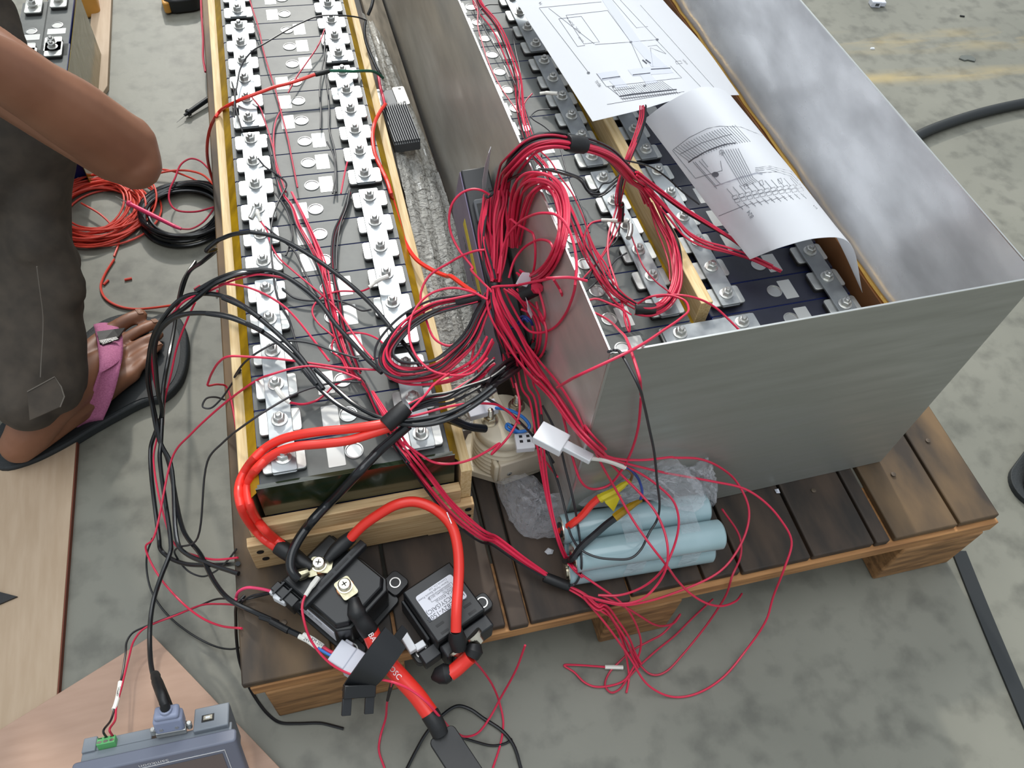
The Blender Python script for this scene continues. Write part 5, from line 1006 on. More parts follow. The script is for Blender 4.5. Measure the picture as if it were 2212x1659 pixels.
# tested-wire tags in the hub
for k, (c, x, y, dx, dy, z) in enumerate((('X', 860, 240, 60, -180, .268), ('X', 930, 480, 40, 160, .245))):
    a = outside(*cp('X', x, y), z) + V((-.006, -.004, .006)); b = outside(*cp('X', x + dx, y + dy), z + .012) + V((-.006, -.004, .006))
    solid('paper_tag', MB().ribbon([a, a.lerp(b, .5) + V((.002, 0, .002)), b], [.009, .009, .005], (.4, -.7, .5), .0004), 'sticker', ['upper', 'lower'][k] + ' folded white wire tag in the red wires right of the hub', 'tag', 'white wire tags in the hub')
hh = solid('heat_shrink', MB().tube([outside(*cp('X', 830, 360), .255), outside(*cp('X', 1000, 270), .268)], [.0088, .0092], 12), 'tape', 'black taped joint with red wire ends poking out right of the hub', 'wire joint')
obj('red_wire', MB().tube([outside(*cp('X', 990, 275), .267), outside(*cp('X', 1040, 270), .27)], [.0075, .006], 8), 'red', hh)
for k, L_ in enumerate(([(740, 800, .2), (800, 670, .215), (870, 670, .222), (930, 720, .22), (960, 790, .21)], [(650, 830, .2), (760, 790, .205), (850, 690, .222), (900, 740, .22)])):
    loose(['longer', 'shorter'][k] + ' blue wire loop half hidden under the red hanging loops', 'X', L_, .0017, 'bluedark')

# crimped ring terminals with white sleeves on the framed cells' bolts
for k, (c, L_, lab_) in enumerate((('C', [(1655, 775, .186), (1590, 800, .184), (1540, 830, .18), (1490, 872, .178)], 'white-sleeved crimp terminal on a right-hand bolt of the framed cells'),
        ('D', [(430, 140, .186), (460, 185, .184), (500, 230, .18), (540, 258, .178)], 'white-sleeved crimp terminal on the third left-hand bolt of the framed cells'),
        ('C', [(530, 215, .186), (545, 260, .184), (565, 310, .18)], 'white-sleeved crimp terminal on a far left-hand bolt of the framed cells'),
        ('I', [(900, 745, .19), (850, 742, .188), (800, 740, .184), (760, 746, .182)], 'white-sleeved crimp terminal on a busbar bolt beside the upper sheet'),
        ('J', [(880, 610, .19), (820, 615, .19), (760, 608, .188), (690, 606, .184)], 'white-sleeved crimp terminal pointing left from the bolts beside the divider'))):
    P_ = pts(c, L_, c in 'CD')
    solid('crimp_terminal', MB().tube(lift(spline(P_, 5), .002), [.0030] * (len(spline(P_, 5)) - 6) + [.0024] * 6, 9), 'sleeve', lab_, 'crimp terminal', 'white-sleeved crimp terminals')
for k, (c, L_) in enumerate((('C', [(520, 200, .187), (500, 250, .184), (480, 285, .182)]), ('J', [(905, 640, .192), (905, 690, .19), (890, 740, .19)]))):
    P_ = pts(c, L_, c == 'C')
    solid('crimp_terminal', MB().tube(lift(spline(P_, 5), .003), .0038, 10), 'nut', ['bare silver crimp barrel on a far left-hand bolt of the framed cells', 'bare silver crimp barrel on a bolt beside the divider'][k], 'crimp terminal')
loose('red sense wire from the white sleeve on the third left bolt', 'D', [(540, 258, .178), (640, 270, .168), (750, 240, .165), (830, 180, .165), (880, 130, .165), (960, 85, .17), (1060, 60, .175)], .0014, 'red')

# ================================================================== printed wiring diagrams (two loose sheets)
def sheet(name, label, rows, per=7):
    R = [spline([at(*p) for p in r], per) for r in rows]
    n = len(R[0]); colsp = [spline([r[j] for r in R], 8) for j in range(n)]; m = len(colsp[0])
    vs = [colsp[j][i] for i in range(m) for j in range(n)]; fs = [(i * n + j, i * n + j + 1, (i + 1) * n + j + 1, (i + 1) * n + j) for i in range(m - 1) for j in range(n - 1)]
    bv = BVHTree.FromPolygons([tuple(v) for v in vs], fs)
    mb = MB(); N = len(vs); dz = V((0, 0, .0004))
    rim = [j for j in range(n)] + [i * n + n - 1 for i in range(1, m)] + [(m - 1) * n + j for j in range(n - 2, -1, -1)] + [i * n for i in range(m - 2, 0, -1)]
    mb.add(vs + [v - dz for v in vs], [tuple(reversed(f)) for f in fs] + [tuple(N + k for k in f) for f in fs] + [(rim[k], rim[(k + 1) % len(rim)], N + rim[(k + 1) % len(rim)], N + rim[k]) for k in range(len(rim))])
    o = solid(name, mb, 'paper', label, 'paper sheet', 'printed wiring diagrams')
    def onto(x, y):
        d = ray(x, y).normalized(); h = bv.ray_cast(CAM, d)
        return (h[0] - d * .0006) if h[0] else None
    return o, onto
def inked(o, onto, c, polys, wd=.00035, mat='ink', name='printed_line'):
    mb = MB()
    for L_ in polys:
        Q = []
        for (x0, y0), (x1, y1) in zip(L_[:-1], L_[1:]):
            k = max(1, int(math.hypot(x1 - x0, y1 - y0) / CROP[c][2] / 14))
            Q += [onto(*cp(c, x0 + (x1 - x0) * i / k, y0 + (y1 - y0) * i / k)) for i in range(k)]
        Q.append(onto(*cp(c, *L_[-1]))); Q = [q for q in Q if q is not None]
        if len(Q) > 1: mb.ribbon(Q, wd, -ray(1500, 300), .00008)
    if mb.v: obj(name, mb, mat, o, smooth=False)
def fillp(o, onto, c, quads, mat):
    mb = MB()
    for q in quads:
        g = []
        for i in range(7):
            for j in range(7):
                a, b = i / 6, j / 6
                x = (q[0][0] * (1 - a) + q[3][0] * a) * (1 - b) + (q[1][0] * (1 - a) + q[2][0] * a) * b
                y = (q[0][1] * (1 - a) + q[3][1] * a) * (1 - b) + (q[1][1] * (1 - a) + q[2][1] * a) * b
                g.append(onto(*cp(c, x, y)))
        if any(p is None for p in g): continue
        mb.add(g, [(i * 7 + j, i * 7 + j + 1, (i + 1) * 7 + j + 1, (i + 1) * 7 + j) for i in range(6) for j in range(6)])
    if mb.v: obj('printed_fill', mb, mat, o, smooth=False)
def dots(o, onto, c, D):
    for x, y, r in D:
        q = [(x - r, y - r * .6), (x + r, y - r * .6), (x + r, y + r * .6), (x - r, y + r * .6)]
        mb = MB(); P = [onto(*cp(c, x + r * cos(a * pi / 8), y + r * .75 * sin(a * pi / 8))) for a in range(16)]
        if all(P): mb.add(P, [tuple(range(16))]); obj('printed_dot', mb, 'ink', o, smooth=False)
def note(o, onto, c, s, size, p, q, mat='ink'):
    a, b = onto(*cp(c, *p)), onto(*cp(c, *q))
    if a and b:
        X = (b - a).normalized(); Nn = -ray(*cp(c, *p)).normalized(); Y = Nn.cross(X)
        text('lettering', s, size, a + Nn * .0003, X, Y, mat, o)
p1, on1 = sheet('paper_sheet', 'upper white sheet with a printed wiring diagram lying across the box', [
    [(1062, -100, .235), (1150, -105, .245), (1240, -112, .25), (1340, -120, .235)],
    [(1115, 2, .235), (1215, -8, .25), (1320, -12, .255), (1432, 0, .228)],
    [(1188, 118, .232), (1290, 102, .25), (1400, 92, .252), (1515, 92, .222)],
    [(1280, 262, .228), (1372, 240, .246), (1482, 210, .248), (1597, 205, .212)]])
p2, on2 = sheet('paper_sheet', 'lower white sheet with a printed diagram curling over the right cells', [
    [(1391, 258, .222), (1444, 220, .27), (1508, 190, .296), (1566, 196, .276), (1601, 239, .226)],
    [(1447, 332, .216), (1506, 296, .265), (1572, 268, .292), (1636, 282, .268), (1670, 322, .214)],
    [(1503, 408, .214), (1566, 376, .262), (1638, 348, .288), (1706, 368, .262), (1740, 408, .208)],
    [(1560, 484, .212), (1626, 452, .26), (1704, 430, .28), (1772, 448, .252), (1803, 505, .198)],
    [(1620, 560, .214), (1690, 533, .255), (1768, 514, .27), (1838, 528, .24), (1863, 632, .178)]])
top = lambda i: (140 + i * 13.2, 832 - 14.5 * i * (1 - i * .0165) * .62)
comb = []
for i in range(25):
    t_ = i / 24.0; x = 140 + 345 * t_; y = 835 - 150 * math.sin(t_ * 1.25) * .95
    comb.append([(x, y), (x + 88 + (0 if i > 3 else 0), y + 66 + 28 * t_)])
inked(p2, on2, 'K', comb, .00028)
inked(p2, on2, 'K', [[(135, 840), (265, 998), (415, 955)], [(140, 838), (230, 770), (330, 720), (400, 706), (520, 712), (640, 760)], [(180, 862), (300, 800), (430, 760), (470, 752)], [(415, 955), (405, 900)],
                     [(250, 905), (385, 1055)], [(262, 905), (380, 1040), (520, 990), (610, 968), (720, 962)], [(285, 900), (405, 1030)], [(300, 890), (335, 935)], [(395, 1210), (530, 1155)]], .0003)
inked(p2, on2, 'K', [[(405 + i * 14, 840 - i * 1.5), (520 + i * 9.5, 1035 - i * 6), (545 + i * 10, 1045 - i * 4)] for i in range(8)], .00024)
inked(p2, on2, 'K', [[(370, 1045), (500, 1000), (610, 968), (640, 975)]], .0009, 'inklight')
inked(p2, on2, 'K', [[(600, 940 + i * 9), (680, 930 + i * 9), (800, 960 + i * 14), (840, 1000 + i * 14)] for i in range(3)], .00024)
inked(p2, on2, 'K', [[(225, 910), (240, 900), (255, 888), (275, 878), (300, 862), (340, 842), (380, 826), (430, 810), (490, 802)]], .0011)
bxs = []
for i in range(11):
    x, y = 470 + i * 35.5, 1100 - i * 9.5 + (i * i) * .35
    w_, h_ = 26, 15
    for dx in (0, 12):
        bxs.append([(x + dx, y + dx * 1.6), (x + dx + w_, y + dx * 1.6 - 9), (x + dx + w_ + 8, y + dx * 1.6 + h_ - 9 + 2), (x + dx + 8, y + dx * 1.6 + h_ + 2), (x + dx, y + dx * 1.6)])
    bxs.append([(x + 28, y + 42), (x + 62, y + 72)]); bxs.append([(x + 42, y + 62), (x + 82, y + 44)])
    bxs.append([(x + 10, y), (x - 30, y - 45)])
for x, y in ((535, 1035), (620, 1015), (725, 1005)): bxs.append([(x, y), (x + 18, y - 8), (x + 28, y + 18), (x + 10, y + 24), (x, y)])
inked(p2, on2, 'K', bxs, .00026)
dots(p2, on2, 'K', [(376, 977, 20)])
note(p2, on2, 'K', 'B24', .0075, (585, 1218), (560, 1180)); note(p2, on2, 'K', 'B14', .0045, (945, 1172), (925, 1150)); note(p2, on2, 'K', 'CJS', .007, (400, 840), (440, 890))
fillp(p1, on1, 'I', [[(1255, 0), (1330, 0), (1560, 330), (1480, 330)], [(1480, 330), (1560, 330), (1770, 530), (1650, 530)]], 'inklight')
fillp(p1, on1, 'I', [[(1215, 585), (1370, 562), (1400, 615), (1255, 640)], [(1460, 555), (1770, 520), (1825, 580), (1500, 605)], [(1310, 640), (1405, 620), (1465, 690), (1370, 700)], [(1560, 600), (1640, 590), (1700, 655), (1610, 670)]], 'inklight')
inked(p1, on1, 'I', [[(755, 65), (1150, 580)], [(830, 65), (1195, 350)], [(910, 150), (1090, 130)], [(910, 150), (1060, 370), (1120, 362)], [(968, 122), (1300, 84)], [(968, 122), (985, 150)], [(1090, 130), (1235, 335), (1110, 350), (975, 140)], [(1300, 84), (1485, 335), (1200, 355)],
                     [(755, 62), (1250, 15)], [(1485, 335), (1700, 315)], [(1340, 0), (1530, 222), (1620, 212)], [(1400, 0), (1690, 310)], [(1485, 335), (1580, 545)], [(1620, 370), (1690, 360), (1765, 430), (1640, 380), (1660, 530)], [(1560, 40), (2150, 700)], [(1690, 320), (2040, 690)],
                     [(1210, 585), (1290, 690), (1890, 620), (1800, 525)], [(1300, 690), (1400, 770), (1850, 715)], [(1350, 722), (1520, 700)], [(1295, 832), (1910, 730)]], .00032)
inked(p1, on1, 'I', [[(1395 + i * 19, 770 - i * 2.2), (1340 + i * 17, 700 - i * 2.4)] for i in range(24)] + [[(1405 + i * 19, 772 - i * 2.2), (1425 + i * 19, 800 - i * 2.2)] for i in range(24)] + [[(1400 + i * 19, 785 - i * 2.2), (1440 + i * 19, 790 - i * 2.2)] for i in range(24)], .00026)
inked(p1, on1, 'I', [[(1395, 770), (1500, 752), (1850, 715)], [(1645, 555), (1800, 545)], [(1500, 600), (1640, 585)], [(1255, 632), (1400, 612)]], .0013)
inked(p1, on1, 'I', [[(1575, 480), (1610, 510)], [(1600, 478), (1640, 508)]], .0017)
inked(p1, on1, 'I', [[(1840, 490), (1880, 485), (1895, 505), (1850, 510), (1840, 490)]], .0003)
dots(p1, on1, 'I', [(1147, 580, 13), (1485, 334, 12), (1695, 315, 12), (1345, 691, 11), (1595, 682, 11)])
note(p1, on1, 'I', 'BJS32', .0065, (1240, 690), (1195, 630)); note(p1, on1, 'I', '14', .0085, (770, 40), (755, 10)); note(p1, on1, 'I', 'DC24V', .0055, (1030, 205), (990, 160)); note(p1, on1, 'I', 'DC-DC', .0055, (1080, 265), (1050, 225)); note(p1, on1, 'I', 'DC12V', .005, (1105, 335), (1070, 295)); note(p1, on1, 'I', 'output', .0045, (1935, 515), (1880, 460))
for i in range(6): note(p1, on1, 'I', str(i + 1), .004, (1435 + 70 * i, 745 - i * 7), (1410 + 70 * i, 710 - i * 7))

# ================================================================== stretch wrap between frame and box, finned resistor, batten
rw = random.Random(9)
def crinkle(name, mat, label, L, R_, nu, nv, amp, seed, cat='plastic film', zoff=0.0):
    # sheet between two edge polylines with folds
    rnd = random.Random(seed); A_ = spline(L, 8); B_ = spline(R_, 8); m = min(len(A_), len(B_))
    def res(P, k): return [P[min(int(i * (len(P) - 1) / (k - 1)), len(P) - 1)] for i in range(k)]
    A_, B_ = res(A_, nv), res(B_, nv)
    ph = [rnd.uniform(0, 6.28) for _ in range(8)]; vs = []
    for j in range(nv):
        for i in range(nu):
            t_ = i / (nu - 1); s_ = j / (nv - 1); p = A_[j].lerp(B_[j], t_)
            edge = min(1, 4 * t_, 4 * (1 - t_)) * .8 + .2
            h_ = sin(9 * t_ + 13 * s_ + ph[0]) + .7 * sin(21 * t_ - 17 * s_ + ph[1]) + .6 * sin(5 * t_ + 41 * s_ + ph[2]) + .5 * abs(sin(31 * t_ + 9 * s_ + ph[3])) + rnd.uniform(-.35, .35) * (.5 if amp < .005 else 1)
            vs.append(p + V((rnd.uniform(-.001, .001), rnd.uniform(-.0015, .0015), zoff + amp * edge * h_)))
    mb = MB().add(vs, [(j * nu + i, j * nu + i + 1, (j + 1) * nu + i + 1, (j + 1) * nu + i) for j in range(nv - 1) for i in range(nu - 1)])
    return solid(name, mb, mat, label, cat, angle=24)
E_ = lambda X, Y, Z: V((X, Y, Z))
crinkle('stretch_wrap', 'wrap', 'crumpled clear stretch wrap filling the gap between the pine frame and the box',
        [E_(-.102, .16, .03), E_(-.098, .30, .055), E_(-.092, .45, .075), E_(-.086, .60, .085), E_(-.080, .75, .085), E_(-.075, .90, .09), E_(-.07, 1.1, .09)],
        [E_(-.030, .18, .02), E_(-.024, .30, .03), E_(-.016, .45, .035), E_(-.012, .60, .04), E_(-.012, .75, .03), E_(-.02, .90, .03), E_(-.03, 1.1, .03)], 20, 90, .0042, 4)
solid('batten', MB().prism([(-.055, .74), (-.008, .70), (-.004, 1.36), (-.045, 1.36)], .002, .020), 'graywood', 'weathered wooden batten on the pallet along the foot of the box', 'batten', bevel=.001)
# finned resistor
r0 = at(828, 230, .105); r1 = at(869, 213, .105); r2 = at(856, 318, .100); r3_ = at(903, 304, .095)
FR = frame((r0 + r1) / 2, (r2 + r3_) / 2 - (r0 + r1) / 2)
Lr = ((r2 + r3_) / 2 - (r0 + r1) / 2).length
hr = thing('finned_resistor', 'grey finned aluminium power resistor with end plates resting on the stretch wrap', 'resistor', (r0 + r3_) / 2 - V((0, 0, .03)))
obj('body', MB().box((0, -.022, -.022), (Lr, .022, -.006), FR), 'heatsink', hr, bevel=.0008)
for k in range(12):
    y = -.0205 + k * .0037
    obj('fin', MB().box((0.0005, y, -.0058), (Lr - .0005, y + .0017, 0), FR), 'heatsink', hr)
for a, b in ((-.052, -.001),):
    obj('end_plate', MB().rrect(a, -.030, b, -.012, -.010, -.0075, .003, FR), 'alu', hr)
    obj('end_plate', MB().rrect(a, .010, b, .030, -.010, -.0075, .003, FR), 'alu', hr)
    obj('end_block', MB().box((a + .004, -.0115, -.02), (b, .0095, -.008), FR), 'heatsink', hr, bevel=.001)
for x, y in ((-.046, -.022), (-.046, .022), (-.008, .022), (-.006, -.022)):
    obj('hole', MB().lathe([(.0028, -.0074), (.0028, -.0073)], 14, FR @ Matrix.Translation((x, y, 0))), 'tape', hr)

# ================================================================== clear bags by the cell bundle
def bag(label, cpts, seed, amp=.006, z0=.004):
    # closed crumpled pouch: two skins meeting at a rim; cpts are (pixel x, pixel y, z) round the rim
    rnd = random.Random(seed); rim = [at(*cp('L', *p[:2]), p[2]) for p in cpts]; n = 48
    loop = spline(rim + [rim[0]], 6); loop = [loop[int(i * (len(loop) - 1) / n)] for i in range(n)]
    c = sum(loop, V()) / n; vs = []; fs = []; K = 9
    for sk in (1, -1):
        for k in range(K + 1):
            t_ = k / K
            for i in range(n):
                p = loop[i].lerp(c, t_); dome = math.sqrt(max(0, 1 - (1 - t_) ** 2)) * .020
                q = p + V((rnd.uniform(-1, 1) * .0022, rnd.uniform(-1, 1) * .0022, (dome * (1.15 if sk > 0 else -.25)) + (rnd.uniform(-1, 1) * amp * .5 + amp * .6 * sin(i * .9 + t_ * 7 + seed)) * min(1, t_ * 4 + .25)))
                q.z = max(q.z, z0); vs.append(q)
        o = 0 if sk > 0 else (K + 1) * n
        for k in range(K):
            for i in range(n):
                a, b = o + k * n + i, o + k * n + (i + 1) % n; fs.append((a, b, b + n, a + n))
    return solid('plastic_bag', MB().add(vs, fs), 'bag', label, 'plastic bag', angle=14)
bag('crumpled clear plastic bag under the cream contactor and cell bundle', [(360, 650, .01), (420, 640, .02), (560, 600, .03), (640, 640, .03), (740, 760, .03), (860, 800, .04), (960, 760, .05), (900, 860, .05), (840, 960, .03), (780, 1040, .01), (680, 1050, .006), (560, 1030, .006), (470, 930, .006), (410, 800, .006)], 3)
bag('crumpled clear plastic bag draped behind the light blue cell bundle', [(900, 800, .075), (1100, 735, .09), (1250, 640, .115), (1380, 540, .13), (1560, 470, .14), (1660, 520, .13), (1720, 580, .12), (1800, 680, .105), (1830, 780, .085), (1760, 860, .082), (1600, 830, .085), (1400, 780, .088), (1200, 820, .082), (1000, 830, .078)], 5, .005, .07)
bag('small twist of clear plastic bag against the front of the steel box', [(1690, 580, .11), (1830, 505, .12), (1880, 620, .10), (1910, 740, .07), (1880, 830, .05), (1820, 770, .07), (1740, 680, .09)], 8, .004, .03)
solid('lint', MB().prism([(0, 0), (.006, -.002), (.010, .002), (.005, .008), (-.002, .005)], .0004, .003, frame(at(*cp('L', 725, 1165), 0), (1, .2, 0)), .5), 'paper', 'shred of white lint on the pallet left of the light blue cells', 'lint')
solid('lint', MB().prism([(0, 0), (.005, -.002), (.007, .005), (.001, .006)], .0004, .003, frame(at(*cp('M', 755, 615), 0), (1, .2, 0)), .5), 'milky', 'pale blob of glue on the pallet at the foot of the steel box', 'lint')

# ================================================================== operator panel on plywood
P_A = thing('plywood_sheet', 'large pale plywood sheet on the floor at the lower left', 'plywood', at(60, 1300, G))
A4 = [at(x, y, G) for x, y in ((172, 930), (127, 1534), (118, 1660), (-420, 1900), (-420, 930))]
obj('panel', MB().prism([(p.x, p.y) for p in A4], G + .0005, G + .010), 'ply', P_A, bevel=.0006)
obj('edge_band', MB().prism([(A4[0].x, A4[0].y), (A4[1].x, A4[1].y), (A4[1].x + .0015, A4[1].y), (A4[0].x + .0015, A4[0].y)], G + .0005, G + .009), 'plyedge', P_A)
P_B = thing('plywood_sheet', 'reddish plywood offcut with a pointed corner under the grey operator panel', 'plywood', at(330, 1500, G))
z2 = G + .011
B4 = [at(x, y, z2) for x, y in ((333, 1376), (-260, 1745), (90, 2150), (730, 1790))]
obj('panel', MB().prism([(p.x, p.y) for p in B4], z2, z2 + .008), 'ply2', P_B, bevel=.0006)
solid('cloth_scrap', MB().prism([(p.x, p.y) for p in (at(38, 1289, G + .012), at(-30, 1318, G + .012), at(-60, 1260, G + .012), at(0, 1279, G + .012))], G + .0103, G + .013), 'tape', 'dark pointed scrap of cloth on the plywood at the left edge', 'scrap')
# panel stands leaning, connector side up
hz = -.045
hl, hr_ = at(*cp('W', 85, 955), hz), at(*cp('W', 1890, 562), hz)
XH = (hr_ - hl); XH.z = 0; WH = XH.length; XH.normalize(); YH = V((0, 0, 1)).cross(XH)      # YH points away
FH = Matrix((XH, YH, V((0, 0, 1)))).transposed().to_4x4(); FH.translation = hl + YH * .020
LEAN = FH @ Matrix.Rotation(radians(-20), 4, 'X')
hm = thing('operator_panel', 'grey touch-screen operator panel standing on the plywood at the lower left', 'operator panel', FH @ V((WH / 2, 0, z2 + .008 - hz)))
DP = -.085
obj('bezel', MB().rrect(-.006, -.036, WH + .006, -.020, DP, .002, .004, LEAN), 'hmibezel', hm, bevel=.002)
LEAN0 = LEAN
LEAN = LEAN @ Matrix.Translation((0, -.02, 0)) @ Matrix.Diagonal((1, .64, 1, 1)) @ Matrix.Translation((0, .02, 0))
obj('back_housing', MB().box((0, -.0198, DP + .004), (WH, .0, -.003), LEAN).box((.002, 0, DP + .01), (WH * .455, .022, -.003), LEAN), 'hmi', hm, bevel=.0012)
obj('left_pillar', MB().box((0, -.002, DP + .01), (WH * .09, .026, .0), LEAN), 'hmi', hm, bevel=.0012)
obj('usb_block', MB().box((WH * .745, -.012, DP + .02), (WH * .985, .034, .004), LEAN), 'hmi', hm, bevel=.0015)
us = obj('usb_port', MB().box((WH * .80, .002, .0042), (WH * .885, .016, .0046), LEAN), 'tape', hm)
obj('usb_shell', MB().box((WH * .815, .004, .0047), (WH * .875, .0125, .0062), LEAN), 'nickel', us)
obj('usb_tongue', MB().box((WH * .83, .006, .0063), (WH * .86, .0098, .0068), LEAN), 'white', us)
gt = obj('terminal_block', MB().box((WH * .105, .000, -.010), (WH * .225, .014, .006), LEAN), 'greenterm', hm, bevel=.0008)
for k in range(3):
    x = WH * (.125 + k * .04)
    obj('screw', MB().lathe([(.0026, .0061), (.0026, .0064), (.0018, .0064)], 14, LEAN @ Matrix.Translation((x, .004, 0))), 'nickel', gt)
    obj('slot', MB().box((x - .002, .0105, .0061), (x + .002, .012, .0064), LEAN), 'tape', gt)
LEAN1, LEAN = LEAN, LEAN0
obj('screen', MB().box((.016, -.0368, DP + .002), (WH - .012, -.0362, -.016), LEAN), 'screen', hm)
wl = MB()
wl.box((WH * .40, -.0368, -.0108), (WH - .008, -.0362, -.0102), LEAN).box((WH - .0086, -.0368, DP + .002), (WH - .008, -.0362, -.0102), LEAN)
obj('white_line', wl, 'whiteink', hm)
text('lettering', 'Samkoon', .0085, LEAN @ V((WH * .585, -.0369, -.0060)), LEAN.to_3x3() @ V((-1, 0, 0)), LEAN.to_3x3() @ V((0, 0, -1)), 'whiteink', hm)
# serial plug
dx = WH * .60
DS = LEAN @ Matrix.Translation((dx, -.006, .004)) @ Matrix.Rotation(.06, 4, 'Y')
ds = thing('serial_plug', 'lavender grey serial plug with thumbscrews on top of the operator panel', 'plug', DS.translation - V((0, 0, .006)))
obj('hood', MB().box((-.0155, -.0075, .004), (.0155, .0085, .026), DS).box((-.013, -.0075, .026), (.013, .0085, .034), DS), 'dsub', ds, bevel=.003)
obj('shell', MB().box((-.016, -.006, -.004), (.016, .006, .0038), DS), 'nut', ds, bevel=.001)
obj('grommet', MB().lathe([(.0065, .034), (.0065, .037), (.005, .038)], 18, DS), 'dsub', ds)
for x in (-.019, .019):
    ts = obj('thumbscrew', MB().lathe([(.003, -.002), (.003, .006), (.0022, .007)], 12, DS @ Matrix.Translation((x, 0, 0))), 'nut', ds)
for x in (-.008, .008):
    obj('screw', MB().lathe([(.002, 0), (.002, .0006)], 12, DS @ Matrix.Translation((x, -.0076, .012)) @ Matrix.Rotation(pi / 2, 4, 'X')), 'nut', ds)
dtop = DS @ V((0, 0, .037))
obj('strain_relief', MB().tube(spline([dtop, *[at(*cp('F', x, y), z) for x, y, z in ((1225, 1150, .005), (1180, 1030, -.01), (1160, 960, -.03))]], 4), [.0050 + .0006 * (i % 2) for i in range(13)], 12), 'tape', ds)
# power leads to the green terminal
tl, tr = LEAN1 @ V((WH * .165, .013, .004)), LEAN1 @ V((WH * .205, .013, .004))
loose_pts = [(1060, 610, -.09), (1000, 640, -.09), (955, 710, -.085), (940, 800, -.08), (925, 900, -.075), (905, 1010, -.07)]
wire('power_lead', pts('F', [(2040, 350, .02), (1790, 405, -.02), (1700, 392, -.05), (1600, 400, -.075), (1480, 450, -.09), (1320, 510, -.1), (1150, 575, -.1)]) + pts('F', [(1060, 612, -.1), (990, 650, -.1), (950, 710, -.098), (940, 800, -.09), (915, 960, -.08), (890, 1060, -.07), (860, 1200, -.06), (830, 1300, -.05)]) + [tl + V((0, .004, .012)), tl], .0013, 'black', None, 'thin black power lead from the pallet to the green terminal of the operator panel')
rl = wire('power_lead', pts('F', [(1780, 440, -.03), (1640, 432, -.06), (1500, 442, -.085), (1320, 515, -.098), (1150, 580, -.098), (1060, 630, -.098), (1000, 710, -.096), (965, 830, -.088), (935, 950, -.08), (905, 1070, -.07), (870, 1200, -.06), (862, 1300, -.05)]) + [tr + V((0, .004, .012)), tr], .0013, 'red2', None, 'thin red power lead from the pallet to the green terminal of the operator panel')
slv = obj('sleeve', MB().tube(spline(pts('F', [(900, 1015, -.074), (885, 1110, -.068), (862, 1195, -.06), (850, 1222, -.058)]), 5), .0026, 10), 'sleeve', rl)
o = at(*cp('F', 893, 1050), -.068); text('lettering', 'DC24V', .0045, o, at(*cp('F', 868, 1170), -.06) - o, V((1, .2, 0)), 'ink', slv)

# ================================================================== coils and probes on the floor
def coil(name, label, cx, cy, turns, rx, ry, r, mat, seed, jit=.012, dz=.0026):
    rnd = random.Random(seed); c = at(cx, cy, G); P = []
    ox = oy = 0
    n = turns * 14
    k0 = [rnd.uniform(.70, 1.06) for _ in range(turns + 2)]; cxs = [(rnd.uniform(-jit, jit), rnd.uniform(-jit, jit)) for _ in range(turns + 2)]
    for i in range(n):
        t_ = i / 14; a = 2 * pi * t_; k = int(t_); f_ = t_ - k; f_ = f_ * f_ * (3 - 2 * f_)
        s_ = k0[k] * (1 - f_) + k0[k + 1] * f_; q = [cxs[k][j] * (1 - f_) + cxs[k + 1][j] * f_ for j in (0, 1)]
        P.append(V((c.x + q[0] + rx * s_ * cos(a), c.y + q[1] + ry * s_ * sin(a), G + r + .0005 + dz * (t_ % 7) * (1 + .3 * sin(a * 1.7 + k)))))
    return wire(name, P, r, mat, None, label, per=3, n=7, cat='cable coil')
coil('wire_coil', 'heap of coral red wire coiled on the floor behind the trousers', 215, 458, 22, .088, .088, .0019, 'redcoil', 4, .02)
coil('cable_coil', 'neat coil of black cable on the floor beside the red heap', 402, 470, 16, .083, .083, .0030, 'blackcable', 6, .006, .003)
loose('coral red wire running from the coiled heap towards the sandal', 'A', [(520, 1300, -.125), (640, 1370, -.125), (720, 1450, -.13), (760, 1540, -.137), (730, 1640, -.137)], .0019, 'redcoil')
loose('coral red wire bending along the floor to the sandal toes', ['E'], [[(930, 0, -.137), (850, 130, -.137), (820, 230, -.137), (860, 320, -.137), (960, 380, -.137), (1090, 405, -.137), (1250, 395, -.135), (1400, 375, -.13)]], .0021, 'redcoil')
loose('lower coral red lead from the heap to the timber frame', 'A', [(800, 1230, -.12), (900, 1160, -.12), (1030, 1105, -.12), (1180, 1090, -.12), (1290, 1115, -.12), (1370, 1185, -.115)], .0021, 'redcoil')
loose('upper coral red lead from the heap to the timber frame', 'A', [(965, 1080, -.125), (1080, 1090, -.125), (1200, 1130, -.125), (1290, 1170, -.125), (1365, 1200, -.12)], .0019, 'redcoil')
loose('crimson lead looping over the black coil', 'A', [(1340, 1085, -.11), (1280, 1030, -.11), (1220, 1015, -.11), (1160, 1050, -.11), (1120, 1140, -.11), (1085, 1220, -.112), (1085, 1290, -.115), (1130, 1345, -.115), (1250, 1355, -.112), (1370, 1325, -.1)], .0018, 'red2')
loose('crimson lead along the far left edge of the pallet', 'A', [(1285, -30, -.1), (1290, 100, -.1), (1300, 250, -.1), (1300, 370, -.1), (1315, 460, -.1)], .0024, 'red2')
rpb = thing('test_probe', 'dark pink multimeter test probe lying across the black cable coil', 'test probe', at(*cp('A', 990, 1390), G))
a_, b_ = at(*cp('A', 820, 1300), -.105), at(*cp('A', 1120, 1450), -.108)
obj('handle', MB().tube([a_, a_.lerp(b_, .04), a_.lerp(b_, .06), a_.lerp(b_, .5), b_], [.0052, .0056, .0040, .0042, .0034], 12), 'pink', rpb)
obj('tip', MB().tube([a_, at(*cp('A', 740, 1255), -.106)], [.0009, .0004], 8), 'steelpin', rpb)
obj('strain_relief', MB().tube([b_, b_.lerp(at(*cp('A', 1160, 1465), -.11), 1)], [.0034, .0026], 10), 'pink', rpb)
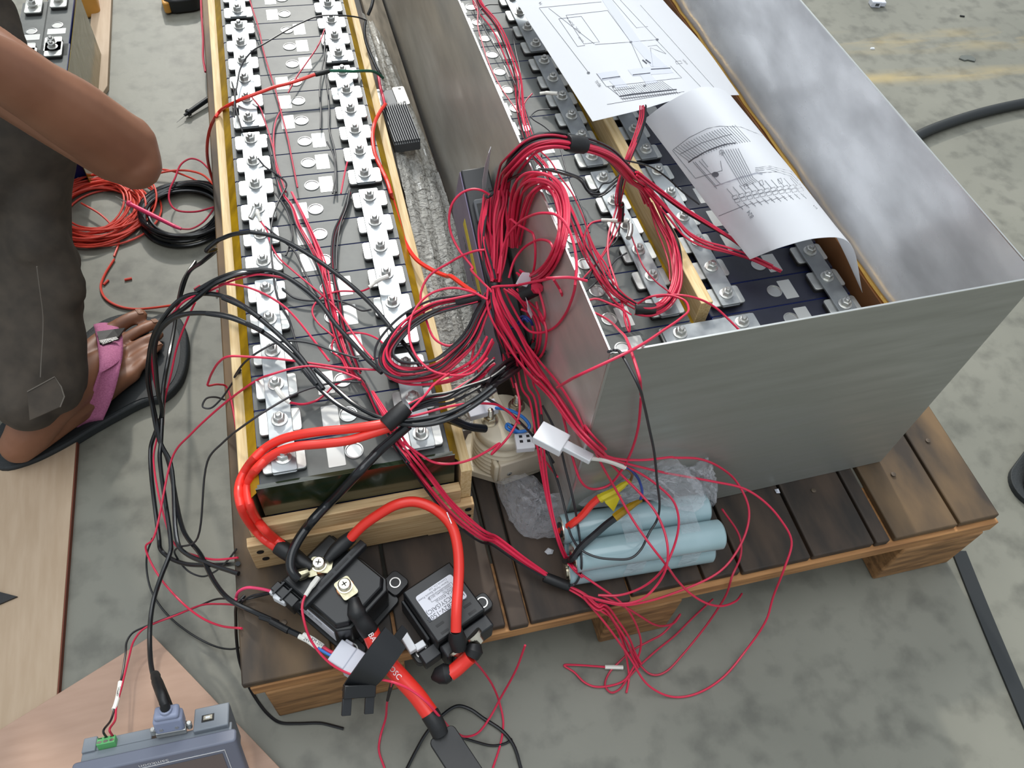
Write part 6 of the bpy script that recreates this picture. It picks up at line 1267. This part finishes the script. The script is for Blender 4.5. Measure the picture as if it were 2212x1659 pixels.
obj('lead', MB().tube(spline(pts('A', [(1155, 1465, -.11), (1220, 1465, -.112), (1290, 1430, -.112), (1345, 1370, -.11), (1378, 1320, -.1)]), 6), .0017, 7), 'red2', rpb)
kp = thing('test_probe', 'black multimeter test probe lying on the floor beside the pallet', 'test probe', at(*cp('A', 1260, 680), G))
a_, b_ = at(*cp('A', 1200, 725), G + .009), at(*cp('A', 1345, 625), G + .012)
obj('handle', MB().tube([a_, a_.lerp(b_, .06), a_.lerp(b_, .08), b_], [.0072, .0078, .0052, .0054], 12), 'blackplastic', kp)
obj('guard', MB().tube([a_, a_ + (a_ - b_).normalized() * .008], [.0035, .003], 10), 'blackplastic', kp)
obj('tip', MB().tube([a_, at(*cp('A', 1130, 785), G + .006)], [.001, .0004], 8), 'steelpin', kp)

# ================================================================== tape measure, spare cells, planks, debris
TM_ = frame(at(402, 14, G), (1, .1, 0))
tp = thing('tape_measure', 'black and amber tape measure on the floor at the top edge beside the pallet', 'tape measure', at(402, 14, G))
obj('shell', MB().rrect(-.048, -.032, .040, .045, .0015, .036, .028, TM_, 6), 'blackplastic', tp, bevel=.006)
ol = [(-.036, -.022), (-.030, -.026), (.000, -.034), (.028, -.030), (.034, -.022), (.034, .02), (-.036, .02)]
sm = MB(); nn = len(ol)
sm.add([(x * s_, y * s_, z) for s_ in (1, .90) for x, y in ol for z in (.0362,)], [(i, (i + 1) % nn, nn + (i + 1) % nn, nn + i) for i in range(nn)], TM_ @ Matrix.Scale(.8, 4))
sm.v = [TM_ @ V((p[0] * .86, p[1] * .86, .0365)) for s_ in (1, .88) for p in [(x * s_, y * s_) for x, y in ol]]
obj('amber_line', sm, 'toolyellow', tp, smooth=False)
obj('grip', MB().rrect(-.050, -.030, -.034, .043, .004, .03, .007, TM_), 'toolyellow', tp, bevel=.003)
text('lettering', 'INGCO', .016, TM_ @ V((-.026, -.006, .0364)), TM_.to_3x3() @ V((1, 0, 0)), TM_.to_3x3() @ V((0, 1, 0)), 'toolyellow', tp)
zt_ = G + .158
dd = at(128, 17, zt_) - at(118, 91, zt_); ra = math.atan2(dd.y, dd.x)
for k, (x, y, nm) in enumerate(((124, 55, 'far right'), (68, 68, 'far left'), (112, 165, 'near right'), (54, 180, 'near left'))):
    c = copy_tree(protoL); p = at(x, y, zt_); c.location = (p.x, p.y, G); c.rotation_euler = (0, 0, ra)
    tag(c, nm + ' one of the four spare cells behind the arm at the upper left', 'battery cell', 'spare cells at the upper left')
pa_, pb_ = at(124, 55, zt_), at(112, 165, zt_); cen = (pa_ + pb_) / 2; FA = frame(V((cen.x, cen.y, G)), dd)
aw = solid('film_wrap', MB().box((-.215, -.0275, .002), (.215, -.0262, .155), FA), 'amber', 'amber film wrapped round the spare cells at the upper left', 'film')
solid('wooden_plank', MB().prism([(p.x, p.y) for p in (at(204, 0, G), at(246, -40, G), at(236, 195, G), at(196, 260, G), at(170, 420, G))], G + .0005, G + .012), 'ply', 'pale plank lying on the floor beside the spare cells', 'plank', bevel=.001)
solid('tool_case', MB().rrect(-.05, -.045, .05, .05, .001, .10, .012, frame(at(168, 22, G), (1, .1, 0))), 'toolyellow', 'amber coloured case standing beside the spare cells', 'case', bevel=.006)
for k, (x, y, a) in enumerate(((229, 610, .9), (277, 603, .1), (426, 621, .6), (469, 633, 1.4))):
    c = at(x, y, G + .002); d = V((cos(a), sin(a), 0))
    solid('insulation_scrap', MB().tube([c - d * .006, c + d * .006], .0022, 9), 'red2' if k > 1 else 'redcoil', ORD[k] + ' from the left of the red insulation scraps on the floor', 'scrap', 'red insulation scraps')
wc = frame(at(1890, 12, G), (.9, -.2, 0))
wcn = thing('connector', 'milky white plug housing lying on the floor at the top right', 'connector', at(1890, 12, G))
obj('housing', MB().box((-.016, -.012, .0), (.010, .012, .016), wc).box((.0102, -.009, .002), (.024, .009, .014), wc), 'milky', wcn, bevel=.002)
obj('hole', MB().box((-.006, -.0125, .005), (.004, -.0121, .012), wc), 'heatsink', wcn)
solid('lint', MB().prism([(0, 0), (.012, -.002), (.014, .004), (.003, .006)], .0005, .003, frame(at(1880, 107, G), (1, 0, 0)), .3), 'paper', 'tiny white scrap on the floor beyond the steel box', 'scrap')
solid('scrap', MB().prism([(-.02, 0), (-.008, .012), (.02, .010), (.024, -.006), (.016, -.016), (0, -.008), (-.010, -.010)], .0008, .003, frame(at(2086, 127, G), (1, -.1, 0)), .05), 'scrap', 'torn dark grey scrap on the floor at the upper right', 'scrap')
solid('scrap', MB().box((-.006, -.002, .0004), (.006, .002, .003), frame(at(2078, 36, G), (1, -.4, 0))), 'tape', 'tiny black scrap on the floor near the top right corner', 'scrap')
hs = MB().tube(spline([at(x, y, z) for x, y, z in ((1930, 330, G + .012), (1985, 292, G + .012), (2060, 262, G + .012), (2150, 236, G + .012), (2260, 215, G + .012), (2400, 200, G + .012))], 8), .0115, 12)
solid('black_hose', hs, 'mesh_black', 'black hose lying on the floor at the right behind the steel box', 'hose')
bt0 = at(2190, 1040, G)
ft = thing('boot', 'tip of a black boot at the right edge of the floor', 'boot', bt0)
BFm = frame(bt0 + V((.048, -.012, 0)), (1, .55, 0))
prof_ = []
vs = []; fs = []; NB = 14; NS = 12
for k in range(NB + 1):
    t_ = k / NB; x = -.06 + .27 * t_; wv_ = .046 * math.sqrt(max(.0, 1 - (1 - min(1, t_ * 2.6)) ** 2)) + .001; hh_ = .034 + .05 * t_ * t_
    hh_ *= math.sqrt(max(.02, 1 - (1 - min(1, t_ * 3)) ** 2))
    for i in range(NS):
        a = 2 * pi * i / NS; vs.append((x, wv_ * cos(a), max(.006, .008 + hh_ * (sin(a) * .5 + .5))))
for k in range(NB):
    fs += [(k * NS + i, k * NS + (i + 1) % NS, (k + 1) * NS + (i + 1) % NS, (k + 1) * NS + i) for i in range(NS)]
fs += [tuple(range(NS - 1, -1, -1)), tuple(range(NB * NS, (NB + 1) * NS))]
obj('upper', MB().add(vs, fs, BFm), 'tape', ft)
obj('sole', MB().rrect(-.064, -.048, .21, .048, .0, .010, .044, BFm, 8), 'sole', ft, bevel=.001)
lnq = [at(x, y, G) for x, y in ((2078, 1215), (2100, 1215), (2235, 1560), (2212, 1570))]
ls = [at(2072, 1190, G + .004), at(2120, 1310, G + .004), at(2170, 1430, G + .004), at(2260, 1640, G + .004)]
solid('rubber_strip', MB().ribbon(spline(ls, 6), .011, (0, 0, 1), .0036), 'mesh_black', 'dark flat rubber strip on the floor at the lower right', 'strip')

# ================================================================== crouching worker (right foot, shin and elbow in view)
pr = thing('person', 'crouching worker in dark trousers, bare elbow on the knee, pink-strapped sandal', 'person', (-0.78, 0.62, G))
def limb(mb, P, R_, per=5, n=14):
    C = spline(P, per); m = len(C); k = len(R_) - 1; RR = []
    for i in range(m):
        t_ = i / (m - 1) * k; a = min(int(t_), k - 1); f_ = t_ - a; f_ = f_ * f_ * (3 - 2 * f_); RR.append(R_[a] * (1 - f_) + R_[a + 1] * f_)
    # rounded ends
    d0 = (C[0] - C[1]).normalized(); d1 = (C[-1] - C[-2]).normalized()
    ext = [(1.0, .08), (.86, .5), (.5, .86)]
    A_ = [(C[0] + d0 * RR[0] * e, RR[0] * s_) for e, s_ in ext]; B_ = [(C[-1] + d1 * RR[-1] * e, RR[-1] * s_) for e, s_ in reversed(ext)]
    mb.tube([q for q, _ in A_] + C + [q for q, _ in B_], [s_ for _, s_ in A_] + RR + [s_ for _, s_ in B_], n)
def remesh(o, vox, it=4):
    m = o.modifiers.new('remesh', 'REMESH'); m.mode = 'VOXEL'; m.voxel_size = vox; m.use_smooth_shade = True
    s_ = o.modifiers.new('smooth', 'SMOOTH'); s_.iterations = it; s_.factor = .5
PELV = V((-.90, .72, .03)); HIPR, HIPL = V((-.87, .62, .02)), V((-.88, .83, .02))
KNR, KNL = V((-.556, .575, .262)), V((-.69, .97, .20))
ANR, ANL = at(108, 872, -.045), V((-.74, 1.0, -.06))
CH = V((-.74, .70, .40)); NK = V((-.69, .70, .55)); HD = V((-.655, .69, .66))
SHR, SHL = V((-.645, .555, .47)), V((-.74, .87, .47))
ELR = at(262, 322, .350); WRR = at(-75, 95, .52)
ELL, WRL = V((-.60, 1.02, .30)), V((-.50, .86, .40))
b = MB()
limb(b, [PELV, PELV.lerp(CH, .35) + V((-.03, 0, 0)), PELV.lerp(CH, .75) + V((-.02, 0, 0)), CH], [.125, .115, .125, .12])
limb(b, [CH, CH.lerp(NK, .6), NK, HD - V((0, 0, .04))], [.115, .085, .05, .052])
limb(b, [SHL, CH.lerp(SHL, .3) + V((0, -.02, .03)), CH.lerp(SHR, .3) + V((0, .0, .03)), SHR], [.05, .075, .075, .05])
limb(b, [HD + V((-.012, 0, -.035)), HD + V((-.008, 0, .035))], [.070, .074])
limb(b, [HD + V((.018, 0, -.055)), HD + V((.026, 0, -.02))], [.045, .052])
limb(b, [HD + V((.070, 0, .008)), HD + V((.088, 0, -.022))], [.008, .013], n=8)                       # nose
for s_ in (-1, 1):
    limb(b, [HD + V((-.01, s_ * .073, .02)), HD + V((-.012, s_ * .076, -.02))], [.016, .012], n=8)     # ears
    limb(b, [HD + V((.066, s_ * .030, .022)), HD + V((.060, s_ * .045, .020))], [.009, .007], n=8)      # brow
limb(b, [HD + V((.070, -.02, -.050)), HD + V((.076, 0, -.050)), HD + V((.070, .02, -.050))], [.006, .008, .006], n=8)   # lips
# arms
limb(b, [SHR, SHR.lerp(ELR, .35) + V((0, 0, .004)), SHR.lerp(ELR, .72), ELR], [.046, .042, .040, .0395])
limb(b, [ELR, ELR.lerp(WRR, .3) + V((0, 0, .004)), ELR.lerp(WRR, .7), WRR], [.039, .037, .031, .022])
limb(b, [ELR + V((.010, -.010, -.012)), ELR + V((.006, .004, .004))], [.030, .033])
limb(b, [SHL, SHL.lerp(ELL, .5), ELL], [.046, .041, .035]); limb(b, [ELL, ELL.lerp(WRL, .4), WRL], [.034, .035, .022])
def hand(Wp, d, up):
    d = V(d).normalized(); up = V(up).normalized(); sd = d.cross(up).normalized()
    limb(b, [Wp, Wp + d * .045], [.021, .024]); limb(b, [Wp + d * .05 - sd * .02, Wp + d * .05 + sd * .02], [.017, .017])
    for k, (o_, ln) in enumerate(((-.030, .062), (-.010, .072), (.010, .068), (.029, .052))):
        p0 = Wp + d * .055 + sd * o_; p1 = p0 + (d + sd * o_ * 5).normalized() * ln * .5; p2 = p1 + (d * .7 - up * .7) * ln * .5
        limb(b, [p0, p1, p2], [.0092, .0086, .0074], n=8)
    q = Wp + d * .018 - sd * .024; limb(b, [q, q - sd * .022 + d * .022, q - sd * .026 + d * .048 - up * .012], [.0115, .0105, .0085], n=8)
hand(WRR, (-.3, .55, .5), (.6, .2, .6)); hand(WRL, (.5, -.6, .1), (0, 0, 1))
# legs
for hp, kn, an in ((HIPR, KNR, ANR), (HIPL, KNL, ANL)):
    limb(b, [hp, hp.lerp(kn, .5), kn], [.085, .075, .055])
    if kn is KNR: limb(b, [kn + V((-.01, 0, -.01)), at(52, 500, .13), at(72, 730, .02), an], [.044, .040, .037, .034])
    else: limb(b, [kn, kn.lerp(an, .35) + V((-.02, 0, 0)), kn.lerp(an, .75), an], [.050, .050, .040, .034])
# right foot
zt = -.111
hl_ = at(42, 962, -.098)
bases = [(240, 716), (258, 742), (270, 764), (280, 786), (286, 808)]
tips = [(303, 682), (335, 700), (343, 724), (342, 748), (331, 771)]
rad = [.0130, .0098, .0094, .0090, .0088]
limb(b, [ANR, ANR.lerp(hl_, .6), hl_], [.034, .032, .027])
limb(b, [ANR, at(165, 830, -.064), at(215, 790, -.082), at(255, 768, -.102)], [.034, .031, .024, .015])
for i, (a_, c_) in enumerate(zip(bases, tips)):
    pa = at(*a_, -.106 if i else -.104); pb = at(*c_, zt if i else -.104); pm_ = pa.lerp(pb, .55) + V((0, 0, .004))
    limb(b, [pa, pm_, pb], [rad[i] * 1.05, rad[i] * .92, rad[i] * .92], n=10)
    limb(b, [hl_.lerp(pa, .45) + V((0, 0, .012)), hl_.lerp(pa, .75) + V((0, 0, .008)), pa], [.026, .019, rad[i] * 1.15], n=10)
limb(b, [hl_, hl_.lerp(at(*bases[0], -.11), .5), at(*bases[0], -.108)], [.024, .020, .014])
limb(b, [hl_, hl_.lerp(at(*bases[4], -.11), .5), at(*bases[4], -.109)], [.026, .022, .013])
# left foot
fl_ = ANL + V((-.05, -.01, -.045)); ft_ = ANL + V((.13, .10, -.062))
limb(b, [ANL, fl_], [.033, .027]); limb(b, [ANL, ANL.lerp(ft_, .6) + V((0, 0, .01)), ft_], [.033, .028, .016]); limb(b, [fl_, ft_ + V((.01, -.03, 0))], [.026, .016])
for k in range(5):
    p0 = ft_ + V((.012 - k * .004, .028 - k * .018, 0)); limb(b, [p0, p0 + V((.034 - k * .004, .022, -.002))], [.011 if k == 0 else .0088, .009], n=8)
body = obj('body', b, 'skin', pr); remesh(body, .0042, 3)
# nails on the toes in view
for i, (a_, c_) in enumerate(zip(bases, tips)):
    pa = at(*a_, -.106); pb = at(*c_, zt if i else -.104); d = (pb - pa).normalized(); r_ = rad[i]
    Fm = frame(pb + V((0, 0, r_ * .80)) + d * .001, d, (d.x * .5, d.y * .5, 1))
    obj('nail', MB().rrect(-.004, -r_ * .5, .0055, r_ * .5, -.0006, .0003, .002, Fm), 'skinfoot', body)
# eyes and hair
for s_ in (-1, 1):
    obj('eye', MB().lathe([(.004, .0), (.0075, .003), (.006, .006), (.001, .0075)], 12, frame(HD + V((.058, s_ * .030, .004)), (0, 1, 0), (1, 0, 0))), 'white', body)
hb = MB(); limb(hb, [HD + V((-.03, 0, -.02)), HD + V((-.022, 0, .045))], [.074, .078]); limb(hb, [HD + V((-.02, 0, .055)), HD + V((.02, 0, .058))], [.066, .055])
ho = obj('hair', hb, 'hair', pr); remesh(ho, .006, 2)
# trousers
tb = MB()
limb(tb, [HIPR + V((0, .02, 0)), PELV + V((-.01, 0, .02)), HIPL + V((0, -.02, 0))], [.115, .13, .115])
limb(tb, [PELV, PELV + V((-.01, 0, .12))], [.128, .128])
limb(tb, [HIPR, HIPR.lerp(KNR, .5) + V((0, 0, -.01)), KNR + V((-.004, .0, .006))], [.112, .104, .066])
limb(tb, [KNR + V((-.006, 0, .0)), at(68, 430, .18), at(72, 590, .10), at(92, 730, .035), at(112, 812, -.004)], [.058, .048, .050, .056, .048])
limb(tb, [at(60, 620, .08), at(50, 780, .01), at(62, 862, -.012)], [.054, .056, .046])
limb(tb, [KNR.lerp(HIPR, .15) + V((0, 0, -.03)), at(10, 520, .06), at(0, 760, -.01)], [.06, .075, .05])
limb(tb, [HIPL, HIPL.lerp(KNL, .5), KNL], [.112, .1, .068]); limb(tb, [KNL, KNL.lerp(ANL, .4), ANL.lerp(KNL, .15)], [.066, .07, .06])
limb(tb, [at(-10, 20, .22), at(26, 95, .2)], [.03, .022])
rnd = random.Random(12)
for k in range(9):
    t_ = rnd.uniform(.1, .8); p = KNR.lerp(ANR, t_) + V((-.002, rnd.uniform(-.03, .03), 0)); limb(tb, [p, p + V((rnd.uniform(-.02, .01), rnd.uniform(-.04, .04), rnd.uniform(-.07, -.03)))], [.036, .034], n=10)
tr = obj('trousers', tb, 'trouser', pr); remesh(tr, .0058, 5)
def surf(c, L_, z0, lift=.0): return [at(*cp(c, x, y), z) for x, y, z in L_]
sew = MB().tube(spline(surf('E', [(300, 60, .20), (325, 250, .165), (350, 450, .125), (350, 600, .10), (335, 850, .06), (330, 960, .045)], 0), 6), .0009, 5)
obj('stitching', sew, 'thread', tr)
tabP = [at(*cp('E', x, y), z) for x, y, z in ((222, 1080, .048), (445, 958, .050), (500, 1040, .040), (525, 1120, .034), (490, 1205, .028), (240, 1315, .026))]
nrm = (tabP[0] - tabP[3]).cross(tabP[1] - tabP[4]).normalized(); nrm = nrm if nrm.z > 0 else -nrm
obj('hem_tab', MB().add(tabP + [p - nrm * .003 for p in tabP], [(5, 4, 3, 2, 1, 0), (6, 7, 8, 9, 10, 11)] + [(i, (i + 1) % 6, 6 + (i + 1) % 6, 6 + i) for i in range(6)]), 'trouser', tr, bevel=.0008)
obj('stitching', MB().tube([p + nrm * .0006 for p in (tabP[0], tabP[1], tabP[2], tabP[3], tabP[4])], .0008, 5), 'thread', tr)
# shirt
sb_ = MB()
limb(sb_, [PELV + V((-.01, 0, .10)), PELV.lerp(CH, .5) + V((-.03, 0, 0)), CH, CH.lerp(NK, .45)], [.138, .135, .142, .085])
limb(sb_, [SHL + V((0, .02, 0)), CH.lerp(SHL, .3) + V((0, -.02, .03)), CH.lerp(SHR, .3) + V((0, .0, .03)), SHR + V((0, .01, 0))], [.062, .09, .09, .060])
limb(sb_, [SHR, SHR.lerp(ELR, .22)], [.060, .054]); limb(sb_, [SHL, SHL.lerp(ELL, .45)], [.060, .052])
sh = obj('shirt', sb_, 'shirt', pr); remesh(sh, .0075, 4)
# sandal
sd_ = thing('sandal', 'black rubber sandal with a wide pink strap on the worker\'s right foot', 'sandal', at(220, 830, G))
OLP = [(329, 684), (356, 674), (380, 678), (398, 702), (406, 738), (402, 785), (386, 826), (352, 858), (313, 866), (250, 898), (200, 926), (140, 962), (60, 1000), (0, 1012), (-30, 985), (-12, 930), (60, 862), (140, 772), (205, 700), (270, 676)]
OLW = [at(x, y, -.123) for x, y in OLP]
OLW = [OLW[0]] + OLW[1:]
cl = spline(OLW + [OLW[0]], 4)[:-1]
sl_ = obj('sole', MB().prism([(p.x, p.y) for p in cl], G + .0005, -.123), 'sole', sd_, bevel=.003)
cc_ = sum((V((p.x, p.y)) for p in cl), V((0, 0))) / len(cl)
obj('footbed', MB().prism([tuple(cc_ + (V((p.x, p.y)) - cc_) * .9) for p in cl], -.1229, -.1219), 'mesh_black', sd_)
LS = spline([at(x, y, z) for x, y, z in ((203, 703, -.100), (211, 742, -.060), (213, 800, -.045), (203, 832, -.056), (189, 870, -.080), (165, 922, -.122))], 5)
RS = spline([at(x, y, z) for x, y, z in ((252, 704, -.100), (263, 726, -.080), (264, 765, -.066), (257, 808, -.066), (244, 856, -.086), (223, 906, -.122))], 5)
gv = []; NW = 7; m_ = len(LS)
for k in range(m_):
    sd2 = (RS[k] - LS[k]); up2 = sd2.cross(LS[min(k + 1, m_ - 1)] - LS[max(k - 1, 0)]).normalized(); up2 = up2 if up2.z > -.3 else -up2
    for i in range(NW):
        gv.append(LS[k].lerp(RS[k], i / (NW - 1)) + up2 * .0035 * sin(pi * i / (NW - 1)))
gf = [(k * NW + i, k * NW + i + 1, (k + 1) * NW + i + 1, (k + 1) * NW + i) for k in range(m_ - 1) for i in range(NW - 1)]
so_ = obj('strap', MB().add(gv, gf), 'strap', sd_)
sm_ = so_.modifiers.new('thick', 'SOLIDIFY'); sm_.thickness = .002; sm_.offset = -1
dk = [at(209, 716, -.064), at(246, 711, -.070), at(270, 708, -.082), at(256, 727, -.062), at(216, 744, -.0540)]
nd = V((-.2, .3, .9)).normalized()
dkm = MB().add(dk + [p - nd * .002 for p in dk], [(0, 1, 2, 3, 4), (9, 8, 7, 6, 5)] + [(i, (i + 1) % 5, 5 + (i + 1) % 5, 5 + i) for i in range(5)])
obj('buckle_flap', dkm, 'tape', sd_, smooth=False)
lb = [at(214, 735, -.0520), at(251, 727, -.0570), at(256, 732, -.0565), at(222, 744, -.0515)]
lbo = obj('brand_tag', MB().add(lb + [p - nd * .0015 for p in lb], [(0, 3, 2, 1), (4, 5, 6, 7), (0, 1, 5, 4), (1, 2, 6, 5), (2, 3, 7, 6), (3, 0, 4, 7)]), 'blackplastic', sd_, smooth=False)
text('lettering', 'IZPU', .0075, (lb[0] + lb[3]) / 2 + V((.001, 0, .0012)), lb[1] - lb[0], lb[0] - lb[3], 'whiteink', lbo, sx=1.2)
